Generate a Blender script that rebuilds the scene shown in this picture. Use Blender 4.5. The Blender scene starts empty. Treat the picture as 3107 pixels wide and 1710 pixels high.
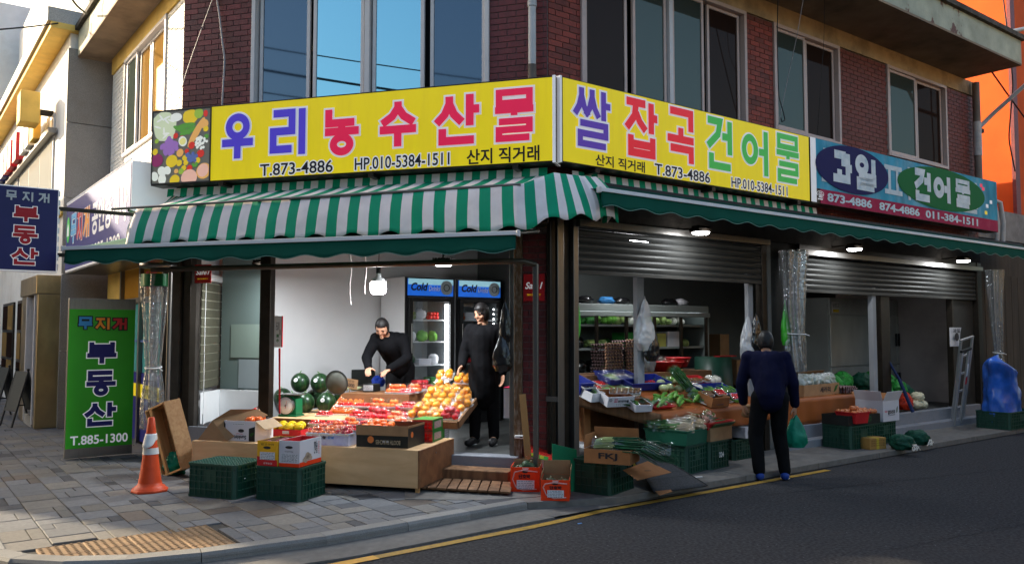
import bpy, bmesh, math, random
from mathutils import Matrix, Vector, noise
random.seed(7)
SC = bpy.context.scene
COL = SC.collection
PI = math.pi
R = math.radians
# ------------------------------------------------------------------ camera, sky, sun, exposure
PITCH = math.atan(145/2500.)
EYE = 1.55
cam_d = bpy.data.cameras.new('camera'); cam = bpy.data.objects.new('camera', cam_d); COL.objects.link(cam)
cam.location = (0, 0, EYE); cam.rotation_euler = (PI/2+PITCH, 0, 0)
cam_d.sensor_width = 36; cam_d.lens = 36*2500/3107.; cam_d.clip_start = .05; cam_d.clip_end = 3000
SC.camera = cam
SUN_DIR = Vector((-.90, .436, 0)); SUN_EL = R(18)
w = bpy.data.worlds.new('World'); SC.world = w; w.use_nodes = True
wn = w.node_tree; wn.nodes.clear()
sky = wn.nodes.new('ShaderNodeTexSky'); sky.sky_type = 'NISHITA'; sky.sun_disc = False
sky.sun_elevation = SUN_EL; sky.sun_rotation = math.atan2(SUN_DIR.x, SUN_DIR.y)
sky.air_density = 1.1; sky.dust_density = 4; sky.ozone_density = 1.2
bg = wn.nodes.new('ShaderNodeBackground'); bg.inputs[1].default_value = .15
wo = wn.nodes.new('ShaderNodeOutputWorld')
wn.links.new(sky.outputs[0], bg.inputs[0]); wn.links.new(bg.outputs[0], wo.inputs[0])
sun_d = bpy.data.lights.new('sun', 'SUN'); sun_d.energy = 5; sun_d.angle = R(.6); sun_d.color = (1, .84, .60)
sun = bpy.data.objects.new('sun', sun_d); COL.objects.link(sun)
sv = Vector((SUN_DIR.x*math.cos(SUN_EL), SUN_DIR.y*math.cos(SUN_EL), math.sin(SUN_EL)))
sun.rotation_euler = sv.to_track_quat('Z', 'Y').to_euler()
vs = SC.view_settings
vs.view_transform = 'Standard'; vs.look = 'None'; vs.gamma = 1; vs.use_curve_mapping = False
vs.exposure = 1.2
SC.cycles.max_bounces = 6; SC.cycles.diffuse_bounces = 3; SC.cycles.glossy_bounces = 3
SC.cycles.transmission_bounces = 6; SC.cycles.transparent_max_bounces = 8
SC.cycles.sample_clamp_indirect = 4; SC.cycles.caustics_reflective = False; SC.cycles.caustics_refractive = False
SC.cycles.use_denoising = True

# ------------------------------------------------------------------ materials
MC = {}
def mat(name, col, rough=.6, metal=0., var=.12, vs_=6., bump=.0, bs=40., rand=0., spec=.25, coat=0., dirt=0., dirtcol=(.03,.028,.025), ds=1.5, dsh=(.48, .72), emit=0., alpha=1., trans=0., stretch=None):
    if name in MC: return MC[name]
    m = bpy.data.materials.new(name); m.use_nodes = True; MC[name] = m
    nt = m.node_tree; N = nt.nodes; Lk = nt.links
    b = N['Principled BSDF']
    b.inputs['Roughness'].default_value = rough; b.inputs['Metallic'].default_value = metal
    b.inputs['Specular IOR Level'].default_value = spec
    b.inputs['Coat Weight'].default_value = coat; b.inputs['Coat Roughness'].default_value = .08
    b.inputs['Alpha'].default_value = alpha; b.inputs['Transmission Weight'].default_value = trans
    tc = N.new('ShaderNodeTexCoord'); oi = N.new('ShaderNodeObjectInfo')
    add = N.new('ShaderNodeVectorMath'); add.operation = 'MULTIPLY_ADD'
    add.inputs[1].default_value = stretch or (1, 1, 1)
    sc_ = N.new('ShaderNodeMath'); sc_.operation = 'MULTIPLY'; sc_.inputs[1].default_value = 57.
    Lk.new(oi.outputs['Random'], sc_.inputs[0])
    Lk.new(tc.outputs['Object'], add.inputs[0]); Lk.new(sc_.outputs[0], add.inputs[2])
    nz = N.new('ShaderNodeTexNoise'); nz.inputs['Scale'].default_value = vs_; nz.inputs['Detail'].default_value = 5
    Lk.new(add.outputs[0], nz.inputs['Vector'])
    mr = N.new('ShaderNodeMapRange'); mr.inputs[1].default_value = .25; mr.inputs[2].default_value = .75
    mr.inputs[3].default_value = 1-var; mr.inputs[4].default_value = 1+var
    Lk.new(nz.outputs[0], mr.inputs[0])
    fac = mr.outputs[0]
    if rand:
        mr2 = N.new('ShaderNodeMapRange'); mr2.inputs[3].default_value = 1-rand; mr2.inputs[4].default_value = 1+rand
        Lk.new(oi.outputs['Random'], mr2.inputs[0])
        mm = N.new('ShaderNodeMath'); mm.operation = 'MULTIPLY'; Lk.new(fac, mm.inputs[0]); Lk.new(mr2.outputs[0], mm.inputs[1]); fac = mm.outputs[0]
    vm = N.new('ShaderNodeVectorMath'); vm.operation = 'SCALE'; vm.inputs[0].default_value = col[:3]
    Lk.new(fac, vm.inputs['Scale'])
    out = vm.outputs[0]
    if dirt:
        n2 = N.new('ShaderNodeTexNoise'); n2.inputs['Scale'].default_value = ds; n2.inputs['Detail'].default_value = 8; n2.inputs['Roughness'].default_value = .65
        Lk.new(add.outputs[0], n2.inputs['Vector'])
        m3 = N.new('ShaderNodeMapRange'); m3.inputs[1].default_value = dsh[0]; m3.inputs[2].default_value = dsh[1]; m3.inputs[3].default_value = 0; m3.inputs[4].default_value = dirt
        Lk.new(n2.outputs[0], m3.inputs[0])
        mx = N.new('ShaderNodeMix'); mx.data_type = 'RGBA'
        Lk.new(m3.outputs[0], mx.inputs[0]); Lk.new(out, mx.inputs[6]); mx.inputs[7].default_value = (*dirtcol, 1)
        out = mx.outputs[2]
    Lk.new(out, b.inputs['Base Color'])
    if emit:
        b.inputs['Emission Color'].default_value = (*col[:3], 1); b.inputs['Emission Strength'].default_value = emit
    if bump:
        n3 = N.new('ShaderNodeTexNoise'); n3.inputs['Scale'].default_value = bs; n3.inputs['Detail'].default_value = 4
        Lk.new(add.outputs[0], n3.inputs['Vector'])
        bp = N.new('ShaderNodeBump'); bp.inputs['Strength'].default_value = bump; bp.inputs['Distance'].default_value = .01
        Lk.new(n3.outputs[0], bp.inputs['Height']); Lk.new(bp.outputs[0], b.inputs['Normal'])
    return m
def wood(name, c1, c2, rough=.6, sc=(1.2, 14, 14), dirt=0.):
    if name in MC: return MC[name]
    m = mat(name, c1, rough, var=.1, dirt=dirt)
    nt = m.node_tree; N = nt.nodes; Lk = nt.links; b = N['Principled BSDF']
    tc = N.new('ShaderNodeTexCoord'); oi = N.new('ShaderNodeObjectInfo'); mp = N.new('ShaderNodeMapping'); mp.inputs['Scale'].default_value = sc
    ad = N.new('ShaderNodeVectorMath'); ad.operation = 'ADD'
    ml = N.new('ShaderNodeMath'); ml.operation = 'MULTIPLY'; ml.inputs[1].default_value = 31; Lk.new(oi.outputs['Random'], ml.inputs[0])
    Lk.new(tc.outputs['Object'], mp.inputs[0]); Lk.new(mp.outputs[0], ad.inputs[0]); Lk.new(ml.outputs[0], ad.inputs[1])
    nz = N.new('ShaderNodeTexNoise'); nz.inputs['Scale'].default_value = 1.6; nz.inputs['Detail'].default_value = 7; nz.inputs['Distortion'].default_value = .8
    Lk.new(ad.outputs[0], nz.inputs['Vector'])
    rp = N.new('ShaderNodeMapRange'); rp.inputs[1].default_value = .35; rp.inputs[2].default_value = .65; Lk.new(nz.outputs[0], rp.inputs[0])
    mx = N.new('ShaderNodeMix'); mx.data_type = 'RGBA'; Lk.new(rp.outputs[0], mx.inputs[0])
    src = b.inputs['Base Color'].links[0].from_socket
    Lk.new(src, mx.inputs[6]); mx.inputs[7].default_value = (*c2, 1)
    Lk.new(mx.outputs[2], b.inputs['Base Color'])
    return m
def glassy(name, tint, refl=.35, dark=(.01, .012, .014), rough=.02, seethrough=.0, wob=.0):
    """window pane: part mirror, part dark or clear"""
    if name in MC: return MC[name]
    m = bpy.data.materials.new(name); m.use_nodes = True; MC[name] = m
    nt = m.node_tree; N = nt.nodes; Lk = nt.links; N.clear()
    o = N.new('ShaderNodeOutputMaterial'); mx = N.new('ShaderNodeMixShader'); mx.inputs[0].default_value = refl
    g = N.new('ShaderNodeBsdfGlossy'); g.inputs[0].default_value = (*tint, 1); g.inputs['Roughness'].default_value = rough
    if seethrough:
        m2 = N.new('ShaderNodeMixShader'); m2.inputs[0].default_value = seethrough
        d = N.new('ShaderNodeBsdfDiffuse'); d.inputs[0].default_value = (*dark, 1)
        t = N.new('ShaderNodeBsdfTransparent'); t.inputs[0].default_value = (*tint, 1)
        Lk.new(d.outputs[0], m2.inputs[1]); Lk.new(t.outputs[0], m2.inputs[2]); base = m2.outputs[0]
    else:
        d = N.new('ShaderNodeBsdfDiffuse'); d.inputs[0].default_value = (*dark, 1); base = d.outputs[0]
    if wob:
        tc = N.new('ShaderNodeTexCoord'); nz = N.new('ShaderNodeTexNoise'); nz.inputs['Scale'].default_value = 1.3
        bp = N.new('ShaderNodeBump'); bp.inputs['Strength'].default_value = wob; bp.inputs['Distance'].default_value = .02
        Lk.new(tc.outputs['Object'], nz.inputs['Vector']); Lk.new(nz.outputs[0], bp.inputs['Height']); Lk.new(bp.outputs[0], g.inputs['Normal'])
    Lk.new(base, mx.inputs[1]); Lk.new(g.outputs[0], mx.inputs[2]); Lk.new(mx.outputs[0], o.inputs[0])
    return m
def film(name, tint=(1, 1, 1), gloss=.25, rough=.12, milky=.08, bump=1.):
    """clear plastic film: transparent + sparkle"""
    if name in MC: return MC[name]
    m = bpy.data.materials.new(name); m.use_nodes = True; MC[name] = m
    nt = m.node_tree; N = nt.nodes; Lk = nt.links; N.clear()
    o = N.new('ShaderNodeOutputMaterial'); mx = N.new('ShaderNodeMixShader'); mx.inputs[0].default_value = gloss
    m2 = N.new('ShaderNodeMixShader'); m2.inputs[0].default_value = milky
    t = N.new('ShaderNodeBsdfTransparent'); t.inputs[0].default_value = (*tint, 1)
    d = N.new('ShaderNodeBsdfDiffuse'); d.inputs[0].default_value = (.75, .77, .8, 1)
    g = N.new('ShaderNodeBsdfGlossy'); g.inputs['Roughness'].default_value = rough
    tc = N.new('ShaderNodeTexCoord'); nz = N.new('ShaderNodeTexNoise'); nz.inputs['Scale'].default_value = 22; nz.inputs['Detail'].default_value = 3
    bp = N.new('ShaderNodeBump'); bp.inputs['Strength'].default_value = bump; bp.inputs['Distance'].default_value = .02
    Lk.new(tc.outputs['Object'], nz.inputs['Vector']); Lk.new(nz.outputs[0], bp.inputs['Height']); Lk.new(bp.outputs[0], g.inputs['Normal'])
    Lk.new(t.outputs[0], m2.inputs[1]); Lk.new(d.outputs[0], m2.inputs[2])
    Lk.new(m2.outputs[0], mx.inputs[1]); Lk.new(g.outputs[0], mx.inputs[2]); Lk.new(mx.outputs[0], o.inputs[0])
    return m
def flat(name, col, rough=.5, emit=0.): return mat(name, col, rough, var=.03, emit=emit)

# ------------------------------------------------------------------ mesh builder
I4 = Matrix.Identity(4)
class MB:
    def __init__(s): s.v = []; s.f = []; s.m = []; s.T = I4; s.sm = []
    def add(s, vs_, fs, m=0, smooth=False):
        n = len(s.v); T = s.T
        s.v += [tuple(T @ Vector(p)) for p in vs_] if T is not I4 else [tuple(p) for p in vs_]
        s.f += [tuple(n+i for i in f) for f in fs]; s.m += [m]*len(fs); s.sm += [smooth]*len(fs); return s
    def box(s, x0, x1, y0, y1, z0, z1, m=0, T=None):
        P = [(x, y, z) for x in (x0, x1) for y in (y0, y1) for z in (z0, z1)]
        if T is not None: P = [tuple(T @ Vector(p)) for p in P]
        return s.add(P, [(0,1,3,2),(4,6,7,5),(0,4,5,1),(2,3,7,6),(0,2,6,4),(1,5,7,3)], m)
    def quad(s, a, b, c, d, m=0): return s.add([a, b, c, d], [(0,1,2,3)], m)
    def poly(s, pts, m=0): return s.add(pts, [tuple(range(len(pts)))], m)
    def prism(s, poly, z0, z1, m=0, axis='z'):
        n = len(poly)
        def P(u, v, t): return (u, v, t) if axis == 'z' else ((u, t, v) if axis == 'y' else (t, u, v))
        V = [P(u, v, z0) for u, v in poly]+[P(u, v, z1) for u, v in poly]
        F = [tuple(range(n-1, -1, -1)), tuple(range(n, 2*n))]+[(i, (i+1) % n, n+(i+1) % n, n+i) for i in range(n)]
        return s.add(V, F, m)
    def tube(s, pts, r, n=8, m=0, cap=True, r2=None):
        pts = [Vector(p) for p in pts]; k = len(pts); V = []; prev = None
        for i, p in enumerate(pts):
            d = (pts[min(i+1, k-1)]-pts[max(i-1, 0)]).normalized()
            if prev is None:
                a = Vector((0, 0, 1)) if abs(d.z) < .9 else Vector((1, 0, 0)); u = d.cross(a).normalized()
            else: u = (prev-d*prev.dot(d)).normalized()
            prev = u; vv = d.cross(u)
            rr = r[i] if isinstance(r, (list, tuple)) else (r if r2 is None else r+(r2-r)*i/(k-1))
            for j in range(n):
                a = 2*PI*j/n; V.append(p+u*(rr*math.cos(a))+vv*(rr*math.sin(a)))
        F = [(i*n+j, i*n+(j+1) % n, (i+1)*n+(j+1) % n, (i+1)*n+j) for i in range(k-1) for j in range(n)]
        s.add(V, F, m, True)
        if cap: s.add(V[:n], [tuple(range(n-1, -1, -1))], m); s.add(V[-n:], [tuple(range(n))], m)
        return s
    def ell(s, c, r, nu=12, nv=8, m=0, T=None, fn=None):
        c = Vector(c); r = Vector(r) if not isinstance(r, (int, float)) else Vector((r, r, r)); V = []
        for i in range(nv+1):
            th = PI*i/nv
            for j in range(nu):
                ph = 2*PI*j/nu; d = Vector((math.sin(th)*math.cos(ph), math.sin(th)*math.sin(ph), math.cos(th)))
                q = Vector((d.x*r.x, d.y*r.y, d.z*r.z))
                if fn: q = fn(d, q)
                if T is not None: q = T @ q
                V.append(c+q)
        F = []
        for i in range(nv):
            for j in range(nu):
                a, b, c_, d_ = i*nu+j, i*nu+(j+1) % nu, (i+1)*nu+(j+1) % nu, (i+1)*nu+j
                if i == 0: F.append((a, c_, d_)) if False else F.append((0*nu+j, (i+1)*nu+j, (i+1)*nu+(j+1) % nu))
                elif i == nv-1: F.append((a, d_, b))
                else: F.append((a, d_, c_, b))
        return s.add(V, F, m, True)
    def lathe(s, prof, c=(0, 0, 0), n=16, m=0, smooth=True):
        V = [(c[0]+r*math.cos(2*PI*j/n), c[1]+r*math.sin(2*PI*j/n), c[2]+z) for r, z in prof for j in range(n)]
        F = [(i*n+j, i*n+(j+1) % n, (i+1)*n+(j+1) % n, (i+1)*n+j) for i in range(len(prof)-1) for j in range(n)]
        return s.add(V, F, m, smooth)
    def grid(s, fn, nu, nv, m=0, smooth=True, mf=None):
        V = [fn(i/nu, j/nv) for i in range(nu+1) for j in range(nv+1)]; n = len(s.v)
        F = []; 
        for i in range(nu):
            for j in range(nv): F.append((i*(nv+1)+j, (i+1)*(nv+1)+j, (i+1)*(nv+1)+j+1, i*(nv+1)+j+1))
        s.add(V, F, m, smooth)
        if mf:
            k = len(s.m)-len(F)
            for q in range(len(F)): s.m[k+q] = mf((q//nv+.5)/nu, (q % nv+.5)/nv)
        return s
    def mesh(s, name, mats):
        me = bpy.data.meshes.new(name); me.from_pydata(s.v, [], s.f)
        for a in (mats if isinstance(mats, (list, tuple)) else [mats]): me.materials.append(a)
        me.polygons.foreach_set('material_index', s.m); me.polygons.foreach_set('use_smooth', s.sm)
        me.update(); return me
WM = {}
def link(name, data, parent=None, mw=None):
    """mw = pose in the WORLD if no parent, else pose in the parent's own frame"""
    o = bpy.data.objects.new(name, data); COL.objects.link(o)
    if parent is not None: o.parent = parent
    if mw is not None: o.matrix_basis = mw
    return o
def obj(name, mb, mats, parent=None, mw=None, bevel=0., label=None, kind=None, solid=0.):
    me = mb.mesh(name, mats) if isinstance(mb, MB) else mb
    o = link(name, me, parent, mw)
    if solid: 
        md = o.modifiers.new('solid', 'SOLIDIFY'); md.thickness = solid; md.offset = 0
    if bevel:
        md = o.modifiers.new('bevel', 'BEVEL'); md.width = bevel; md.segments = 2; md.limit_method = 'ANGLE'
    if label: o['label'] = label
    if kind: o['kind'] = kind
    return o
def tag(o, label, cat, group=None):
    o['label'] = label; o['category'] = cat
    if group: o['group'] = group
    return o
def thing(name, label, cat, mw, group=None):
    o = link(name, None, None, mw); o.empty_display_size = .1
    return tag(o, label, cat, group)
def struct(name, mb, mats, mw=None, parent=None, **k):
    o = obj(name, mb, mats, parent, mw, **k)
    if parent is None: o['kind'] = 'structure'
    return o
def Tr(x=0, y=0, z=0, rz=0, rx=0, ry=0, s=1):
    return Matrix.Translation((x, y, z)) @ Matrix.Rotation(rz, 4, 'Z') @ Matrix.Rotation(ry, 4, 'Y') @ Matrix.Rotation(rx, 4, 'X') @ Matrix.Scale(s, 4)
def copytree(o, mw, label=None, parent=None):
    c = o.copy(); COL.objects.link(c); c.parent = parent; c.matrix_basis = mw if parent is None else o.matrix_basis.copy()
    if label: c['label'] = label
    for ch in list(o.children):
        copytree(ch, None, None, c)
    return c
# ------------------------------------------------------------------ the three street fronts (local x along the wall, -y towards the street, z up)
def frame(o, d): return Matrix.Translation((o[0], o[1], 0)) @ Matrix.Rotation(math.atan2(d[1], d[0]), 4, 'Z')
FA = frame((-3.888, 9.79), (.960, -.2806)); FB = frame((.37, 8.55), (.797, .604)); FC = frame((-3.888, 9.79), (.604, -.797))
AA, AB, AC = math.atan2(-.2806, .960), math.atan2(.604, .797), math.atan2(-.797, .604)
def ray(px, py):
    u = (px-1553.5)/2500.; v = (855.-py)/2500.
    return Vector((u, math.cos(PITCH)-v*math.sin(PITCH), math.sin(PITCH)+v*math.cos(PITCH)))
def S(px, py, z=0.):
    """survey helper: the spot at height z that was sighted through photo point (px, py)"""
    r = ray(px, py); t = (z-EYE)/r.z; return Vector((r.x*t, r.y*t, z))
def D(px, py, y):
    r = ray(px, py); t = y/r.y; return Vector((r.x*t, y, EYE+r.z*t))
def W(F, x, y, z=0.): return F @ Vector((x, y, z))

# ------------------------------------------------------------------ lettering
def text_mesh(s, size, offset=0., xs=1., align='CENTER', shear=0., extrude=0.):
    cu = bpy.data.curves.new('t', 'FONT'); cu.body = s; cu.size = size; cu.offset = offset; cu.align_x = align; cu.align_y = 'CENTER'
    cu.resolution_u = 3; cu.shear = shear; cu.fill_mode = 'FRONT' if not extrude else 'BOTH'; cu.extrude = extrude
    o = bpy.data.objects.new('t', cu); COL.objects.link(o)
    me = bpy.data.meshes.new_from_object(o)
    bpy.data.objects.remove(o); bpy.data.curves.remove(cu)
    # text lies in XY: turn it up to stand in XZ facing -Y
    me.transform(Matrix.Rotation(PI/2, 4, 'X') @ Matrix.Diagonal((xs, 1, 1, 1)))
    return me
def text(name, s, size, m, parent, mw, outline=None, offset=0., xs=1., align='CENTER', ow=.02, shear=0.):
    me = text_mesh(s, size, offset, xs, align, shear); me.materials.clear(); me.materials.append(m)
    o = link(name, me, parent, mw)
    if outline:
        m2 = text_mesh(s, size, offset+ow, xs, align, shear); m2.materials.clear(); m2.materials.append(outline)
        link(name+'_outline', m2, parent, mw @ Matrix.Translation((0, .0015, 0)))
    return o
J = {'g': [[(0,1),(1,1),(1,0)]], 'G': [[(0,1),(1,1),(.82,.5),(0,.0)]], 'n': [[(0,1),(0,0),(1,0)]], 'd': [[(1,1),(0,1),(0,0),(1,0)]],
     'r': [[(0,1),(1,1),(1,.5),(0,.5),(0,0),(1,0)]], 'm': [[(0,1),(1,1),(1,0),(0,0),(0,1)]], 'b': [[(0,1),(0,0),(1,0),(1,1)], [(0,.5),(1,.5)]],
     's': [[(.5,1),(.5,.72),(.32,.32),(0,.0)], [(.5,.72),(.68,.32),(1,.0)]], 'j': [[(0,1),(1,1)], [(.5,1),(.42,.5),(0,0)], [(.5,.62),(.68,.3),(1,0)]],
     'o': ['O'], 'p': [[(0,1),(1,1)], [(.28,1),(.28,0)], [(.72,1),(.72,0)], [(0,0),(1,0)]],
     'u': [[(0,1),(1,1)], [(.5,1),(.5,0)]], 'h': [[(0,0),(1,0)], [(.5,0),(.5,1)]], 'i': [[(1,1),(1,0)]], 'a': [[(0,1),(0,0)], [(0,.52),(1,.52)]],
     'e': [[(1,1),(1,0)], [(0,.52),(1,.52)]], 'x': [[(.1,1),(.1,0)], [(1,1),(1,0)], [(.1,.52),(1,.52)]], '-': [[(0,.5),(1,.5)]]}
# each syllable: (jamo, x0, x1, y0, y1) in a unit square
SYL = {'우': [('o',.24,.76,.50,.93),('u',.04,.96,0,.36)], '리': [('r',.04,.60,.10,.92),('i',.5,.90,-.04,1)],
 '농': [('n',.14,.84,.66,.97),('h',.04,.96,.47,.62),('o',.26,.74,.02,.34)], '수': [('s',.08,.92,.52,1),('u',.02,.98,0,.38)],
 '산': [('s',.02,.62,.42,.98),('a',.80,1.02,.34,1),('n',.16,.90,.04,.30)], '물': [('m',.12,.88,.74,.96),('u',.02,.98,.48,.60),('r',.12,.88,.02,.36)],
 '쌀': [('s',.0,.38,.52,1),('s',.30,.68,.52,1),('a',.82,1.02,.48,1),('r',.14,.88,.02,.38)], '잡': [('j',.04,.64,.46,.96),('a',.82,1.02,.42,1),('b',.16,.86,.02,.34)],
 '곡': [('g',.12,.88,.62,.97),('h',.02,.98,.44,.66),('g',.12,.88,.0,.26)], '건': [('G',.04,.52,.42,.96),('e',.60,.90,.30,1),('n',.16,.92,.03,.28)],
 '어': [('o',.04,.50,.28,.80),('e',.62,.90,0,1)], '부': [('b',.16,.84,.58,.98),('u',.02,.98,0,.38)], '동': [('d',.14,.86,.70,.97),('h',.02,.98,.47,.66),('o',.26,.74,.02,.34)],
 '무': [('m',.14,.86,.58,.96),('u',.02,.98,0,.38)], '지': [('j',.04,.66,.10,.90),('i',.5,.92,-.02,1)], '개': [('G',.04,.46,.12,.90),('x',.56,.96,0,1)],
 '과': [('g',.08,.58,.56,.92),('h',.0,.68,.14,.44),('a',.80,1.02,0,1)], '일': [('o',.06,.54,.52,.96),('i',.5,.86,.46,1),('r',.14,.88,.02,.36)],
 '피': [('p',.02,.64,.14,.86),('i',.5,.90,0,1)], '혼': [('-',.2,.8,.9,1)]}
def strip(mb, pts, wd, y, m, cap=0.):
    """mitred ribbon in the XZ plane at depth y"""
    P = [Vector((a, b)) for a, b in pts]
    if cap:
        P[0] = P[0]-(P[1]-P[0]).normalized()*cap; P[-1] = P[-1]+(P[-1]-P[-2]).normalized()*cap
    closed = (P[0]-P[-1]).length < 1e-5 and len(P) > 2 and not cap
    n = len(P); Lp = []; Rp = []
    for i in range(n):
        if i in (0, n-1) and not closed:
            d = (P[1]-P[0]) if i == 0 else (P[-1]-P[-2]); d.normalize(); q = Vector((-d.y, d.x))*wd/2
        else:
            a = (P[i]-P[i-1 if i else n-2]).normalized(); b = (P[(i+1) if i < n-1 else 1]-P[i]).normalized()
            t = (a+b).normalized(); q = Vector((-t.y, t.x)); c = max(.45, q.dot(Vector((-a.y, a.x)))); q = q*(wd/2/c)
        Lp.append(P[i]+q); Rp.append(P[i]-q)
    V = [(p.x, y, p.y) for p in Lp]+[(p.x, y, p.y) for p in Rp]
    mb.add(V, [(i+1, i, n+i, n+i+1) for i in range(n-1)], m)
def ring(mb, cx, cz, rx, rz, wd, y, m, n=28):
    V = []
    for k in (wd/2, -wd/2):
        V += [(cx+(rx+k)*math.cos(2*PI*i/n), y, cz+(rz+k)*math.sin(2*PI*i/n)) for i in range(n)]
    mb.add(V, [((i+1) % n, i, n+i, n+(i+1) % n) for i in range(n)], m)
def syllable(ch, W_, H_, wd, ow, slot=0):
    mb = MB()
    for layer, (wid, cap, y0, mi) in enumerate(((wd+2*ow, ow, 0, 0), (wd, 0, -.006, 1))):
        k = 0
        if ow == 0 and layer == 0: continue
        for (j, x0, x1, z0, z1) in SYL[ch]:
            for st in J[j]:
                y = y0-k*.0006; k += 1
                if st == 'O':
                    rx = (x1-x0)/2*W_; rz = (z1-z0)/2*H_
                    ring(mb, (x0+x1)/2*W_, (z0+z1)/2*H_, min(rx, rz*1.25), rz, wid, y, mi)
                else:
                    pts = [((x0+(x1-x0)*a)*W_, (z0+(z1-z0)*b)*H_) for a, b in st]
                    if pts[0] == pts[-1]: strip(mb, pts, wid, y, mi)
                    else: strip(mb, pts, wid, y, mi, cap if layer == 0 else 1e-4)
    return mb
def letter(ch, Wd, Hd, wd, ow, colm, outm, parent, mw):
    return obj('letter', syllable(ch, Wd, Hd, wd, ow), [outm, colm], parent, mw)
# ================================================================== SETTING: ground
m_asph = mat('asphalt', (.042, .040, .042), .92, var=.75, vs_=38, bump=.5, bs=180, dirt=.55, dirtcol=(.042, .042, .044), ds=.8, spec=.2)
m_conc = mat('pavement concrete', (.17, .158, .145), .85, var=.18, vs_=14, bump=.35, bs=90, dirt=.6, dirtcol=(.10, .09, .08), ds=2.2)
m_kerb = mat('kerb granite', (.25, .24, .225), .8, var=.25, vs_=160, bump=.35, bs=200, dirt=.4, dirtcol=(.14, .13, .12), ds=3, rand=.12)
m_joint = mat('joint sand', (.055, .05, .045), .95, var=.3, vs_=40)
m_yel = mat('yellow road paint', (.42, .24, .03), .7, var=.2, vs_=30, dirt=.75, dirtcol=(.10, .085, .06), ds=9)
m_yel2 = mat('fresh orange road paint', (.72, .36, .03), .65, var=.12, vs_=30, dirt=.3, dirtcol=(.2, .12, .04), ds=9)
road = MB().quad((-400, -400, -.075), (400, -400, -.075), (400, 400, -.075), (-400, 400, -.075))
struct('road', road, m_asph)
# pale chips in the asphalt
random.seed(3); mb = MB()
for i in range(1500):
    x = random.uniform(-2.2, 8); y = random.uniform(5, 12)
    s = random.uniform(.003, .007); a = random.uniform(0, PI)
    v = FB.inverted() @ Vector((x, y, 0))
    if v.y > -1.3: continue
    mb.add([(x+s*math.cos(a+k*2*PI/3), y+s*math.sin(a+k*2*PI/3), -.0735) for k in range(3)], [(0, 1, 2)])
struct('asphalt_chip', mb, mat('pale aggregate', (.20, .20, .21), .8), kind='stuff')

ck = MB(); random.seed(8)
for (a, b) in ((D(2760, 1655, 6.35), D(3200, 1560, 7.2)), ((D(2380, 1560, 7.3), D(3200, 1470, 8.6)))):
    P_ = [S(2700, 1668, -.0735), S(3250, 1560, -.0735)] if not ck.v else [S(2330, 1500, -.0735), S(3300, 1395, -.0735)]
    n = 40; pts = [P_[0].lerp(P_[1], i/n)+Vector((random.gauss(0, .008), random.gauss(0, .012), 0)) for i in range(n+1)]
    for p, q in zip(pts, pts[1:]): w_ = random.uniform(.002, .006); ck.add([(p.x, p.y-w_, -.0732), (q.x, q.y-w_, -.0732), (q.x, q.y+w_, -.0732), (p.x, p.y+w_, -.0732)], [(0, 1, 2, 3)])
struct('asphalt_crack', ck, mat('crack', (.012, .012, .013), .9), kind='stuff')
tag(obj('paper_scrap', MB().box(-.02, .02, -.008, .008, 0, .004), mat('blue scrap', (.15, .35, .7), .5), None, Matrix.Translation(S(1759, 1587, -.074)) @ Matrix.Rotation(.6, 4, 'Z')), 'tiny blue paper scrap lying alone on the asphalt', 'litter')
# outer kerb line: down the alley, round the corner, then along the side street
KO = [Vector((-3.70-.604*22, 5.80+.797*22)), Vector((-3.70-.604*2, 5.80+.797*2)), Vector((-3.70, 5.82)), Vector((-3.40, 5.65)), Vector((-3.0, 5.58)), Vector((-2.6, 5.62)), Vector((-2.15, 5.80)),
      Vector((-1.85, 5.98)), Vector((-1.38, 6.26)), Vector((-.83, 6.70)), Vector((-.35, 7.10)), Vector((.14, 7.50))]
def offs(P, d):
    out = []
    for i, p in enumerate(P):
        a = (P[min(i+1, len(P)-1)]-P[max(i-1, 0)]).normalized(); out.append(p+Vector((-a.y, a.x))*d)
    return out
KI = offs(KO, .155)
GO = offs(KO, -.36)
# resample helper
def resample(P, step):
    out = [P[0].copy()]; acc = 0
    for a, b in zip(P, P[1:]):
        L_ = (b-a).length; n = max(1, int(round(L_/step)))
        for i in range(1, n+1): out.append(a.lerp(b, i/n))
    return out
pav = struct('pavement', MB().poly([(p.x, p.y, -.014) for p in KI]+[(1.9, 8.55, -.014), (1.9, 14, -.014), (-10, 26, -.014)]), m_joint)
# kerb stones
kerb = struct('kerb', MB().poly([(p.x, p.y, -.03) for p in KO]+[(p.x, p.y, -.03) for p in reversed(KI)]), m_conc)
for i in range(len(KO)-1):
    n = max(1, int(round((KO[i+1]-KO[i]).length/.95)))
    for j in range(n):
        g = .006/(KO[i+1]-KO[i]).length
        t0 = j/n+(g if j or i in (2, 6, 9) else 0); t1 = (j+1)/n
        a, b = KO[i].lerp(KO[i+1], t0), KO[i].lerp(KO[i+1], t1); c, d = KI[i].lerp(KI[i+1], t1), KI[i].lerp(KI[i+1], t0)
        q = [a.lerp(d, .04), b.lerp(c, .04), c, d]; q2 = [a.lerp(d, .16), b.lerp(c, .16), c, d]; h = .008+random.uniform(-.002, .002)
        V = [(p.x, p.y, -.08) for p in (a, b, c, d)]+[(p.x, p.y, h-.02) for p in q]+[(p.x, p.y, h) for p in q2]
        F = [(0,1,5,4),(1,2,6,5),(2,3,7,6),(3,0,4,7),(4,5,9,8),(5,6,10,9),(6,7,11,10),(7,4,8,11),(8,9,10,11)]
        obj('kerb_stone', MB().add(V, F), m_kerb, kerb)
mb = MB()
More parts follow.
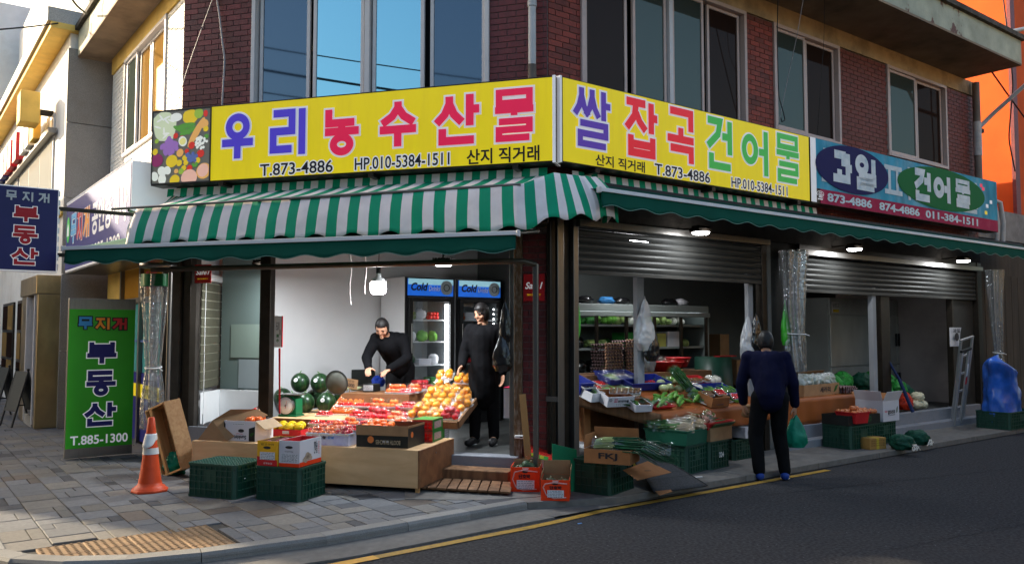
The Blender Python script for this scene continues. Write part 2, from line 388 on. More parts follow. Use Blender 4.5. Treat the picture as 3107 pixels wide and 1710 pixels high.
for i in range(len(KO)-1):
    mb.quad((GO[i].x, GO[i].y, -.062), (GO[i+1].x, GO[i+1].y, -.062), (KO[i+1].x, KO[i+1].y, -.055), (KO[i].x, KO[i].y, -.055))
    mb.quad((GO[i].x, GO[i].y, -.09), (GO[i+1].x, GO[i+1].y, -.09), (GO[i+1].x, GO[i+1].y, -.062), (GO[i].x, GO[i].y, -.062))
q = [GO[-1], Vector(W(FB, .9, -1.06).xy), Vector(W(FB, .9, -.99).xy), KO[-1]]; mb.quad(*[(p.x, p.y, -.0585) for p in q])
struct('gutter', mb, m_conc)
# concrete footway in front of the side-street openings, in slabs
foot = struct('footway', MB().quad(*[W(FB, x, y, -.045) for x, y in ((.0, -.98), (16, -.98), (16, .3), (.0, .3))]), m_joint)
for i in range(12):
    x0 = -.78+i*1.35; x1 = x0+1.342
    mb = MB(); mb.T = FB
    if i == 0:
        mb.prism([(-.80, -.68), (-.02, -1.0), (x1, -1.0), (x1, .3), (-.80, .3)], -.07, .001)
    else: mb.box(x0, x1, -1.0, .3, -.07, random.uniform(-.002, .002))
    obj('slab', mb, m_conc, foot, bevel=.006)
mb = MB(); mb.T = FB   # skirt of rough concrete before the deck and the corner
mb.prism([(-1.62, .10), (-1.1, -.35), (-.6, -.55), (-.1, -.45), (-.03, .3), (-1.0, 1.2)], -.03, .006)
struct('concrete_apron', mb, m_conc, bevel=.004)
# yellow line
def ribbon(P, wd, z, m, name):
    Lo = offs(P, wd/2); Ro = offs(P, -wd/2); mb = MB()
    for i in range(len(P)-1): mb.quad((Ro[i].x, Ro[i].y, z), (Ro[i+1].x, Ro[i+1].y, z), (Lo[i+1].x, Lo[i+1].y, z), (Lo[i].x, Lo[i].y, z))
    return struct(name, mb, m)
YL = [Vector(p) for p in ((-1.62, 5.50), (-1.35, 5.70), (-.97, 6.0), (-.55, 6.33), (-.14, 6.66), (.13, 6.87), (.41, 7.12))]+[Vector(W(FB, x, -1.10).xy) for x in (-.3, 1, 2, 3.3)]
YLa = [Vector(p) for p in ((-2.4, 5.1), (-2.0, 5.26), (-1.62, 5.50), (-1.35, 5.70), (-.97, 6.0))]
ribbon(YL[2:], .085, -.0695, m_yel, 'road_line'); ribbon(YLa, .10, -.0692, m_yel2, 'road_line')

# paving stones, laid square to the alley front (frame C)
random.seed(11)
m_pv = [mat('paver grey', (.150, .150, .156), .82, var=.16, vs_=30, bump=.35, bs=140, rand=.16, dirt=.4, dirtcol=(.10, .10, .10), ds=4),
        mat('paver warm grey', (.175, .160, .143), .82, var=.16, vs_=30, bump=.35, bs=140, rand=.14, dirt=.4, dirtcol=(.11, .10, .09), ds=4),
        mat('paver charcoal', (.075, .075, .082), .8, var=.15, vs_=30, bump=.3, bs=140, rand=.2),
        mat('paver brown', (.135, .108, .09), .8, var=.15, vs_=30, bump=.3, bs=140, rand=.2)]
FCi = FC.inverted()
clipP = [FCi @ Vector((p.x, p.y, 0)) for p in KI]; clipP = [Vector((p.x, p.y)) for p in clipP]
def clip(poly):
    for a, b in zip(clipP, clipP[1:]):
        e = b-a; nrm = Vector((-e.y, e.x)); out = []
        for i in range(len(poly)):
            p, q = poly[i], poly[(i+1) % len(poly)]; dp, dq = (p-a).dot(nrm), (q-a).dot(nrm)
            if dp >= 0: out.append(p)
            if (dp >= 0) != (dq >= 0): out.append(p+(q-p)*(dp/(dp-dq)))
        poly = out
        if len(poly) < 3: return None
    return poly
AP = [Vector((FCi @ W(FB, x, y)).xy) for x, y in ((-1.6, .12), (-1.08, -.62), (-.03, -.96), (3, -.98))]
def right_of_apron(p):
    v = FB.inverted() @ (FC @ Vector((p.x, p.y, 0)))
    return v.x > -.72
def inside_bld(p):
    w_ = FC @ Vector((p.x, p.y, 0)); a = FA.inverted() @ w_
    return p.y > .12 and a.y > .12
TAC = (3.36, 4.6, -1.92, -.72)
cells = []
k = 3.30
while k > -6.6:
    row = k-.30; s = -13.0+random.uniform(0, .2)
    while s < 5.5:
        Ls = random.choice((.2, .2, .3, .3, .4)) if random.random() > .0 else .3
        if random.random() < .45: cells.append((s, row, Ls, .30))
        else:
            h = random.choice((.1, .2)); cells.append((s, row, Ls, h))
            if h == .1 and Ls == .4: cells.append((s, row+h, .2, .2)); cells.append((s+.2, row+h, .2, .2))
            else: cells.append((s, row+h, Ls, .3-h))
        s = round(s+Ls, 3)
    k = round(k-.30, 3)
big = []
for (s, kk, L_, h) in cells:
    c = Vector((s+L_/2, kk+h/2))
    if inside_bld(c) or right_of_apron(c): continue
    if TAC[0]-.02 < c.x < TAC[1] and TAC[2] < c.y < TAC[3]: continue
    wv = FC @ Vector((c.x, c.y, 0)); dist = math.hypot(wv.x, wv.y)
    vis = wv.y > 5.2 and abs(wv.x)/wv.y < .66
    poly = [Vector((s+.004, kk+.004)), Vector((s+L_-.004, kk+.004)), Vector((s+L_-.004, kk+h-.004)), Vector((s+.004, kk+h-.004))]
    if s < TAC[0] < s+L_ and TAC[2] < c.y < TAC[3]:
        for p in poly: p.x = min(p.x, TAC[0]-.004)
    q = clip(poly)
    if not q: continue
    cut = len(q) != 4 or any((a-b).length > 1e-4 for a, b in zip(q, poly))
    big.append((not vis, dist/math.sqrt(L_*h/.06), s, kk, L_, h, q if cut else None, c))
big.sort(key=lambda b: (b[0], b[1]))
pm = {}
def paver_geo(mb, q, z, m=0):
    cx = sum(p.x for p in q)/len(q); cy = sum(p.y for p in q)/len(q); n = len(q); C = Vector((cx, cy))
    inn = [p+(C-p).normalized()*.006 for p in q]
    V = [(p.x, p.y, -.03) for p in q]+[(p.x, p.y, z-.004) for p in q]+[(p.x, p.y, z) for p in inn]
    F = [(i, (i+1) % n, n+(i+1) % n, n+i) for i in range(n)]+[(n+i, n+(i+1) % n, 2*n+(i+1) % n, 2*n+i) for i in range(n)]+[tuple(range(2*n, 3*n))]
    mb.add(V, F, m)
rest = MB(); cnt = 0
for b in big:
    nv, d_, s, kk, L_, h, q, c = b
    r_ = random.random(); mi = 0 if r_ < .66 else 1 if r_ < .91 else 2 if r_ < .965 else 3
    z = random.uniform(-.0022, .0022)
    if cnt < 300 and not nv:
        cnt += 1
        if q is None:
            key = (L_, h, mi)
            if key not in pm:
                mb = MB(); paver_geo(mb, [Vector((-L_/2+.004, -h/2+.004)), Vector((L_/2-.004, -h/2+.004)), Vector((L_/2-.004, h/2-.004)), Vector((-L_/2+.004, h/2-.004))], 0)
                pm[key] = mb.mesh('paver', m_pv[mi])
            link('paver', pm[key], pav, FC @ Tr(c.x, c.y, z, random.gauss(0, .006), random.gauss(0, .003)))
        else:
            mb = MB(); paver_geo(mb, q, z); link('paver', mb.mesh('paver', m_pv[mi]), pav, FC.copy())
    else:
        paver_geo(rest, q or [Vector((s+.004, kk+.004)), Vector((s+L_-.004, kk+.004)), Vector((s+L_-.004, kk+h-.004)), Vector((s+.004, kk+h-.004))], z, mi)
rest.v = [tuple(FC @ Vector(p)) for p in rest.v]
obj('paver_field', rest, m_pv, pav, kind='stuff')
# tactile tiles
m_tac = mat('tactile tile ochre brown', (.27, .165, .085), .8, var=.2, vs_=25, bump=.3, bs=120, rand=.12, dirt=.5, dirtcol=(.13, .09, .06), ds=5)
def tactile(q):
    mb = MB(); paver_geo(mb, q, 0)
    x0, x1 = min(p.x for p in q), max(p.x for p in q); y0, y1 = min(p.y for p in q), max(p.y for p in q)
    for i in range(6):
        for j in range(6):
            c = Vector((x0s+.025+i*.05, y0s+.025+j*.05))
            ins = all((q[(t+1) % len(q)]-q[t]).cross(c-q[t]) > .014*(q[(t+1) % len(q)]-q[t]).length for t in range(len(q)))
            if ins:
                V = [(c.x+.015*math.cos(a), c.y+.015*math.sin(a), -.0005) for a in [t*PI/4 for t in range(8)]]+[(c.x+.009*math.cos(a), c.y+.009*math.sin(a), .006) for a in [t*PI/4 for t in range(8)]]
                mb.add(V, [(t, (t+1) % 8, 8+(t+1) % 8, 8+t) for t in range(8)]+[tuple(range(8, 16))], 0, False)
    return mb
for i in range(4):
    for j in range(4):
        x0s, y0s = TAC[0]+i*.3, TAC[3]-.3*(j+1)
        q = clip([Vector((x0s+.003, y0s+.003)), Vector((x0s+.297, y0s+.003)), Vector((x0s+.297, y0s+.297)), Vector((x0s+.003, y0s+.297))])
        if q: obj('tactile_tile', tactile(q), m_tac, pav, FC.copy())

# ================================================================== CORNER BUILDING
m_brA = mat('dark red brick', (.150, .020, .022), .55, var=.22, vs_=22, bump=.4, bs=60, rand=.35, spec=.5, dirt=.35, dirtcol=(.035, .012, .014), ds=5)
m_brB = mat('red brick', (.235, .030, .016), .6, var=.25, vs_=18, bump=.4, bs=60, rand=.4, spec=.45, dirt=.35, dirtcol=(.04, .012, .01), ds=4)
m_brC = mat('cream painted brick', (.86, .82, .74), .7, var=.1, vs_=10, bump=.3, bs=60, dirt=.3, dirtcol=(.4, .33, .25), ds=2)
m_mort = mat('mortar', (.16, .12, .115), .9, var=.3, vs_=30, bump=.3)
m_mortC = mat('cream mortar', (.52, .47, .38), .9, var=.2, vs_=30)
m_plas = mat('stained plaster', (.52, .36, .20), .85, var=.2, vs_=4, bump=.3, bs=50, dirt=.75, dirtcol=(.10, .075, .05), ds=1.6)
m_eave = mat('flaking eave paint', (.42, .43, .33), .8, var=.3, vs_=3, bump=.4, bs=25, dirt=.95, dirtcol=(.16, .075, .065), ds=2.1, dsh=(.57, .60))
m_soff = mat('soffit concrete', (.30, .22, .15), .85, var=.25, vs_=2, dirt=.7, dirtcol=(.08, .06, .04), ds=1.1)
m_plC = mat('ochre plaster', (.85, .56, .14), .8, var=.12, vs_=3, dirt=.4, dirtcol=(.35, .22, .08), ds=1.2)
m_fr = mat('white window frame', (.72, .68, .67), .35, var=.06, dirt=.25, dirtcol=(.3, .25, .22), ds=6)
m_frd = mat('black window frame rubber', (.03, .03, .03), .6)  # even black, shared by seals, cords, slots and handles
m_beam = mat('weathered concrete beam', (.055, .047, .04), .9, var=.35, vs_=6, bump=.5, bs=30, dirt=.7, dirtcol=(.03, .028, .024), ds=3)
m_steel = mat('brushed steel post', (.22, .21, .20), .32, metal=.8, var=.2, vs_=8, dirt=.5, dirtcol=(.10, .085, .07), ds=8, stretch=(4, 4, .5))
m_dmet = mat('dark bronze metal', (.035, .028, .022), .4, metal=.6, var=.25, vs_=9, dirt=.4, dirtcol=(.02, .018, .015), ds=6)
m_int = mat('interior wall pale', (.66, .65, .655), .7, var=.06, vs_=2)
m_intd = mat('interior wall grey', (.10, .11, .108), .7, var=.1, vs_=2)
m_floor = mat('interior floor', (.07, .072, .07), .45, var=.2, vs_=3, dirt=.4)
m_step = mat('painted grey step', (.24, .25, .28), .6, var=.1, vs_=5, bump=.25, bs=60, dirt=.55, dirtcol=(.15, .15, .15), ds=5)
GL = [glassy('glass sky reflecting', (.34, .74, .90), .72, (.02, .05, .06), .012),
      glassy('glass behind insect screen', (.40, .60, .80), .20, (.012, .022, .04), .03),
      glassy('dark glass', (.6, .5, .45), .025, (.026, .015, .012), .03),
      glassy('grey green glass', (.5, .56, .5), .09, (.05, .062, .055), .015, wob=.05),
      glassy('amber lit glass', (.8, .7, .5), .25, (.30, .17, .05), .03)]
bld = thing('brick_building', 'two storey dark red brick corner building behind the yellow signs', 'building', I4)
Z1, ZS, ZH, ZT = 3.10, 3.85, 5.70, 5.95   # slab top, window sill, window head, soffit
def wall_panels(F, x0, x1, wins, mwall, mhead, name='upper_wall'):
    mb = MB(); mb.T = F; th = .2; xs = x0
    for (a, b, sill) in wins+[(x1, x1, 0)]:
        if a > xs: mb.box(xs, a, 0, th, Z1, ZH)
        if b > a: mb.box(a, b, 0, th, Z1, sill)
        xs = b
    obj(name, mb, mwall, bld)
    mb = MB(); mb.T = F; mb.box(x0, x1, -.03, .2, ZH, ZT); return obj('lintel_band', mb, mhead, bld)
def bricks(F, x0, x1, z0, z1, near, m, mb_rest, budget):
    n = 0; row = 0; z = z0
    while z < z1-.02:
        x = x0-(.1 if row % 2 else 0)
        while x < x1-.01:
            a, b = max(x, x0)+.0, min(x+.19, x1)
            if b-a > .03:
                key = (round(b-a, 3), m.name)
                if near and budget[0] > 0 and 4.05 < z < 5.72:
                    budget[0] -= 1
                    if key not in pm:
                        q = MB(); q.box(-(b-a)/2, (b-a)/2, -.009, .01, -.0285, .0285); pm[key] = q.mesh('brick', m)
                    link('brick', pm[key], bld, F @ Tr((a+b)/2, random.uniform(-.0015, .0015), z+.0285))
                else:
                    mb_rest.T = F; mb_rest.box(a, b, -.009+random.uniform(-.001, .001), .01, z, z+.057)
            x += .20
        z += .0665; row += 1
budA, budB = [120], [180]
wallA = [(.86, 3.80, ZS)]; wallB = [(.47, 3.36, ZS), (3.95, 5.55, 4.22), (6.88, 8.82, 4.26)]; wallC = [(-3.45, -1.05, 4.18)]
wall_panels(FA, -.1, 4.435, wallA, m_mort, m_mort); wall_panels(FB, .0, 9.9, wallB, m_mort, m_plas); wall_panels(FC, -4.35, .0, wallC, m_mortC, m_plC)
rA, rB, rC = MB(), MB(), MB()
def strips(x0, x1, wins):
    out = []; xs = x0
    for a, b, s_ in wins: out.append((xs, a, Z1)); xs = b
    out.append((xs, x1, Z1)); return out
for (F, x0, x1, wins, m, r_, bud) in ((FA, -.1, 4.44, wallA, m_brA, rA, budA), (FB, .01, 9.9, wallB, m_brB, rB, budB), (FC, -4.35, -.02, wallC, m_brC, rC, [0])):
    for a, b, z in strips(x0, x1, wins):
        if b-a > .05: bricks(F, a+.004, b-.004, 3.10, ZH, True, m, r_, bud)
    for (a, b, s_) in wins: bricks(F, a, b, 3.10, s_-.03, False, m, r_, [0])
obj('brick_field', rA, m_brA, bld, kind='stuff'); obj('brick_field', rB, m_brB, bld, kind='stuff'); obj('brick_field', rC, m_brC, bld, kind='stuff')
m_frB = mat('frame tinted by orange bounce', (.62, .47, .42), .35, var=.06, dirt=.3, dirtcol=(.25, .18, .15), ds=6)  # pale frame with warm light reflected from orange put into its colour
def window(F, x0, x1, z0, z1, panes, dark_in=True):
    m_fr = m_frB if F is FB else globals()['m_fr']
    """panes: (xa, xb, glass index, depth)"""
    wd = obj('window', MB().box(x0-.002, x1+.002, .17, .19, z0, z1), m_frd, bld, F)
    fr = MB(); t = .05
    fr.box(x0, x0+t, -.035, .09, z0, z1); fr.box(x1-t, x1, -.035, .09, z0, z1); fr.box(x0+t, x1-t, -.035, .09, z1-t, z1); fr.box(x0+t, x1-t, -.04, .09, z0, z0+t)
    obj('frame', fr, m_fr, wd, bevel=.004)
    for (a, b, gi, dp) in panes:
        s = MB(); q = .042
        s.box(a-q, a, dp, dp+.035, z0+t+.004, z1-t-.004); s.box(b, b+q, dp, dp+.035, z0+t+.004, z1-t-.004)
        s.box(a, b, dp, dp+.035, z0+t+.004, z0+t+.045); s.box(a, b, dp, dp+.035, z1-t-.045, z1-t-.004)
        obj('sash', s, m_fr, wd, bevel=.003)
        obj('pane', MB().box(a, b, dp+.014, dp+.02, z0+t+.04, z1-t-.04), GL[gi], wd)
    return wd
# corner front window: four tall panes
w_ = window(FA, .86, 3.80, ZS, ZH, [(.98, 1.56, 1, .03), (1.71, 2.27, 0, -.01), (2.46, 3.0, 0, -.012), (3.14, 3.70, 1, .03)])
obj('mullion', MB().box(2.335, 2.395, -.045, .095, ZS+.05, ZH-.05), m_fr, w_)
w_ = window(FB, .47, 3.36, ZS, ZH, [(.60, 1.18, 2, .03), (1.32, 1.80, 3, -.01), (1.98, 2.48, 3, -.012), (2.68, 3.24, 2, .03)])
obj('mullion', MB().box(1.86, 1.92, -.045, .095, ZS+.05, ZH-.05), m_fr, w_)
window(FB, 3.95, 5.55, 4.22, ZH, [(4.05, 4.66, 3, -.01), (4.80, 5.44, 2, .03)])
window(FB, 6.88, 8.82, 4.26, ZH, [(7.0, 7.76, 3, -.01), (7.93, 8.70, 2, .03)])
window(FC, -3.45, -1.05, 4.18, ZH, [(-3.30, -2.75, 3, -.01), (-2.62, -2.1, 4, .03), (-1.95, -1.2, 4, .03)])
# roof slab with overhang, three edges
def pA(x, y, z): return W(FA, x, y, z)
mb = MB()
out = [W(FC, -4.55, -.5), W(FC, .12, -.5), W(FB, .14, -.95), W(FB, 9.5, -.95), W(FB, 9.5, 6), W(FC, -4.55, 8)]
mb.prism([(p.x, p.y) for p in out], ZT, ZT+.03, 0)
obj('soffit', mb, m_soff, bld)
mb = MB(); mb.prism([(p.x, p.y) for p in out], ZT+.032, ZT+.42, 0); 
rf = obj('roof', mb, m_eave, bld)
mb = MB(); o2 = [W(FC, -4.60, -.56), W(FC, .14, -.56), W(FB, .12, -1.01), W(FB, 9.55, -1.01), W(FB, 9.55, 6.05), W(FC, -4.6, 8.05)]
mb.prism([(p.x, p.y) for p in o2], ZT+.422, ZT+.50, 0); obj('roof_edge', mb, mat('mossy concrete lip', (.10, .085, .07), .95, var=.5, vs_=9, bump=.8, bs=20, dirt=.8, dirtcol=(.02, .018, .015)), bld)
# ground floor: beam over the openings, piers, interior shell
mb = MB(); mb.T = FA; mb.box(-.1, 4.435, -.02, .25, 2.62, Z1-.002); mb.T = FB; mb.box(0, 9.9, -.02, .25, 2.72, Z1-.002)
obj('beam', mb, m_beam, bld)
mb = MB(); mb.T = FC; mb.box(-4.35, -3.4, 0, .2, 0, Z1-.002); mb.box(-3.4, -.02, 0, .2, 2.55, Z1-.002)
obj('alley_wall', mb, m_plC, bld)
mb = MB(); fl = [W(FA, .02, .0), W(FA, 4.43, 0.), W(FB, 9.9, 0.), W(FB, 9.9, 5.), W(FA, .02, 5.5)]
mb.prism([(p.x, p.y) for p in fl], -.05, .235); obj('floor_slab', mb, m_floor, bld)
mb = MB(); mb.prism([(p.x, p.y) for p in fl], 2.86, 2.9); obj('ceiling', mb, mat('ceiling board', (.12, .12, .12), .8), bld)
# interior walls
def wseg(p, q, z0, z1, m, name, th=.05):
    a = Vector((p[0], p[1])); b = Vector((q[0], q[1])); n = (b-a).normalized(); n = Vector((-n.y, n.x))*th
    mb = MB(); mb.prism([(a.x, a.y), (b.x, b.y), (b.x+n.x, b.y+n.y), (a.x+n.x, a.y+n.y)], z0, z1); return obj(name, mb, m, bld)
pB = lambda x, y: (W(FB, x, y).x, W(FB, x, y).y)
wseg((-3.66, 10.62), pB(-1.8, 3.87), .235, 2.86, m_int, 'back_wall')
wseg(pB(-1.85, 3.9), pB(1.85, 3.9), .235, 2.86, m_int, 'back_wall')
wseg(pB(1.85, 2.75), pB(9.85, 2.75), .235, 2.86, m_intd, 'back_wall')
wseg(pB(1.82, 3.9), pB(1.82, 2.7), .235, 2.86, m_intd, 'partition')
wseg((-3.80, 9.85), (-3.90, 10.95), .235, 2.86, m_int, 'partition')
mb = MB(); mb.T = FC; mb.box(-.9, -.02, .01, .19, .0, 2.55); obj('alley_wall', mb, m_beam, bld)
# plinth on the side street, threshold of the corner shop
mb = MB(); mb.T = FB; mb.box(3.85, 8.95, -.06, .05, -.02, .27); mb.box(9.0, 9.9, -.03, .05, -.02, .27); obj('plinth', mb, m_step, bld, bevel=.008)
mb = MB(); mb.T = FB; mb.box(3.85, 9.9, -.22, -.062, -.02, .10); obj('step', mb, m_step, bld, bevel=.01)
mb = MB(); mb.T = FA; mb.box(3.1, 4.13, -.10, .1, -.02, .245); obj('threshold', mb, m_step, bld, bevel=.01)
mb = MB(); mb.T = FA; mb.box(.02, 3.1, -.02, .04, -.02, .42); obj('plinth', mb, m_step, bld)
# corner pier: bricks in a small panel plus steel and timber posts
mb = MB(); mb.T = FA; mb.box(4.16, 4.42, .03, .2, 0, 2.62); obj('pier', mb, m_mort, bld)
for r_ in range(38):
    z = .03+r_*.0665; off = .1 if r_ % 2 else 0
    for a, b in (((4.165, 4.165+.16-off), (4.335-off, 4.415)) ):
        if b-a > .03:
            key = (round(b-a, 3), 'pierbrick')
            if key not in pm: q = MB(); q.box(-(b-a)/2, (b-a)/2, -.009, .01, -.0285, .0285); pm[key] = q.mesh('brick', m_brA)
            link('brick', pm[key], bld, FA @ Tr((a+b)/2, .03, z+.0285))
m_post = mat('scuffed timber post', (.15, .085, .045), .75, var=.35, vs_=6, bump=.5, bs=30, dirt=.6, dirtcol=(.42, .38, .34), ds=12, stretch=(3, 3, 1))
def post(F, x0, x1, y0, y1, z0, z1, m, name='post', bev=.006):
    mb = MB(); mb.T = F; mb.box(x0, x1, y0, y1, z0, z1); return obj(name, mb, m, bld, bevel=bev)
post(FA, 4.075, 4.16, -.01, .12, .02, 2.60, m_post); post(FA, 4.02, 4.072, .0, .08, .25, 2.60, m_steel)
post(FA, 4.435, 4.475, -.03, .1, 0, 2.70, m_dmet); post(FB, .03, .085, -.03, .1, 0, 2.70, m_dmet); post(FB, .10, .19, -.045, .06, 0, 2.72, m_steel)
post(FB, .20, .30, .0, .09, 0, 2.72, m_dmet); post(FB, .31, .38, -.06, .05, 0, 2.72, m_steel)
post(FA, 1.03, 1.17, -.02, .08, .25, 2.62, m_dmet); post(FA, .0, .10, -.03, .08, 0, 2.62, m_dmet); post(FA, -.30, -.20, -.03, .05, 0, 2.62, m_dmet); post(FA, -.16, -.03, -.05, .02, 0, 2.62, m_beam)
post(FB, 3.60, 3.70, -.03, .08, .0, 2.72, m_dmet); post(FB, 3.72, 3.80, -.02, .08, 0, 2.72, mat('worn pale paint', (.16, .155, .145), .6, dirt=.5)); post(FB, 3.82, 4.44, .03, .12, .0, 2.72, mat('dark plywood infill', (.025, .022, .018), .8, var=.3))
post(FB, 9.72, 9.88, -.04, .1, 0, 2.72, m_dmet); post(FB, 8.92, 9.70, .04, .1, .27, 2.1, mat('dark door panel', (.028, .027, .025), .5, var=.3), 'door_panel')
post(FB, 8.84, 8.91, -.0, .1, .27, 2.1, m_dmet)
m_pale = mat('pale painted post', (.30, .31, .33), .5, var=.1, dirt=.3)
post(FB, 6.33, 6.43, .0, .08, .27, 2.2, m_pale); post(FB, 6.60, 6.86, .02, .12, .27, 2.2, m_dmet)
post(FB, 1.78, 1.90, .45, .52, .235, 2.3, m_pale); post(FB, 3.42, 3.52, .06, .12, .3, 2.3, m_pale)
# roller shutters, let half down: each slat a part
m_shut = mat('roller shutter aluminium', (.045, .045, .043), .5, metal=.25, var=.25, vs_=5, dirt=.45, dirtcol=(.10, .095, .085), ds=4, stretch=(.4, 1, 8))
for (x0, x1, zb) in ((.39, 3.60, 2.145), (4.46, 9.70, 2.065)):
    n = 7; pit = .074; key = ('slat', x0)
    prof = [(0, 0), (-.006, .012), (-.016, .036), (-.014, .055), (-.002, .069)]
    q = MB(); L_ = x1-x0; k = len(prof)
    q.add([(-L_/2, y, z) for y, z in prof]+[(L_/2, y, z) for y, z in prof], [(i, k+i, k+i+1, i+1) for i in range(k-1)], 0, True)
    me = q.mesh('slat', m_shut)
    b0 = MB(); b0.T = FB; b0.box(x0-.02, x1+.02, -.03, .22, zb+.03+n*pit, 2.719)
    sh = obj('roller_shutter', b0, m_dmet, bld)
    for i in range(n): link('slat', me, sh, FB @ Tr((x0+x1)/2, .0, zb+.045+i*pit))
    mb = MB(); mb.T = FB; mb.box(x0, x1, -.02, .02, zb, zb+.043); obj('bottom_rail', mb, m_shut, sh, bevel=.003)
    mb = MB(); mb.T = FB; mb.box(x0-.05, x1+.05, -.13, -.032, zb+.50, zb+.575); obj('housing_lip', mb, m_steel, sh, bevel=.004)
# rainwater pipes
m_pipe = mat('white pvc pipe', (.55, .54, .53), .45, var=.1, dirt=.4, dirtcol=(.2, .17, .15), ds=5)
mb = MB(); mb.T = FA; mb.tube([(4.30, -.10, 6.0), (4.30, -.10, 4.22)], .042, 12); mb.tube([(4.30, -.10, 5.0), (4.30, -.10, 4.94)], .05, 12); mb.box(4.28, 4.32, -.1, .0, 4.95, 4.97)
p_ = obj('downpipe', mb, m_pipe, bld); mb = MB(); mb.T = FA; mb.tube([(4.30, -.10, 4.32), (4.30, -.10, 3.9)], .046, 12); obj('pipe_collar', mb, mat('rusty collar', (.16, .13, .11), .8, var=.3), p_)
mb = MB(); mb.T = FB; mb.tube([(9.72, -.12, 5.9), (9.72, -.12, 4.9), (9.72, -.12, 3.3)], .06, 12, 0); p_ = obj('downpipe', mb, mat('old brown pipe', (.23, .19, .16), .6, var=.2, dirt=.3), bld)
mb = MB(); mb.T = FB; mb.tube([(9.72, -.12, 5.2), (9.72, -.12, 4.6)], .068, 12); obj('pipe_collar', mb, m_pipe, p_)
mb = MB(); mb.T = FB
mb.tube([(9.78, -.12, 5.1), (9.95, -.3, 5.35), (9.75, -.95, 5.72), (9.62, -1.1, 6.2), (9.58, -1.12, 6.5), (9.50, -1.0, 6.56), (9.35, -.85, 6.52)], .035, 10)
obj('overflow_hose', mb, mat('white hose', (.60, .60, .60), .4, dirt=.2), bld)
# broken side wall and masonry at the left end of the corner front (cables, rubble)
mb = MB(); mb.T = FA; mb.box(-.38, -.1, -.02, .2, 2.62, 4.2); obj('rough_wall', mb, m_beam, bld)

# ================================================================== NEIGHBOURS
# orange house at the right
org = thing('orange_house', 'tall orange rendered house rising behind the right end of the brick building', 'building', Tr(0, 0, 0))
mb = MB(); mb.T = FB; mb.box(12.6, 22, .45, 9, -.05, 12.0); obj('wall', mb, mat('orange render', (.70, .10, .015), .85, var=.15, vs_=1.5, bump=.25, bs=12, dirt=.25, dirtcol=(.35, .06, .02), ds=.7), org)
mb = MB(); mb.T = FB; mb.box(12.55, 12.75, .38, .449, 0, 12.0); obj('brick_pilaster', mb, m_brA, org)
ann = thing('annex_building', 'low grey annex with a small framed window in front of the orange house', 'building', I4)
mb = MB(); mb.T = FB; mb.box(9.91, 11.3, .5, 4, -.05, 5.35); obj('wall', mb, mat('grey pink render', (.42, .37, .36), .85, var=.12, vs_=2, dirt=.5, dirtcol=(.2, .17, .16), ds=1.4), ann)
mb = MB(); mb.T = FB; mb.box(9.91, 11.35, .45, 4, 5.352, 5.43); obj('coping', mb, m_beam, ann)
mb = MB(); mb.T = FB; mb.box(10.0, 10.62, .44, .5, 3.75, 4.55); wf = obj('window', mb, m_dmet, ann)
mb = MB(); mb.T = FB; mb.box(10.08, 10.54, .425, .445, 3.83, 4.45); obj('pane', mb, glassy('cream blind glass', (.8, .8, .7), .1, (.30, .25, .15), .1), wf)
mb = MB(); mb.T = FB; mb.box(9.91, 14.5, .1, .4, -.05, 3.2); obj('yard_wall', mb, mat('dark plank wall', (.09, .07, .05), .85, var=.3, vs_=3, dirt=.5, stretch=(6, 1, .6)), ann)
mb = MB(); mb.T = FB
for i in range(16): mb.box(9.95+i*.28, 10.19+i*.28, .06, .098, .02, 2.6)
for i in range(16): obj('plank', (lambda b: (setattr(b, 'T', FB), b.box(9.95+i*.28, 10.215+i*.28, .06, .098, .02, 2.55))[1])(MB()), MC['dark plank wall'], ann)
mb = MB(); mb.T = FB; mb.box(9.91, 14.5, .02, .42, 3.202, 3.75)
obj('parapet', mb, mat('grey parapet', (.30, .28, .26), .85, var=.2, dirt=.6, ds=2), ann)
for i, (sx, sy) in enumerate(((0, 0), (.12, -.05))):
    mb = MB(); mb.T = FB; mb.tube([(10.25+sx, .0+sy, 3.9), (10.45+sx, -.06+sy, 3.85), (10.5+sx, -.08+sy, 3.5), (10.5+sx, -.06+sy, 3.1)], .04, 8)
    obj('pipe_elbow', mb, m_pipe, ann)
# building two down the alley (granite corner, white front)
b2 = thing('white_building', 'sunlit white building with a granite corner and steel porch down the alley', 'building', I4)
m_wht = mat('white render', (.84, .82, .78), .8, var=.08, vs_=2, dirt=.3, dirtcol=(.4, .33, .24), ds=1.2)
m_gran = mat('speckled granite', (.30, .285, .265), .7, var=.35, vs_=120, bump=.15, dirt=.35, dirtcol=(.16, .13, .10), ds=1.5, rand=.1)
mb = MB(); mb.T = FC; mb.box(-15.5, -4.62, -.6, 3.5, 0, 6.35); obj('wall', mb, m_wht, b2)
for i, z in enumerate((0, 1.22, 2.44, 3.66, 4.88)):
    mb = MB(); mb.T = FC; mb.box(-4.618, -4.58, -.63, .15, z+.005, z+1.215); obj('panel', mb, m_gran, b2, bevel=.004)
mb = MB(); mb.T = FC; mb.box(-15.6, -4.5, -.90, .0, 6.352, 6.45); obj('eave', mb, m_plC, b2)
mb = MB(); mb.T = FC; mb.box(-15.6, -4.5, -.95, .0, 6.452, 6.68); obj('parapet', mb, mat('pale granite parapet', (.42, .40, .36), .7, var=.25, vs_=60), b2)
mb = MB(); mb.T = FC; mb.box(-15.5, -5.5, -.2, 3.5, 6.722, 9.6); obj('upper_wall', mb, m_wht, b2)
mb = MB(); mb.T = FC; mb.box(-5.49, -5.3, -.1, 1.5, 6.722, 9.6); obj('dark_pipe_box', mb, m_dmet, b2)
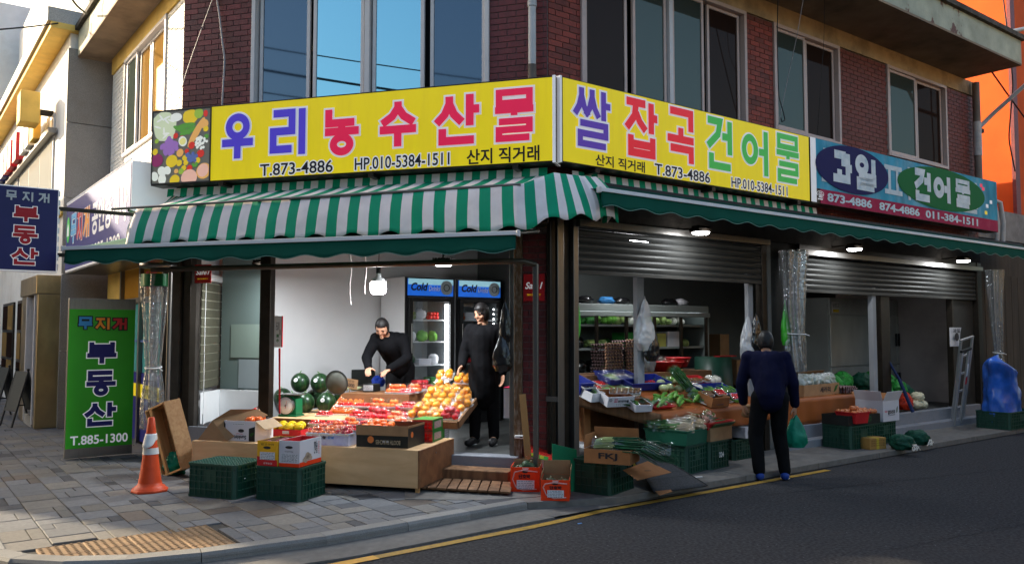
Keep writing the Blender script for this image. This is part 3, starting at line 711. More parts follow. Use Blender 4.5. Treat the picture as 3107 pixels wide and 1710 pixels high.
for (x0, x1, z0, z1, n) in ((-14.2, -10.8, 4.0, 5.3, 3), (-10.4, -5.9, 3.55, 5.3, 3), (-9.0, -5.6, 2.75, 3.35, 4)):
    wd = obj('window', (lambda b: (setattr(b, 'T', FC), b.box(x0, x1, -.63, -.602, z0, z1))[1])(MB()), m_fr, b2)
    for i in range(n):
        a = x0+.07+(x1-x0-.07)*i/n; b = x0+(x1-x0-.0)*(i+1)/n-.07
        obj('pane', (lambda q: (setattr(q, 'T', FC), q.box(a, b, -.637, -.629, z0+.07, z1-.07))[1])(MB()), glassy('sunlit pale glass', (.9, .9, .85), .35, (.55, .52, .45), .08), wd)
mb = MB(); mb.T = FC; mb.box(-15.5, -4.62, -.66, -.602, 3.40, 3.50); obj('ledge', mb, m_plC, b2)
# steel porch
m_gold = mat('stained stainless panel', (.42, .31, .16), .28, metal=.85, var=.3, vs_=2.5, dirt=.3, dirtcol=(.12, .08, .04), ds=2, stretch=(1, 1, .6))
mb = MB(); mb.T = FC; mb.box(-6.7, -4.75, -.95, -.602, 2.12, 2.42); mb.box(-6.7, -5.95, -.92, -.602, .0, 2.118); mb.box(-4.95, -4.75, -.92, -.602, 0, 2.118); pc = obj('steel_porch', mb, m_gold, b2, bevel=.01)
mb = MB(); mb.T = FC; mb.box(-5.94, -5.88, -.94, -.602, .05, 2.1); mb.box(-5.02, -4.96, -.94, -.602, .05, 2.1); obj('white_trim', mb, m_fr, pc)
mb = MB(); mb.T = FC; mb.box(-5.9, -5.0, -.93, -.602, 0, .17); obj('step', mb, m_gran, pc)
mb = MB(); mb.T = FC; mb.box(-5.87, -5.03, -.64, -.604, .2, 2.1); obj('door', mb, glassy('dark door glass', (.6, .6, .6), .2, (.01, .01, .01)), pc)
# ground floor shop windows of building two
for (x0, x1) in ((-9.9, -8.5), (-8.2, -7.1), (-12.6, -10.6)):
    wd = obj('shop_window', (lambda b: (setattr(b, 'T', FC), b.box(x0, x1, -.64, -.602, .25, 2.15))[1])(MB()), m_dmet, b2)
    for r_ in range(3):
        for i in range(2):
            a = x0+.06+(x1-x0-.06)*i/2; b = x0+(x1-x0)*(i+1)/2-.06; z = .35+r_*.6
            obj('pane', (lambda q: (setattr(q, 'T', FC), q.box(a, b, -.648, -.638, z, z+.54))[1])(MB()), GL[4] if (r_+i) % 2 else GL[2], wd)
# box letters on building two
sg2 = thing('box_letter_sign', 'row of red, blue and white box letters fixed under the eave of the white building', 'sign', I4)
m_red = flat('sign red', (.62, .03, .04)); m_nav = flat('sign navy', (.02, .03, .22)); m_whi = flat('sign white', (.80, .80, .80), .45)
mb = MB(); mb.T = FC; mb.box(-13.0, -5.6, -.75, -.62, 4.9, 4.98); obj('rail', mb, m_steel, sg2)
for i, x in enumerate((-12.6, -11.9, -11.2, -10.5, -9.6)):
    c_ = (m_nav, m_nav, m_red, m_red, m_red)[i]
    l_ = obj('letter_box', (lambda b: (setattr(b, 'T', FC), b.box(x, x+.55, -.86, -.72, 4.99, 5.55))[1])(MB()), c_, sg2)
    obj('letter', (lambda b: (setattr(b, 'T', FC @ Tr(x+.04, -.864, 5.03)), b)[1])(syllable('지개부동산'[i], .46, .46, .07, 0)), [m_whi, m_whi], l_)
for i, x in enumerate((-8.6, -7.9, -7.2)):
    mb = MB(); mb.T = FC; mb.box(x, x+.5, -.84, -.72, 4.99, 5.5); obj('letter_box', mb, m_whi if i < 2 else m_plC, sg2)
spk = thing('outdoor_floodlight', 'beige floodlight box on the white building eave beside the box letters', 'light fixture', FC @ Tr(-6.2, -.95, 5.1))
obj('housing', MB().box(-.25, .25, -.18, .12, 0, .55), m_plC, spk, bevel=.02); obj('bracket', MB().box(-.03, .03, .1, .35, .2, .3), m_dmet, spk)
# far tiled tower
tw = thing('tiled_tower', 'distant grey tiled office block behind the alley at the far left', 'building', Tr(-20.8, 30, .0))
obj('wall', MB().box(-7, 3.2, 0, 8, 0, 12.0), mat('grey tile joint', (.22, .23, .24), .8), tw)
q = MB().box(0, 1.24, -.03, 0, 0, .96).mesh('panel', mat('grey facade tile', (.60, .62, .64), .6, var=.1, rand=.08))
for r_ in range(12):
    for c in range(8): link('panel', q, tw, Tr(-7+.02+c*1.27, 0, .02+r_*1.0))
w2 = thing('far_white_building', 'overexposed white rendered block standing behind the white building at the upper left', 'building', I4)
mb = MB(); mb.T = FC; mb.box(-26, -16.2, -1.0, 1, 0, 10.6); obj('wall', mb, m_wht, w2)
for r_ in range(3):
    mb = MB(); mb.T = FC; mb.box(-24, -22, -1.02, -.99, 2+r_*3, 3.4+r_*3); obj('window', mb, GL[3], w2)
for r_ in range(3):
    mb = MB(); mb.T = FC; mb.box(-20, -18, -1.02, -.99, 2+r_*3, 3.4+r_*3); obj('window', mb, GL[3], w2)
# unseen alley houses, sized and spaced to cast the shade; brick house stands in reflections
def house(nm, label, F, x0, x1, y0, y1, h, m, nwin, side=-1):
    t = thing(nm, label, 'building', I4)
    mb = MB(); mb.T = F; mb.box(x0, x1, y0, y1, -.05, h); obj('wall', mb, m, t)
    mb = MB(); mb.T = F; mb.box(x0-.2, x1+.2, y0-.2, y1+.2, h+.002, h+.15); obj('roof', mb, m_beam, t)
    yy = y1 if side > 0 else y0
    for r_ in range(max(1, int(h/2.9))):
        for i in range(nwin):
            xc = x0+(x1-x0)*(i+.5)/nwin; mb = MB(); mb.T = F
            mb.box(xc-.8, xc+.8, yy-.03, yy+.03, .9+r_*2.9, 2.3+r_*2.9); wd = obj('window', mb, m_fr, t)
            mb = MB(); mb.T = F; mb.box(xc-.72, xc-.04, yy-.04, yy+.04, .98+r_*2.9, 2.22+r_*2.9); mb.box(xc+.04, xc+.72, yy-.04, yy+.04, .98+r_*2.9, 2.22+r_*2.9); obj('pane', mb, GL[2], wd)
    return t
house('shade_house', 'unseen grey house set for shade on the other side of the alley, towards the junction', FC, -3.2, 16, -9.5, -5.9, 5.6, m_gran, 4, 1)
house('shade_house', 'unseen grey house set for shade on the other side of the alley, beyond the gap', FC, -34, -13.0, -9.5, -5.6, 7.0, m_wht, 6, 1)
m_ybr = mat('yellow brick', (.42, .30, .15), .8, var=.2, vs_=9, rand=.2)
hb = house('brick_house', 'yellow brick house across the side street', FB, 7.5, 22, -15, -8.5, 6.8, m_ybr, 5, 1)
rb = MB(); rb.T = FB
for r_ in range(70):
    for i in range(46):
        x = 7.52+i*.31+(.15 if r_ % 2 else 0)
        if x+.29 < 21.9: rb.box(x, x+.295, -8.5, -8.485, .1+r_*.095, .1+r_*.095+.082)
    if r_ < 70:
        for i in range(20): rb.box(7.485, 7.5, -14.9+i*.31, -14.9+i*.31+.295, .1+r_*.095, .1+r_*.095+.082)
obj('brick_field', rb, m_ybr, hb, kind='stuff')
# ================================================================== SIGNS
def PL(F, px, py, k=0.):
    """survey helper: local (x, z) on the plane y=k of a street front"""
    r = ray(px, py); Fi = F.inverted(); a = Fi @ Vector((0, 0, EYE)); b = Fi.to_3x3() @ r
    t = (k-a.y)/b.y; return (a.x+b.x*t, a.z+b.z*t)
def ftext(s, x0, z0, x1, z1, m, parent, mw, outline=None, bold=0., ow=.012, name='lettering', flip=False, y=0., shear=0.):
    """font text fitted into a box of the local XZ plane"""
    me = text_mesh(s, 1.0, bold, shear=shear)
    xs = [v.co.x for v in me.vertices]; zs = [v.co.z for v in me.vertices]
    if not xs: return
    sx = (x1-x0)/(max(xs)-min(xs)); sz = (z1-z0)/(max(zs)-min(zs)); cx, cz = (max(xs)+min(xs))/2, (max(zs)+min(zs))/2
    f = -1 if flip else 1
    M_ = Matrix.Translation(((x0+x1)/2, y, (z0+z1)/2)) @ Matrix.Diagonal((sx*f, 1, sz*f, 1)) @ Matrix.Translation((-cx, 0, -cz))
    me.transform(M_); me.materials.clear(); me.materials.append(m)
    o = link(name, me, parent, mw)
    if outline:
        m2 = text_mesh(s, 1.0, bold+ow/((sx+sz)/2), shear=shear); m2.transform(Matrix.Translation((0, .0015, 0)) @ M_); m2.materials.clear(); m2.materials.append(outline)
        link('outline', m2, parent, mw)
    return o
m_sy = mat('sign yellow vinyl', (.86, .66, .012), .4, var=.05, vs_=1.2, emit=.16, dirt=.35, dirtcol=(.62, .42, .03), ds=1.6, stretch=(2.5, 1, .35))  # faint emission added to lift the brightness of the sign face
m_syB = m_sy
m_blue = flat('letter violet blue', (.085, .055, .55), .35, .16); m_mag = flat('letter crimson', (.82, .02, .085), .35, .16)  # coloured and white letter materials here carry a slight added glow for brightness
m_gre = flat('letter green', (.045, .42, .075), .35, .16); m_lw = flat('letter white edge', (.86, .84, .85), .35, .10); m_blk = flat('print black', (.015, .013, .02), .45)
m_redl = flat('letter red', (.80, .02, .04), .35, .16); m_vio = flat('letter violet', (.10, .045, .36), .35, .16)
def place_letters(rows, F, k, col_of, parent, wdf=.155):
    for ch, x0, x1, y0, y1, m in rows:
        xc = (x0+x1)/2
        ax = PL(F, x0, (y0+y1)/2, k)[0]; bx = PL(F, x1, (y0+y1)/2, k)[0]; zt = PL(F, xc, y0, k)[1]; zb = PL(F, xc, y1, k)[1]
        ow = .022; Wd, Hd = bx-ax-2*ow-.045, zt-zb-2*ow-.045
        wd = .086 if ch not in '물쌀' else .070
        o = letter(ch, Wd, Hd, wd, ow, m, m_lw, parent, Tr(ax+ow+.022, k-.004, zb+ow+.010))
sA = thing('shop_sign', 'yellow shop sign with blue and crimson Korean letters and a fruit picture', 'sign', FA)
obj('sign_box', MB().box(-.21, 4.615, -.378, -.17, 3.215, 4.095), [m_dmet], sA, bevel=.004)
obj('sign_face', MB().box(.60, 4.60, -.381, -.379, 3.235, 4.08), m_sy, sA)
obj('edge_trim', MB().box(4.585, 4.615, -.39, -.17, 3.215, 4.097), m_lw, sA)
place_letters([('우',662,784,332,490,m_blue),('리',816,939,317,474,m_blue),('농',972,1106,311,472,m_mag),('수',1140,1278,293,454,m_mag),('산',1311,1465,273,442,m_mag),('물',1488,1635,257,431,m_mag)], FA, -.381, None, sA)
def frow(s, F, k, a, b, zr, m, parent, **kw):
    x0 = PL(F, a, 500, k)[0]; x1 = PL(F, b, 500, k)[0]; return ftext(s, x0, zr[0], x1, zr[1], m, parent, I4, y=k-.004, **kw)
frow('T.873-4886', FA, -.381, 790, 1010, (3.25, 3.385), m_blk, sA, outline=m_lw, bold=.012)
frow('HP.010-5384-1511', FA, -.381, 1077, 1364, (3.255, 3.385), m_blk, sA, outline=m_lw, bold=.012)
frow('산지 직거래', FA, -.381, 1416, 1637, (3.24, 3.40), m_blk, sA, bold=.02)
# the printed fruit and vegetable picture: a flat print of overlapping shapes
pic = obj('picture_panel', MB().box(-.19, .585, -.383, -.379, 3.235, 4.075), flat('print ground', (.30, .27, .22)), sA)
pf = MB().box(-.2, .597, -.387, -.379, 4.072, 4.088).box(-.2, .597, -.387, -.379, 3.222, 3.238).box(-.205, -.19, -.387, -.379, 3.238, 4.072).box(.583, .597, -.387, -.379, 3.238, 4.072)
obj('picture_frame', pf, flat('black print edge', (.03, .03, .035)), sA)
prc = [(.62,.68,.45),(.80,.80,.72),(.32,.16,.45),(.75,.52,.03),(.30,.45,.06),(.10,.30,.05),(.62,.04,.03),(.78,.40,.12),(.10,.14,.35),(.80,.45,.35),(.25,.03,.12),(.78,.70,.25)]
pmats = [flat('print colour %d' % i, c, .4, .2) for i, c in enumerate(prc)]  # picture inks given a weak glow so the panel looks brighter
mb = MB(); pk = [0]
def blob(x, z, rx, rz, m, rot=0, n=16, lobe=0.):
    y = -.3835-pk[0]*.00003; pk[0] += 1
    V = []
    for i in range(n):
        a = 2*PI*i/n; k_ = 1+lobe*math.cos(5*a); u, v = rx*math.cos(a)*k_, rz*math.sin(a)*k_
        V.append((min(.581, max(-.188, x+u*math.cos(rot)-v*math.sin(rot))), y, min(4.07, max(3.24, z+u*math.sin(rot)+v*math.cos(rot)))))
    mb.add(V, [tuple(range(n-1, -1, -1))], m)
def P2(u, v): return -.19+.775*(u-1095)/420., 4.075-.84*(v-790)/540.   # crop coordinates of the picture
random.seed(5)
def cluster(u, v, n, spread, r_, m, m2=None):
    for i in range(n):
        a = random.uniform(0, 2*PI); q = spread*math.sqrt(random.random()); x, z = P2(u+q*math.cos(a), v+q*math.sin(a)); blob(x, z, r_, r_, m if not m2 or i % 2 else m2)
x, z = P2(1180, 900); blob(x, z, .16, .19, 0, .3, lobe=.06); [blob(x+random.uniform(-.1, .1), z+random.uniform(-.12, .12), .05, .012, 1, random.uniform(0, 3)) for i in range(9)]
x, z = P2(1265, 840); blob(x, z, .08, .05, 1)
x, z = P2(1370, 845); blob(x, z, .105, .085, 3, 0, lobe=.05); x, z = P2(1430, 825); blob(x, z, .06, .06, 4); x, z = P2(1480, 830); blob(x, z, .03, .04, 6)
for u, v, r_ in ((1340, 910, .1), (1310, 940, -.4), (1360, 950, .3)): x, z = P2(u, v); blob(x, z, .13, .032, 5, r_)
x, z = P2(1415, 965); blob(x, z, .20, .042, 7, 1.0); x, z = P2(1470, 905); blob(x, z, .06, .055, 7)
cluster(1215, 1055, 40, 62, .028, 2); cluster(1205, 1045, 14, 48, .016, pmats.index(pmats[2]))
for u, v, r_, m in ((1265, 980, .035, 6), (1310, 1000, .03, 6), (1318, 1025, .055, 1), (1318, 1025, .045, 11), (1485, 945, .035, 3), (1490, 1000, .03, 5), (1130, 1155, .085, 10), (1125, 1010, .03, 4), (1115, 1090, .04, 3),
                    (1240, 1168, .08, 3), (1300, 1110, .05, 7), (1296, 1185, .04, 3), (1335, 1150, .035, 3), (1345, 1185, .035, 3), (1430, 1175, .038, 3), (1450, 1125, .05, 6), (1385, 1060, .045, 6), (1350, 1100, .03, 6),
                    (1330, 1225, .035, 3), (1312, 1248, .037, 4), (1372, 1228, .04, 6), (1275, 1245, .03, 7), (1170, 1240, .055, 1), (1210, 1235, .045, 1), (1115, 1275, .05, 1), (1172, 1300, .055, 1), (1265, 1312, .07, 3), (1370, 1300, .11, 9), (1370, 1304, .095, 9), (1475, 1255, .1, 7), (1470, 1250, .08, 9)):
    x, z = P2(u, v); blob(x, z, r_, r_*(.9 if m != 1 else 1.15), m, random.uniform(0, 1))
cluster(1450, 1045, 26, 45, .017, 1); cluster(1385, 1150, 22, 38, .022, 8); cluster(1410, 1200, 6, 20, .018, 5)
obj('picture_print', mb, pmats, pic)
# second yellow sign
sB = thing('shop_sign', 'yellow shop sign with violet, red and green Korean letters, beside the faded banner', 'sign', FB)
obj('sign_box', MB().box(-.125, 4.17, -.378, -.17, 3.225, 4.10), [m_dmet], sB, bevel=.004)
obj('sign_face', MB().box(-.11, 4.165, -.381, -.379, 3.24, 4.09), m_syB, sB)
obj('edge_trim', MB().box(-.15, -.126, -.385, -.17, 3.225, 4.105), m_lw, sB)
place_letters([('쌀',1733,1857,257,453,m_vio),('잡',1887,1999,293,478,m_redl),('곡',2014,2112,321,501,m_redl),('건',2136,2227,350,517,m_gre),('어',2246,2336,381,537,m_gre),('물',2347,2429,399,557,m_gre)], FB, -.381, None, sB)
frow('산지 직거래', FB, -.381, 1806, 1956, (3.25, 3.37), m_blk, sB, bold=.02)
frow('T.873-4886', FB, -.381, 1986, 2153, (3.255, 3.38), m_blk, sB, outline=m_lw, bold=.012)
frow('HP.010-5384-1511', FB, -.381, 2218, 2387, (3.255, 3.375), m_blk, sB, outline=m_lw, bold=.012)
for i, (T_, L_) in enumerate(((FA, (.75, 2.6, 4.2)), (FB, (.35, 2.2, 3.9)))):
    for x in L_: obj('bracket', MB().box(x-.03, x+.03, -.395, -.15, 3.17, 3.214), m_dmet, (sA, sB)[i])
# faded blue banner sign
sC = thing('faded_banner_sign', 'faded light blue banner sign with navy and green ovals and a crimson number strip', 'sign', FB)
m_ban = mat('faded sky blue print', (.05, .36, .52), .7, var=.35, vs_=5, dirt=.8, dirtcol=(.30, .55, .66), ds=2.2, stretch=(1, 1, .4))
obj('sign_box', MB().box(4.24, 9.80, -.37, -.17, 3.23, 4.105), m_dmet, sC)
obj('banner_face', MB().box(4.245, 9.79, -.376, -.372, 3.43, 4.10), m_ban, sC); obj('white_edge', MB().box(4.205, 4.33, -.3785, -.3765, 3.24, 4.102), m_lw, sC)
m_crim = mat('faded crimson print', (.45, .012, .07), .7, var=.12, vs_=4, dirt=.3, dirtcol=(.5, .15, .2), ds=4)
obj('number_strip', MB().box(4.42, 9.79, -.3775, -.372, 3.235, 3.428), m_crim, sC)
m_pal = mat('peeling pale vinyl', (.80, .86, .88), .6, var=.1, vs_=6, dirt=.6, dirtcol=(.20, .46, .58), ds=4)
m_gho = mat('ghost lettering white', (.66, .76, .80), .45, var=.15, vs_=8)
def ellipse_px(px0, px1, py0, py1, m, k, nm):
    xc, zc = PL(FB, (px0+px1)/2, (py0+py1)/2, k); x0 = PL(FB, px0, (py0+py1)/2, k)[0]; x1 = PL(FB, px1, (py0+py1)/2, k)[0]
    xc = (x0+x1)/2; rz = .33; zc = 3.77
    return obj(nm, MB().prism([(xc+(x1-x0)/2*math.cos(2*PI*i/48), zc+rz*math.sin(2*PI*i/48)) for i in range(48)], k, k+.0015, 0, 'y'), m, sC)
for ch, a, b, wd in (('피', 6.05, 6.85, .07), ('과', 4.45, 5.1, .07), ('어', 7.4, 8.2, .07), ('일', 8.3, 9.1, .07)):
    obj('ghost_letter', syllable(ch, b-a, .5, wd, 0), [m_gho, m_gho], sC, Tr(a, -.3795+.004, 3.50))
ellipse_px(2475, 2695, 445, 595, flat('oval navy', (.015, .015, .11), .7), -.386, 'navy_oval'); ellipse_px(2724, 2987, 507, 646, flat('oval green', (.008, .17, .04), .7), -.386, 'green_oval')
for ch, a, b in (('과', 2523, 2588), ('일', 2592, 2663), ('건', 2770, 2826), ('어', 2831, 2885), ('물', 2893, 2946)):
    x0 = PL(FB, a, 540, -.387)[0]; x1 = PL(FB, b, 540, -.387)[0]
    obj('letter', syllable(ch, x1-x0-.08, .42, .115 if ch != '물' else .07, 0), [m_pal, m_pal], sC, Tr(x0+.04, -.384, 3.56))
for s_, a, b in (('873-4886', 2511, 2646), ('874-4886', 2668, 2790), ('011-384-1511', 2808, 2966)):
    x0 = PL(FB, a, 640, -.378)[0]; x1 = PL(FB, b, 640, -.378)[0]; ftext(s_, x0, 3.275, x1, 3.395, m_gho, sC, I4, y=-.381, bold=.035)
ftext('☎', PL(FB, 2478, 610, -.378)[0], 3.27, PL(FB, 2500, 610, -.378)[0], 3.40, m_lw, sC, I4, y=-.381, bold=.01)
for (x, z, m) in ((9.15, 3.95, m_mag), (9.35, 3.62, m_lw), (9.5, 3.70, m_lw), (9.22, 3.9, m_mag), (9.3, 3.5, m_sy)):
    obj('mosaic_square', MB().box(x, x+.09, -.379, -.3765, z, z+.06), m, sC)
# blue canopy sign over the alley front
sD = thing('long_blue_sign', 'long deep blue fascia sign with coloured and white Korean letters over the alley shopfront', 'sign', FC)
m_bl = mat('sign deep blue vinyl', (.008, .014, .22), .4, var=.15, vs_=1.5, spec=.2)
obj('sign_box', MB().box(-4.45, -.10, -.6, -.05, 2.45, 3.52), m_lw, sD, bevel=.006)
obj('sign_face', MB().box(-4.43, -.12, -.606, -.602, 2.48, 3.50), m_bl, sD)
obj('soffit_panel', MB().box(-4.45, -.10, -.6, -.02, 2.425, 2.448), m_steel, sD)
cs = [flat('letter sky', (.10, .45, .80)), m_red, flat('letter orange', (.9, .35, .05))]
for i, ch in enumerate('무지개'): obj('letter', syllable(ch, .42, .42, .075, .012), [m_lw, cs[i]], sD, Tr(-3.95+i*.50, -.610, 2.86))
ftext('공인중개사', -2.35, 2.84, -.25, 3.30, m_lw, sD, I4, y=-.610, bold=.03)
ftext('T.885-1300', -2.5, 2.54, -.6, 2.72, m_lw, sD, I4, y=-.610, bold=.02)
obj('house_emblem', MB().prism([(-4.32+.14*math.cos(2*PI*i/20)+.1, 3.1+.2*math.sin(2*PI*i/20)) for i in range(20)], -.611, -.6085, 0, 'y'), m_gre, sD)
obj('house_emblem', MB().prism([(-4.30, 3.0), (-4.14, 3.0), (-4.14, 3.12), (-4.22, 3.2), (-4.30, 3.12)], -.614, -.612, 0, 'y'), m_lw, sD)
dr = MB()
for i in range(58): dr.tube([(-4.45+i*.075, -.603, 3.525), (-4.40+i*.075, -.603, 3.545)], .008, 5)
obj('light_rope', dr, m_lw, sD)
# projecting navy sign, hung off the alley front, facing the junction
FN = FC @ Tr(-.05, -1.98, 0, PI/2)          # local x runs from street to wall, -y looks at the junction
FN = FC @ Matrix.Translation((-.05, -1.98, 0)) @ Matrix.Rotation(PI/2, 4, 'Z')
sE = thing('projecting_sign', 'navy projecting box sign with red Korean letters hanging high at the left edge', 'sign', FN)
m_navy = mat('sign navy vinyl', (.018, .018, .12), .35, var=.1, vs_=3)
obj('sign_box', MB().box(0, .62, -.09, .09, 2.17, 3.08), m_lw, sE, bevel=.006); obj('sign_face', MB().box(.012, .608, -.094, -.091, 2.185, 3.068), m_navy, sE)
m_lred = flat('letter dark red', (.50, .02, .03)); 
for i, ch in enumerate('무지개'): obj('letter', syllable(ch, .10, .10, .017, 0), [m_lw, flat('silver letter', (.6, .6, .62))], sE, Tr(.12+i*.15, -.096, 2.92))
for i, ch in enumerate('부동산'): obj('letter', syllable(ch, .24, .17, .034, .008), [m_lw, m_lred], sE, Tr(.19, -.096, 2.70-i*.225))
for x in (-.004, .624):
    for j in range(9): obj('lamp_strip', MB().box(x-.006, x+.006, -.1, -.085, 2.2+j*.1, 2.26+j*.1), m_whi, sE)
obj('bracket', MB().box(.62, 1.40, -.02, .02, 2.35, 2.39).box(.62, 1.40, -.02, .02, 2.86, 2.90), m_dmet, sE)
# green standing board
FG = FC @ Matrix.Translation((-1.0, -1.07, 0)) @ Matrix.Rotation(PI/2, 4, 'Z')
sG = thing('standing_sign', 'tall green standing board with navy Korean letters and a white phone number', 'sign', FG)
m_gsg = mat('sign green vinyl', (.045, .42, .02), .35, var=.06, vs_=3)
obj('frame', MB().box(-.004, .744, -.03, .05, .02, 1.93), m_steel, sG, bevel=.006)
obj('sign_face', MB().box(0, .74, -.036, -.031, .13, 1.80), m_gsg, sG)
hc = [flat('cartoon blue', (.05, .30, .65)), flat('cartoon orange', (.9, .33, .04)), flat('cartoon red', (.55, .04, .04))]
for i, ch in enumerate('무지개'): obj('letter', syllable(ch, .155, .14, .028, .012), [m_blk, hc[i]], sG, Tr(.10+i*.19, -.039, 1.56-.004*i))
m_nv2 = flat('letter navy', (.022, .02, .16))
for i, ch in enumerate('부동산'): obj('letter', syllable(ch, .34, .265, .055, .012), [m_lw, m_nv2], sG, Tr(.20, -.039, 1.14-i*.37))
ftext('T.885-1300', .05, .17, .69, .28, m_lw, sG, I4, y=-.040, bold=.02)
# agency shopfront on the alley wall behind the board
m_amb = glassy('amber lit window', (.9, .8, .5), .15, (.55, .27, .04), .05); m_teal = glassy('teal poster glass', (.8, .9, .9), .2, (.10, .42, .42), .05)
sf = thing('agency_shopfront', 'agency shopfront with amber transom and blue lower panels behind the green board', 'shopfront', FC)
obj('frame', MB().box(-3.38, -.92, .02, .1, 2.48, 2.55).box(-3.38, -.92, -.02, .08, 1.93, 2.0).box(-3.38, -3.3, -.02, .08, .0, 2.48).box(-2.2, -2.12, -.02, .08, 0, 2.48).box(-.98, -.92, -.02, .1, 0, 2.48), m_steel, sf)
for a, b in ((-3.29, -2.21), (-2.11, -.99)):
    obj('transom_pane', MB().box(a, b, .03, .04, 2.01, 2.47), m_amb, sf); obj('pane', MB().box(a, b, .03, .04, .96, 1.92), m_teal, sf)
    obj('lower_panel', MB().box(a, b, .02, .05, .02, .95), m_bl, sf); obj('yellow_strip', MB().box(a, b, .014, .019, .62, .80), m_sy, sf)
    obj('glazing_bar', MB().box((a+b)/2-.01, (a+b)/2+.01, .0, .03, .96, 1.92).box(a, b, .0, .03, 1.38, 1.41), flat('blue bar', (.02, .10, .35)), sf)
ftext('T.885-', -2.0, 2.1, -1.3, 2.36, m_red, sf, I4, y=.026, bold=.03); ftext('경매컨설팅', -1.9, .65, -1.1, .76, m_blk, sf, I4, y=.008, bold=.01)
# red security plate on the pier, and a second one on the glass
for (F_, x0, z0, x1, z1, lab) in ((FA, 4.175, 1.85, 4.405, 2.13, 'square red security plate on the brick pier at the shop corner'), (FA, .13, 2.10, .36, 2.32, 'red security plate high inside the left glass pane')):
    t = thing('security_plate', lab, 'sign', F_)
    obj('plate', MB().box(x0, x1, -.004, .0, z0, z1), flat('plate red', (.55, .02, .025), .35), t, bevel=.001)
    ftext('Safe1', x0+.02, z0+(z1-z0)*.45, x1-.02, z0+(z1-z0)*.70, m_lw, t, I4, y=-.006, bold=.02, shear=.3)
    ftext('SECURITY', x0+.04, z0+(z1-z0)*.2, x1-.04, z0+(z1-z0)*.26, m_sy, t, I4, y=-.006)
# ================================================================== AWNINGS
m_ag = mat('awning green canvas', (.003, .34, .17), .75, var=.1, vs_=5, bump=.25, bs=20, dirt=.3, dirtcol=(.02, .12, .08), ds=2.5)
m_aw = mat('awning white canvas', (.95, .84, .80), .8, var=.06, vs_=4, bump=.25, bs=20, dirt=.35, dirtcol=(.50, .40, .36), ds=2.5)
m_dg = mat('dark green canvas', (.003, .085, .055), .95, var=.12, vs_=4, bump=.2, bs=20, dirt=.3, dirtcol=(.01, .05, .035), ds=2)
aw1 = thing('striped_awning', 'green and white striped scalloped awning wrapping the shop corner', 'awning', I4)
wallP = [W(FA, -.12, -.08, 3.17), W(FA, .2, -.08, 3.17), W(FA, 4.42, -.08, 3.17), W(FA, 4.60, -.10, 3.15), W(FB, .30, -.08, 3.15), W(FB, .34, -.08, 3.13)]
foldP = [W(FA, -.30, -.30, 2.90), W(FA, .10, -.95, 2.855), W(FA, 4.40, -.98, 2.90), W(FA, 4.66, -.66, 3.06), W(FB, .28, -.50, 3.10), W(FB, .44, -.12, 3.08)]
botP = [W(FA, -.36, -.35, 2.50), W(FA, .05, -1.05, 2.46), W(FA, 4.44, -1.08, 2.47), W(FA, 4.78, -.88, 2.60), W(FB, .36, -.70, 2.66), W(FB, .60, -.14, 2.70)]
segl = [(botP[i+1]-botP[i]).length for i in range(len(botP)-1)]; TL = sum(segl)
def pth(P, t):
    d = t*TL
    for i, l in enumerate(segl):
        if d <= l or i == len(segl)-1: return P[i].lerp(P[i+1], min(1., d/l))
        d -= l
NS = 62
def aw_fn(u, v):
    a, b, c = pth(wallP, u), pth(foldP, u), pth(botP, u)
    n_ = noise.noise(Vector((u*16, v*2, 1)))*.014+noise.noise(Vector((u*70, v*5, 4)))*.005
    side = (u < .09) or (u > .86)
    if side: n_ += .03*math.sin(u*260)*v*(.6+.4*noise.noise(Vector((u*40, 0, 2))))
    if v < .42:
        t = v/.42; p = a.lerp(b, t); p = p+Vector((0, 0, -.03*math.sin(PI*t)))
    else:
        t = (v-.42)/.58; p = b.lerp(c, t); sc_ = math.sin(u*TL*2*PI/.40)
        if t > .75: p.z += -.03*sc_*(t-.75)/.25
        out = (c-a); out.z = 0; out.normalize(); p = p+out*(.015*math.sin(PI*min(1, t*1.1)) + (.06*math.sin(PI*t) if side else 0))
    return p+Vector((n_*.5, -abs(n_), n_*.6))
g = MB().grid(aw_fn, NS*4, 14, 0, True, lambda u, v: int(u*NS) % 2)
obj('canvas', g, [m_ag, m_aw], aw1, solid=.004)
for F_, x0, x1, o_ in ((FA, -.1, 4.5, 0), (FB, .15, 4.6, 1)):
    n = int((x1-x0)/.09); vb = MB()
    for i in range(n):
        vb.T = F_; a = x0+i*.09; vb.add([(a, -.22, 3.20), (a+.09, -.22, 3.20), (a+.09, -.235, 3.10+.015*math.sin(i*1.6+1.6)), (a, -.235, 3.10+.015*math.sin(i*1.6))], [(0, 1, 2, 3)], (i+o_) % 2)
    obj('back_valance', vb, [m_ag, m_aw], aw1)
fr = MB(); fr.T = FA; fr.tube([(-.2, -.98, 2.86), (4.42, -.98, 2.9)], .015, 6); fr.tube([(0, -.1, 2.75), (0, -.96, 2.84)], .015, 6); fr.tube([(4.3, -.1, 2.78), (4.3, -.96, 2.86)], .015, 6); fr.tube([(2.1, -.1, 2.78), (2.1, -.96, 2.86)], .015, 6)
obj('frame', fr, m_steel, aw1)
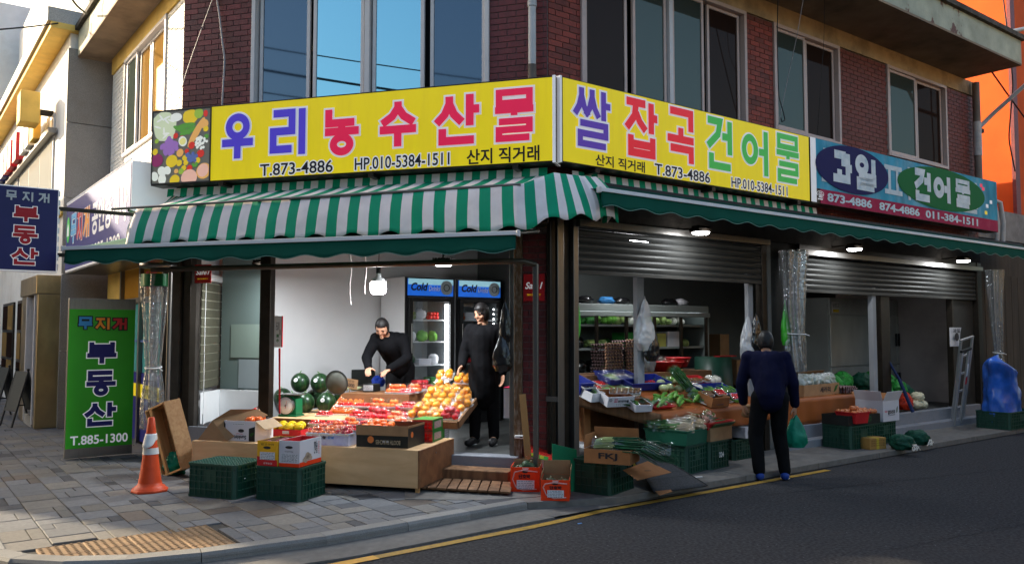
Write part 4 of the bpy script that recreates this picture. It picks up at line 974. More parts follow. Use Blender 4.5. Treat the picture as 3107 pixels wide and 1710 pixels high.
def green_awning(F, x0, x1, k, z, kb, zb, drop, label, bend=0.):
    t = thing('retractable_awning', label, 'awning', F)
    def top(u, v): return (x0+(x1-x0)*u, k+(kb-k)*v, z+.012+(zb-z)*v-.03*math.sin(PI*v)+.006*noise.noise(Vector((u*20, v*3, 0))))
    obj('canvas', MB().grid(top, 60, 4), m_dg, t, solid=.003)
    ph = random.uniform(0, 3)
    def val(u, v):
        x = x0+(x1-x0)*u; return (x, k-.012-.02*v*v+.012*v*noise.noise(Vector((x*3, v, 3))), z-.005-v*(drop-.018*math.sin((x+ph)*2*PI/.42)*v))
    obj('valance', MB().grid(val, int((x1-x0)*24), 4), m_dg, t, solid=.003)
    L_ = MB().grid(lambda u, v: (val(u, 1)[0], val(u, 1)[1]-.003, val(u, 1)[2]+.006*(1-v)), int((x1-x0)*24), 1); obj('hem', L_, flat('hem trim pale green', (.15, .32, .26)), t)
    obj('front_bar', MB().box(x0-.01, x1+.01, k-.03, k+.01, z-.016, z+.022), m_whi, t, bevel=.004)
    obj('end_cap', MB().box(x1+.011, x1+.035, k-.04, k+.02, z-.03, z+.03), m_fr, t, bevel=.008); obj('end_cap', MB().box(x0-.035, x0-.011, k-.04, k+.02, z-.03, z+.03), m_fr, t, bevel=.008)
    n = max(2, int((x1-x0)/2.4))
    for i in range(n):
        x = x0+.3+(x1-x0-.6)*i/(n-1); m_ = MB().tube([(x, kb, zb-.04), (x+.35, (k+kb)/2, (z+zb)/2-.06), (x, k+.02, z-.01)], .018, 6); obj('folding_arm', m_, m_steel, t)
    obj('cassette', MB().box(x0, x1, kb-.02, kb+.06, zb-.05, zb+.035), m_frd, t, bevel=.008)
    return t
green_awning(FA, -.48, 4.47, -1.3, 2.405, -.12, 2.70, .155, 'plain dark green awning hanging below the striped one on the corner front')
green_awning(FB, .0, 10.9, -.80, 2.90, -.32, 3.06, .155, 'long dark green awning with scalloped valance along the side street front')
# tubular frame in front of the corner shop
tf = thing('tubular_frame', 'bent grey tube frame running over the corner shop opening and down to the pavement', 'frame', FA)
obj('rail', MB().tube([(-.1, -.45, 2.235), (2, -.45, 2.235), (4.1, -.45, 2.235), (4.30, -.42, 2.23), (4.40, -.35, 2.20)], .03, 10), mat('scuffed tube', (.11, .09, .07), .4, metal=.6, var=.3, dirt=.4), tf)
obj('upright', MB().box(4.375, 4.425, -.375, -.325, 0, 2.21), m_steel, tf, bevel=.006)
obj('upright', MB().tube([(PL(FA, 513, 1000, -.42)[0], -.42, 0), (PL(FA, 513, 1000, -.42)[0], -.42, 2.2)], .025, 10), m_steel, tf)
obj('top_plate', MB().lathe([(0, 0), (.2, 0), (.2, .05), (0, .05)], (PL(FA, 480, 805, -.45)[0], -.45, 2.25), 20), m_steel, tf)

# ================================================================== LAMPS
m_lamp = mat('lit led panel', (1, 1, 1), .5, emit=26., var=0)
m_wl = flat('lamp white', (.7, .7, .7))
def lamp_light(parent, loc_, e, size, rot=(0, 0, 0), col=(.88, .95, 1)):
    ld = bpy.data.lights.new('lamp', 'AREA'); ld.energy = e; ld.size = size; ld.color = col; ld.shape = 'DISK'
    o = bpy.data.objects.new('lamp_light', ld); COL.objects.link(o); o.parent = parent; o.location = loc_; o.rotation_euler = rot
for i, (px, py, lab) in enumerate(((800, 808, 'lit flat floodlight hanging over the left glass front'), (1345, 803, 'lit ribbed floodlight hanging in front of the drink coolers'))):
    x, z = PL(FA, px, py, .15)
    t = thing('floodlight', lab, 'lamp', FA @ Tr(x, .15, z), 'lamps of the shop')
    obj('housing', MB().box(-.11, .11, -.08, .08, .012, .05), m_dmet, t, bevel=.004); obj('lens', MB().lathe([(0, -.012), (.085, -.010), (.10, .011)], n=20), m_lamp, t)
    for j in range(7): obj('fin', MB().box(-.1+j*.033, -.092+j*.033, -.07, .07, .051, .075), m_dmet, t)
    obj('bracket', MB().box(-.01, .01, -.01, .01, .05, 2.86-z-.01), m_dmet, t)
    lamp_light(t, (0, 0, -.03), 15, .16)
x, z = PL(FA, 1148, 870, .1)
t = thing('light_bulb', 'bright white bulb with a fat glowing body hanging over the display', 'lamp', FA @ Tr(x, .1, z), 'lamps of the shop')
obj('glow', MB().lathe([(0, -.085), (.06, -.08), (.085, -.06), (.09, -.02), (.088, .05), (.08, .055)], n=20), m_lamp, t)
obj('cap', MB().lathe([(.08, .055), (.075, .085), (.03, .11), (.028, .15), (0, .15)], n=20), m_wl, t); obj('socket', MB().lathe([(.026, .15), (.026, .22), (0, .225)], n=12), m_frd, t)
obj('cord', MB().tube([(0, 0, .22), (.004, .01, .5), (0, 0, 2.86-z)], .004, 5), m_frd, t)
lamp_light(t, (0, 0, -.12), 16, .14)
for i, (x, lab) in enumerate(((2.0, 'lit floodlight over the first roller shutter, nearest the shop corner'), (5.25, 'lit floodlight over the second shutter, middle of the side street lamps'), (8.5, 'lit floodlight at the far right end of the second roller shutter'))):
    t = thing('floodlight', lab, 'lamp', FB @ Tr(x, -.36, 2.66), 'floodlights over the roller shutters')
    obj('housing', MB().box(-.12, .12, -.07, .07, .012, .06), m_dmet, t, bevel=.004); obj('lens', MB().lathe([(0, -.01), (.085, -.008), (.10, .011)], n=20), m_lamp, t)
    obj('bracket', MB().box(-.01, .01, .0, .34, .06, .08), m_dmet, t)
    for j in range(6): obj('fin', MB().box(-.09+j*.034, -.083+j*.034, -.06, .06, .061, .085), m_dmet, t)
    lamp_light(t, (0, .02, -.03), 4, .16, (R(14), 0, 0))
# one lamp deeper in the vegetable room
t = thing('ceiling_lamp', 'round ceiling lamp inside the vegetable room behind the first shutter', 'lamp', FB @ Tr(2.6, 1.2, 2.70)); obj('lens', MB().lathe([(0, 0), (.12, 0), (.13, .05)], n=20), m_lamp, t); lamp_light(t, (0, 0, -.03), 4, .2)

# ================================================================== ROLLED PLASTIC CURTAINS
m_film = film('curtain film', (.80, .82, .84), .22, .08, .05, .8)
def curtain(F, x, y, zt, zb, rt, rm, zm, label, lean=0., green=False, loose=0.):
    t = thing('rolled_plastic_curtain', label, 'curtain', F @ Tr(x, y, 0))
    def fn(u, v):
        z = zt+(zb-zt)*v; a = 2*PI*u
        rr = rt+(rm-rt)*min(1, (zt-z)/(zt-zm)) if z > zm else rm+(loose)*math.sin(min(1, (zm-z)/(zm-zb))*2.2)
        rr *= 1+.16*math.sin(a*9+2*math.sin(v*4))+.10*math.sin(a*4+v*3)+.12*noise.noise(Vector((u*7, v*5, 2)))
        return (lean*v+rr*math.cos(a), rr*.7*math.sin(a), z)
    obj('film', MB().grid(fn, 72, 26), m_film, t)
    obj('core', MB().tube([(0, 0, zt-.02), (lean*.5, 0, zm), (lean, 0, zb)], [rt*.42, rm*.55, rm*.6], 10), film('inner film', (.6, .62, .64), .2, .15, .14, .8), t)
    if green:
        obj('green_band', MB().grid(lambda u, v: ((rt+.012)*(1+.06*math.sin(u*2*PI*9))*math.cos(2*PI*u), (rt+.012)*.72*math.sin(2*PI*u), zt-.14*v+.01), 54, 3), flat('green film', (.01, .16, .05), .3), t)
    obj('tie', MB().tube([(lean*.5+(rm+.012)*math.cos(a), (rm+.012)*.75*math.sin(a), zm+.01*math.sin(a)) for a in [i*2*PI/16 for i in range(17)]], .008, 6).tube([(lean*.5+rm, -.03, zm), (lean*.5+rm+.09, -.06, zm-.03)], .007, 5), m_whi, t)
    return t
curtain(FA, PL(FA, 468, 1000, -.36)[0], -.36, 2.18, .42, .155, .085, 1.12, 'rolled clear plastic curtain with a green top band beside the green board', green=True, loose=.05)
curtain(FB, 4.10, -.16, 2.60, 1.0, .20, .15, 1.5, 'rolled clear plastic curtain between the two roller shutters', loose=.02)
curtain(FB, 9.95, -.22, 2.60, .35, .17, .09, 1.15, 'rolled clear plastic curtain at the far right end of the shop', lean=.12, loose=.05)

# ================================================================== CABLES
def cable(nm, pts, r, m, label, n=14):
    P = [Vector(p) for p in pts]; out = []
    for i in range(len(P)-1):
        for j in range(n):
            t = j/n; a, b = P[i], P[i+1]; out.append(a.lerp(b, t))
    out.append(P[-1])
    for _ in range(6): out = [out[0]]+[(out[i-1]+out[i]*2+out[i+1])/4 for i in range(1, len(out)-1)]+[out[-1]]
    o = obj(nm, MB().tube(out, r, 5), m); tag(o, label, 'cable'); return o
m_cb = flat('black cable', (.012, .012, .013)); m_cw = flat('pale cable', (.42, .38, .38))
def onA(px, py, k): x, z = PL(FA, px, py, k); return W(FA, x, k, z)
def onB(px, py, k): x, z = PL(FB, px, py, k); return W(FB, x, k, z)
cable('wall_cable', [onA(648, -60, -.05), onA(665, 40, -.05), onA(675, 130, -.07), onA(682, 180, -.06), onA(674, 320, -.06)], .012, m_cw, 'thick pale cable running down the left brick strip beside the tall windows')
cable('wall_cable', [onA(655, -30, -.3), onA(600, 120, -.2), onA(565, 220, -.1), onA(535, 330, -.1)], .004, m_cw, 'thin pale cable slanting across the left brick strip')
cable('wall_cable', [onB(2362, -80, -.5), onB(2358, 100, -.4), onB(2362, 290, -.3), onB(2378, 345, -.3), onB(2382, 365, -.3), onB(2372, 370, -.3), onB(2370, 358, -.3)], .007, m_cb, 'black cable with a small loop hanging before the two pane window')
cable('wall_cable', [onB(2447, -60, -.6), onB(2420, 100, -.5), onB(2390, 240, -.3), onB(2360, 385, -.2)], .004, m_cw, 'thin pale cable slanting across the window beside the looped black one')
cable('wall_cable', [onB(2503, -60, -.6), onB(2500, 120, -.5), onB(2488, 290, -.4), onB(2480, 410, -.2)], .003, m_cb, 'hair thin dark cable hanging before the right pane of the two pane window')
for i, (a, b) in enumerate((((-1.05, 3.9), (-.85, 3.2)), ((-.35, 3.65), (-.32, 2.6)))): pass
cable('wall_cable', [W(FA, -.30, -.06, 3.75), W(FA, -.33, -.1, 3.4), W(FA, -.30, -.1, 3.0), W(FA, -.32, -.1, 2.6)], .016, m_cb, 'bundle of thick black cables beside the left end of the yellow sign')
cable('wall_cable', [W(FA, -.40, -.06, 3.85), W(FA, -.43, -.1, 3.3), W(FA, -.36, -.1, 2.7)], .02, flat('grey conduit', (.35, .40, .48)), 'grey conduit beside the black cable bundle at the left of the yellow sign')
cable('overhead_cable', [D(-60, 95, 11), D(90, 82, 12), D(185, 70, 13)], .012, m_cb, 'black overhead cable crossing the bright sky at the upper left')
cable('overhead_cable', [D(205, -20, 10), D(235, 20, 11), D(262, 42, 12)], .016, m_cb, 'short thick black cable in front of the far white block')
cable('overhead_cable', [D(3040, -40, 14), D(3075, 250, 14), D(3060, 420, 14), D(3080, 520, 14)], .012, m_cb, 'tangled black cable hanging before the orange house')
cable('overhead_cable', [D(3000, 205, 14), D(3060, 290, 14.5), D(3140, 400, 15)], .014, m_cb, 'straight black cable slanting down across the orange house')
# overhead lines along the street, behind and above the camera (mirrored in the tall windows)
for i, (za, zb, dx) in enumerate(((10.2, 7.9, 0), (9.9, 7.3, .6), (8.9, 6.9, 0), (8.0, 6.9, 1.2), (7.6, 6.0, .4))):
    a = Vector((-19-dx, 8.5, za)); b = Vector((-1-dx, -8.5, zb)); pts = [a.lerp(b, t/24)+Vector((0, 0, -.5*math.sin(PI*t/24))) for t in range(25)]
    tag(obj('overhead_cable', MB().tube(pts, .018+.018*(i % 2), 5), m_cb), 'black street cable strung across the junction in front of the shop', 'cable', 'cables across the junction')
# ================================================================== GOODS: shared builders
m_card = mat('brown cardboard', (.33, .19, .095), .85, var=.14, vs_=9, bump=.15, bs=60, dirt=.2, dirtcol=(.2, .11, .055), ds=3, rand=.1)
m_cardi = mat('cardboard inside', (.24, .13, .065), .9, var=.14, vs_=9, rand=.1)
m_orc = mat('orange brown cardboard', (.36, .155, .06), .85, var=.14, vs_=9, dirt=.2, dirtcol=(.2, .09, .04), ds=3)
m_wbox = mat('white carton', (.66, .64, .68), .55, var=.05, vs_=6, dirt=.15, dirtcol=(.4, .38, .38), ds=3)
m_bbox = mat('black carton', (.020, .022, .020), .45, var=.2, vs_=8)
m_rbox = mat('red carton', (.52, .02, .025), .45, var=.1, vs_=8)
m_obox = mat('orange red carton', (.85, .05, .008), .45, var=.08, vs_=8)
m_prt = flat('carton print', (.03, .028, .03)); m_plabel = mat('printed paper label', (.70, .70, .72), .5, var=.05)
m_crate = mat('dark green plastic crate', (.010, .060, .038), .42, var=.15, vs_=12, spec=.5, dirt=.3, dirtcol=(.03, .05, .04), ds=5, rand=.12)
m_gre, m_mag, m_redl, m_sy, m_lw = flat('carton green', (.03, .22, .04), .4), flat('print magenta', (.62, .02, .08), .4), flat('print red', (.62, .02, .03), .4), flat('print yellow', (.72, .50, .02), .4), flat('print white', (.75, .74, .74), .4)
m_net = film('green net', (.10, .5, .25), .12, .3, .55, 1.)
m_clear = film('clear wrap', (1, 1, 1), .12, .05, .0, 1.4)
m_tray = flat('white foam tray', (.72, .72, .74), .5)
m_ply = wood('pale plywood', (.74, .48, .25), (.62, .37, .18), .55, (1.2, 5, 5), dirt=.15)
m_ply2 = wood('brown plywood side', (.30, .14, .06), (.20, .09, .04), .6, (1.2, 5, 5))
m_plank = wood('worn brown plank', (.26, .135, .065), (.13, .065, .033), .75, (9, 9, 1.2), dirt=.3)
m_lumber = wood('pale lumber', (.52, .30, .12), (.40, .21, .08), .65, (1, 9, 1))
def pose(px, py, z, a): v = S(px, py, z); return Matrix.Translation(v) @ Matrix.Rotation(a, 4, 'Z')
def carton(mw, w, d, h, label, mo=m_card, mi=m_cardi, flaps=(), front=None, side=None, th=.006, group=None, closed=False, cat='box', bev=.0015):
    """open carton; local x right, y back, origin at the front left bottom corner"""
    t = thing('carton', label, cat, mw, group)
    b = MB()
    if closed: b.box(0, w, 0, d, 0, h); obj('box_body', b, mo, t, bevel=.004)
    else:
        b.box(0, w, 0, th, 0, h, 0); b.box(0, w, d-th, d, 0, h, 0); b.box(0, th, th, d-th, 0, h, 0); b.box(w-th, w, th, d-th, 0, h, 0); b.box(th, w-th, th, d-th, 0, th, 1)
        e = .0008
        b.add([(th, th+e, th), (w-th, th+e, th), (w-th, th+e, h-.001), (th, th+e, h-.001)], [(3, 2, 1, 0)], 1); b.add([(th, d-th-e, th), (w-th, d-th-e, th), (w-th, d-th-e, h-.001), (th, d-th-e, h-.001)], [(0, 1, 2, 3)], 1)
        b.add([(th+e, th, th), (th+e, d-th, th), (th+e, d-th, h-.001), (th+e, th, h-.001)], [(0, 1, 2, 3)], 1); b.add([(w-th-e, th, th), (w-th-e, d-th, th), (w-th-e, d-th, h-.001), (w-th-e, th, h-.001)], [(3, 2, 1, 0)], 1)
        obj('box_body', b, [mo, mi], t)
    for f in flaps:   # (side, length, angle from vertical outwards in degrees)
        sd, L_, ang = f[:3]; a = R(ang); m_ = f[3] if len(f) > 3 else mi
        q = MB(); wd = w if sd in 'FB' else d
        q.box(.003, wd-.003, -.003, .001, .002, L_)
        base = {'F': Tr(0, 0, h) @ Matrix.Rotation(a, 4, 'X'), 'B': Tr(w, d, h, PI) @ Matrix.Rotation(a, 4, 'X'), 'L': Tr(0, d, h, -PI/2) @ Matrix.Rotation(a, 4, 'X'), 'R': Tr(w, 0, h, PI/2) @ Matrix.Rotation(a, 4, 'X')}[sd]
        obj('flap', q, m_, t, base)
    return t
def face_text(t, s, w, h, x0, z0, x1, z1, m=m_prt, flip=False, side=False, d=0., bold=.0):
    """lettering on the front (or the right side) of a carton"""
    if side: ftext(s, x0, z0, x1, z1, m, t, Tr(w, 0, 0, PI/2) @ Tr(0, -.0015, 0), bold=bold, flip=flip)
    else: ftext(s, x0, z0, x1, z1, m, t, Tr(0, -.0015, 0), bold=bold, flip=flip)
def hole(t, x, z, rx=.04, rz=.013, mw=I4, m=None):
    obj('hand_hole', MB().poly([(x+rx*math.cos(a)*(1 if abs(math.cos(a)) < .8 else 1), -.0012, z+rz*math.sin(a)) for a in [i*2*PI/16 for i in range(16)]]), m or m_frd, t, mw)
def paper(t, x0, z0, x1, z1, rows=5, y=-.0015, mw=I4, m=None):
    p = obj('paper_label', MB().quad((x0, y, z0), (x1, y, z0), (x1, y, z1), (x0, y, z1)), m or m_plabel, t, mw)
    q = MB(); 
    for r_ in range(rows):
        z = z1-(z1-z0)*(r_+.6)/rows; x = x0+.05*(x1-x0)
        while x < x1-.12*(x1-x0):
            L_ = random.uniform(.04, .16)*(x1-x0); q.quad((x, y-.0008, z-.0022), (min(x+L_, x1-.005), y-.0008, z-.0022), (min(x+L_, x1-.005), y-.0008, z+.0022), (x, y-.0008, z+.0022)); x += L_+random.uniform(.02, .06)*(x1-x0)
    obj('print_rows', q, flat('grey print', (.12, .12, .16)), t, mw, kind='stuff')
def crate(mw, w, d, h, label, up=True, group='dark green plastic crates', m=None):
    m = m or m_crate
    t = thing('plastic_crate', label, 'crate', mw, group); r_ = .03
    def rrect(w, d, r, o=0): return [(r-o, -o), (w-r+o, -o), (w+o, r-o), (w+o, d-r+o), (w-r+o, d+o), (r-o, d+o), (-o, d-r+o), (-o, r-o)]
    b = MB(); P = rrect(w, d, r_); n = 8
    b.add([(x, y, z) for z in (0, h) for x, y in P], [(i, (i+1) % n, n+(i+1) % n, n+i) for i in range(n)])
    b.add([(w/2+(x-w/2)*.96, d/2+(y-d/2)*.96, z) for z in (.005, h-.001) for x, y in P], [(i, n+i, n+(i+1) % n, (i+1) % n) for i in range(n)]+[tuple(range(n))])
    obj('body', b, m, t)
    rb = MB()
    for (L_, T) in ((w, Tr(0, 0, 0)), (d, Tr(w, 0, 0, PI/2)), (w, Tr(w, d, 0, PI)), (d, Tr(0, d, 0, -PI/2))):
        nv = max(5, int(L_/.062)); rb.T = T
        for i in range(nv+1):
            x = r_+(L_-2*r_)*i/nv; rb.box(x-.0035, x+.0035, -.010, .0, .006, h-.02)
        for j, z in enumerate([.0, h*.22, h*.44, h*.62, h*.80, h*.92]): rb.box(r_, L_-r_, -.012, -.0005, z, z+.009)
        rb.box(L_*.36, L_*.60, -.0085, -.0005, h*.45, h*.80)
    obj('rib', rb, m, t)
    rim = MB(); Q = rrect(w, d, r_, .012); z0 = (h-.02) if up else 0
    rim.add([(x, y, z) for z in (h-.022, h) for x, y in Q]+[(x, y, h) for x, y in P], [(i, (i+1) % n, n+(i+1) % n, n+i) for i in range(n)]+[(n+i, n+(i+1) % n, 2*n+(i+1) % n, 2*n+i) for i in range(n)]); rim.add([(x, y, z) for z in (-.0, .016) for x, y in Q], [(i, (i+1) % n, n+(i+1) % n, n+i) for i in range(n)])
    obj('rim', rim, m, t)
    if not up:
        lt = MB(); s_ = .034; k = -int(d/s_)
        for i in range(int(-d/s_), int(w/s_)+1):
            for sg in (1, -1):
                x0 = i*s_; pts = []
                a = Vector((x0, 0)) if sg > 0 else Vector((x0+d, 0)); e = Vector((1, 1)) if sg > 0 else Vector((-1, 1))
                t0, t1 = 0., d
                if e.x > 0: t0 = max(t0, -a.x); t1 = min(t1, w-a.x)
                else: t0 = max(t0, a.x-w); t1 = min(t1, a.x)
                if t1-t0 > .02:
                    p, q = a+e*t0, a+e*t1; nn = Vector((-e.y, e.x)).normalized()*.0035
                    lt.add([(p.x+nn.x, p.y+nn.y, h), (q.x+nn.x, q.y+nn.y, h), (q.x-nn.x, q.y-nn.y, h), (p.x-nn.x, p.y-nn.y, h), (p.x+nn.x, p.y+nn.y, h-.006), (q.x+nn.x, q.y+nn.y, h-.006), (q.x-nn.x, q.y-nn.y, h-.006), (p.x-nn.x, p.y-nn.y, h-.006)], [(0, 1, 2, 3), (0, 4, 5, 1), (3, 2, 6, 7)])
        obj('lattice', lt, mat('crate lattice', (.03, .13, .09), .4, spec=.6), t); obj('floor', MB().box(.01, w-.01, .01, d-.01, h-.05, h-.045), m_frd, t)
    return t
# fruit meshes
def fruit_mat(nm, c, rough=.35, var=.15, **k): return mat(nm, c, rough, var=var, vs_=14, spec=.5, rand=.10, **k)
m_orange = fruit_mat('mandarin peel', (.95, .17, .004), .38, bump=.15, bs=90); m_persim = fruit_mat('persimmon skin', (.85, .13, .012), .28)
m_apple = fruit_mat('red apple skin', (.60, .012, .02), .25, .45); m_tom = fruit_mat('tomato skin', (.75, .010, .008), .2)
m_pear = fruit_mat('golden melon skin', (.78, .30, .008), .3, .25); m_ymel = fruit_mat('yellow melon skin', (.90, .62, .02), .3)
m_stem = flat('green stem', (.05, .14, .02)); m_onion = fruit_mat('onion skin', (.55, .16, .05), .35, .3); m_garl = fruit_mat('pale bulb', (.72, .68, .60), .45)
m_squash = mat('kabocha skin', (.022, .055, .022), .5, var=.45, vs_=16, bump=.4, bs=30, dirt=.4, dirtcol=(.16, .17, .10), ds=14)
m_zuc = fruit_mat('zucchini skin', (.10, .28, .03), .35, .4); m_leaf = mat('dark leaf green', (.022, .10, .018), .45, var=.5, vs_=18, rand=.25); m_leaf2 = mat('light leaf green', (.12, .30, .04), .45, var=.4, vs_=18, rand=.25)
m_sweet = fruit_mat('sweet potato skin', (.28, .05, .07), .6, .25); m_grape = fruit_mat('dark grape', (.03, .008, .035), .25); m_berry = fruit_mat('strawberry red', (.60, .015, .015), .3, .3)
m_lett = mat('pale cabbage', (.35, .45, .15), .5, var=.35, vs_=12, rand=.2)
def ms(nm, m, r, nu=14, nv=9, fn=None, stem=True):
    b = MB().ell((0, 0, r[2]), r, nu, nv, 0, None, fn)
    if stem: b.tube([(0, 0, r[2]*1.9), (.002, 0, r[2]*2.08)], r[0]*.09, 5, 1)
    return b.mesh(nm, [m, m_stem])
dim = lambda d, q: Vector((q.x, q.y, q.z*(1-.16*max(0, abs(d.z)-.75)/.25)))
ME = {'mandarin': ms('mandarin', m_orange, (.032, .032, .026), fn=dim), 'persimmon': ms('persimmon', m_persim, (.038, .038, .029), fn=dim), 'apple': ms('apple', m_apple, (.040, .040, .036), fn=dim),
      'tomato': ms('tomato', m_tom, (.024, .024, .021), 12, 8), 'pear': ms('golden_pear', m_pear, (.047, .047, .044), fn=dim, stem=False), 'onion': ms('onion', m_onion, (.036, .036, .032)), 'pale_onion': ms('white_onion', m_garl, (.05, .05, .045)),
      'sweet': ms('sweet_potato', m_sweet, (.055, .028, .024), stem=False), 'grape': ms('grape', m_grape, (.011, .011, .011), 8, 6, stem=False), 'berry': ms('strawberry', m_berry, (.014, .014, .016), 8, 6), 'zucchini': None, 'smalltom': ms('small_tomato', m_tom, (.014, .014, .013), 9, 6, stem=False)}
ME['zucchini'] = MB().tube([(0, -.10, .02), (0, -.08, .02), (0, 0, .022), (0, .08, .02), (0, .10, .02)], [.008, .019, .021, .019, .006], 10).mesh('zucchini', m_zuc)
def kab(d, q): a = math.atan2(d.y, d.x); k = 1+.05*math.cos(a*9); return Vector((q.x*k, q.y*k, q.z*(1-.25*max(0, abs(d.z)-.7)/.3)))
ME['squash'] = MB().ell((0, 0, .055), (.08, .08, .055), 27, 10, 0, None, kab).tube([(0, 0, .10), (.006, 0, .125)], .01, 6, 1).mesh('kabocha', [m_squash, mat('corky stem', (.3, .24, .14), .8)])
def pile(key, mw, w, d, n, label, cat, group, layers=1, z0=0., tilt=False, rnd=.006, size=1., zs=None):
    """loose produce, each fruit a thing of its own"""
    me = ME[key]; bb = max(v.co.x for v in me.vertices)*2*size; hh = (max(v.co.z for v in me.vertices))*size; k = 0; out = []
    step = bb*.93; nx = max(1, int(w/step)); ny = max(1, int(d/step))
    for l in range(layers):
        ox = bb*.45*l; 
        for j in range(ny-l):
            for i in range(nx-l):
                if k >= n: break
                x = (i+.5)*w/nx+(w/nx*.5*l)+random.uniform(-rnd, rnd); y = (j+.5)*d/ny+(d/ny*.5*l)+random.uniform(-rnd, rnd)
                o = link(me.name, me, None, mw @ Tr(x, y, z0+l*hh*.74, random.uniform(0, 6.28), random.uniform(-.5, .5), random.uniform(-.5, .5), s=size*random.uniform(.93, 1.06)))
                tag(o, label, cat, group); out.append(o); k += 1
    return out
def pack(mw, key, nx, ny, label, w=.18, d=.12, layers=1, tray=m_tray, size=1., wrap=True, bulge=.03, group=None, nm='punnet', cat='pack', th=.018):
    """wrapped tray of produce: tray + fruit + film move together"""
    t = thing(nm, label, cat, mw, group)
    b = MB(); b.box(0, w, 0, d, 0, .004); b.add([(0, 0, .004), (w, 0, .004), (w, d, .004), (0, d, .004), (-.008, -.008, th), (w+.008, -.008, th), (w+.008, d+.008, th), (-.008, d+.008, th)], [(0, 1, 5, 4), (1, 2, 6, 5), (2, 3, 7, 6), (3, 0, 4, 7)])
    obj('tray', b, tray, t, solid=.0015)
    me = ME[key]; hh = max(v.co.z for v in me.vertices)*size
    for l in range(layers):
        for i in range(nx-l):
            for j in range(ny-l):
                link(me.name, me, t, Tr((i+.5+.5*l)*w/nx+random.uniform(-.003, .003), (j+.5+.5*l)*d/ny+random.uniform(-.003, .003), .005+l*hh*.75, random.uniform(0, 6), random.uniform(-.4, .4), random.uniform(-.4, .4), s=size*random.uniform(.94, 1.04)))
    if wrap:
        H = .005+hh*(1+.75*(layers-1))+.006
        def fn(u, v):
            x = -.006+(w+.012)*u; y = -.006+(d+.012)*v; e = min(u, 1-u, v, 1-v)
            zz = th+(H-th)*min(1, e*6)**.6+.004*noise.noise(Vector((x*60, y*60, layers)))
            return (x, y, zz)
        obj('wrap', MB().grid(fn, 12, 10), m_clear, t)
    return t
def bag(mw, r, label, m, content=None, n=0, nm='bag', cat='bag', group=None, seed=1., knot=True, amp=.14):
    t = thing(nm, label, cat, mw, group)
    def fn(d, q):
        k = 1+amp*noise.noise(d*2.3+Vector((seed, 0, 0)))+amp*.5*noise.noise(d*6+Vector((0, seed, 0)))+amp*.22*noise.noise(d*15+Vector((0, 0, seed)))
        z = q.z*k; 
        if z < -r[2]*.72: z = -r[2]*.72
        return Vector((q.x*k, q.y*k, z))
    obj('film', MB().ell((0, 0, r[2]*.72), r, 40, 26, 0, None, fn), m, t)
    if content:
        for i in range(n):
            a = random.uniform(0, 6.28); q = random.random()**.5*.62; me = ME[content]
            link(me.name, me, t, Tr(r[0]*q*math.cos(a), r[1]*q*math.sin(a), random.uniform(.02, r[2]*1.0*(1-q*.6)), a))
    return t
def greens(mw, L_, w, h, n, label, ml, ms_, stems=.35, nm='vegetable_bunch', cat='vegetables', group=None, wrap=True, tie=None, droop=.0):
    """bundle of stalks lying along +y (white or pale root ends at y=0)"""
    t = thing(nm, label, cat, mw, group)
    lf = MB(); st = MB()
    for i in range(n):
        x = random.gauss(0, w*.28); z = abs(random.gauss(0, h*.35))+.008; sp = random.uniform(.8, 1.35); LL = L_*random.uniform(.8, 1.1)
        p = [Vector((x*.55, 0, z*.8)), Vector((x*.6, LL*stems*.5, z)), Vector((x*.75, LL*stems, z+.004)), Vector((x*1.1*sp, LL*.68, z+.01*random.random())), Vector((x*1.5*sp+random.gauss(0, .012), LL, z*.9+random.uniform(0, .02)-droop))]
        st.tube(p[:3], .0055, 5, 0); lf.tube(p[2:], [.0055, .005, .001], 4, 0)
        if i % 2 == 0:
            q = p[3]; s_ = .035; e = Vector((random.uniform(-1, 1), random.uniform(.2, 1), random.uniform(-.2, .5))).normalized(); f = e.cross(Vector((0, 0, 1))).normalized()*.008
            lf.add([q, q+e*s_*.5+f, q+e*s_*1.4, q+e*s_*.5-f], [(0, 1, 2, 3)], 0)
    obj('leaf_mass', lf, ml, t); obj('stem_mass', st, ms_, t)
    if tie: obj('tie', MB().tube([(w*.42*math.cos(a), L_*.3+.004*math.sin(a*3), h*.4+h*.5*math.sin(a)) for a in [i*2*PI/14 for i in range(15)]], .006, 6), tie, t)
    if wrap:
        def fn(u, v):
            a = PI*u*1.0; y = -.02+(L_+.03)*v; k = 1+.12*math.sin(v*19+u*3)+.1*noise.noise(Vector((u*5, v*9, L_)))
            return (-w*.62*(.6+.5*v)*math.cos(a)*k, y, (h*1.15)*math.sin(a)*k*(1-.25*v)+.004)
        obj('wrap', MB().grid(fn, 14, 24), m_clear, t)
    return t
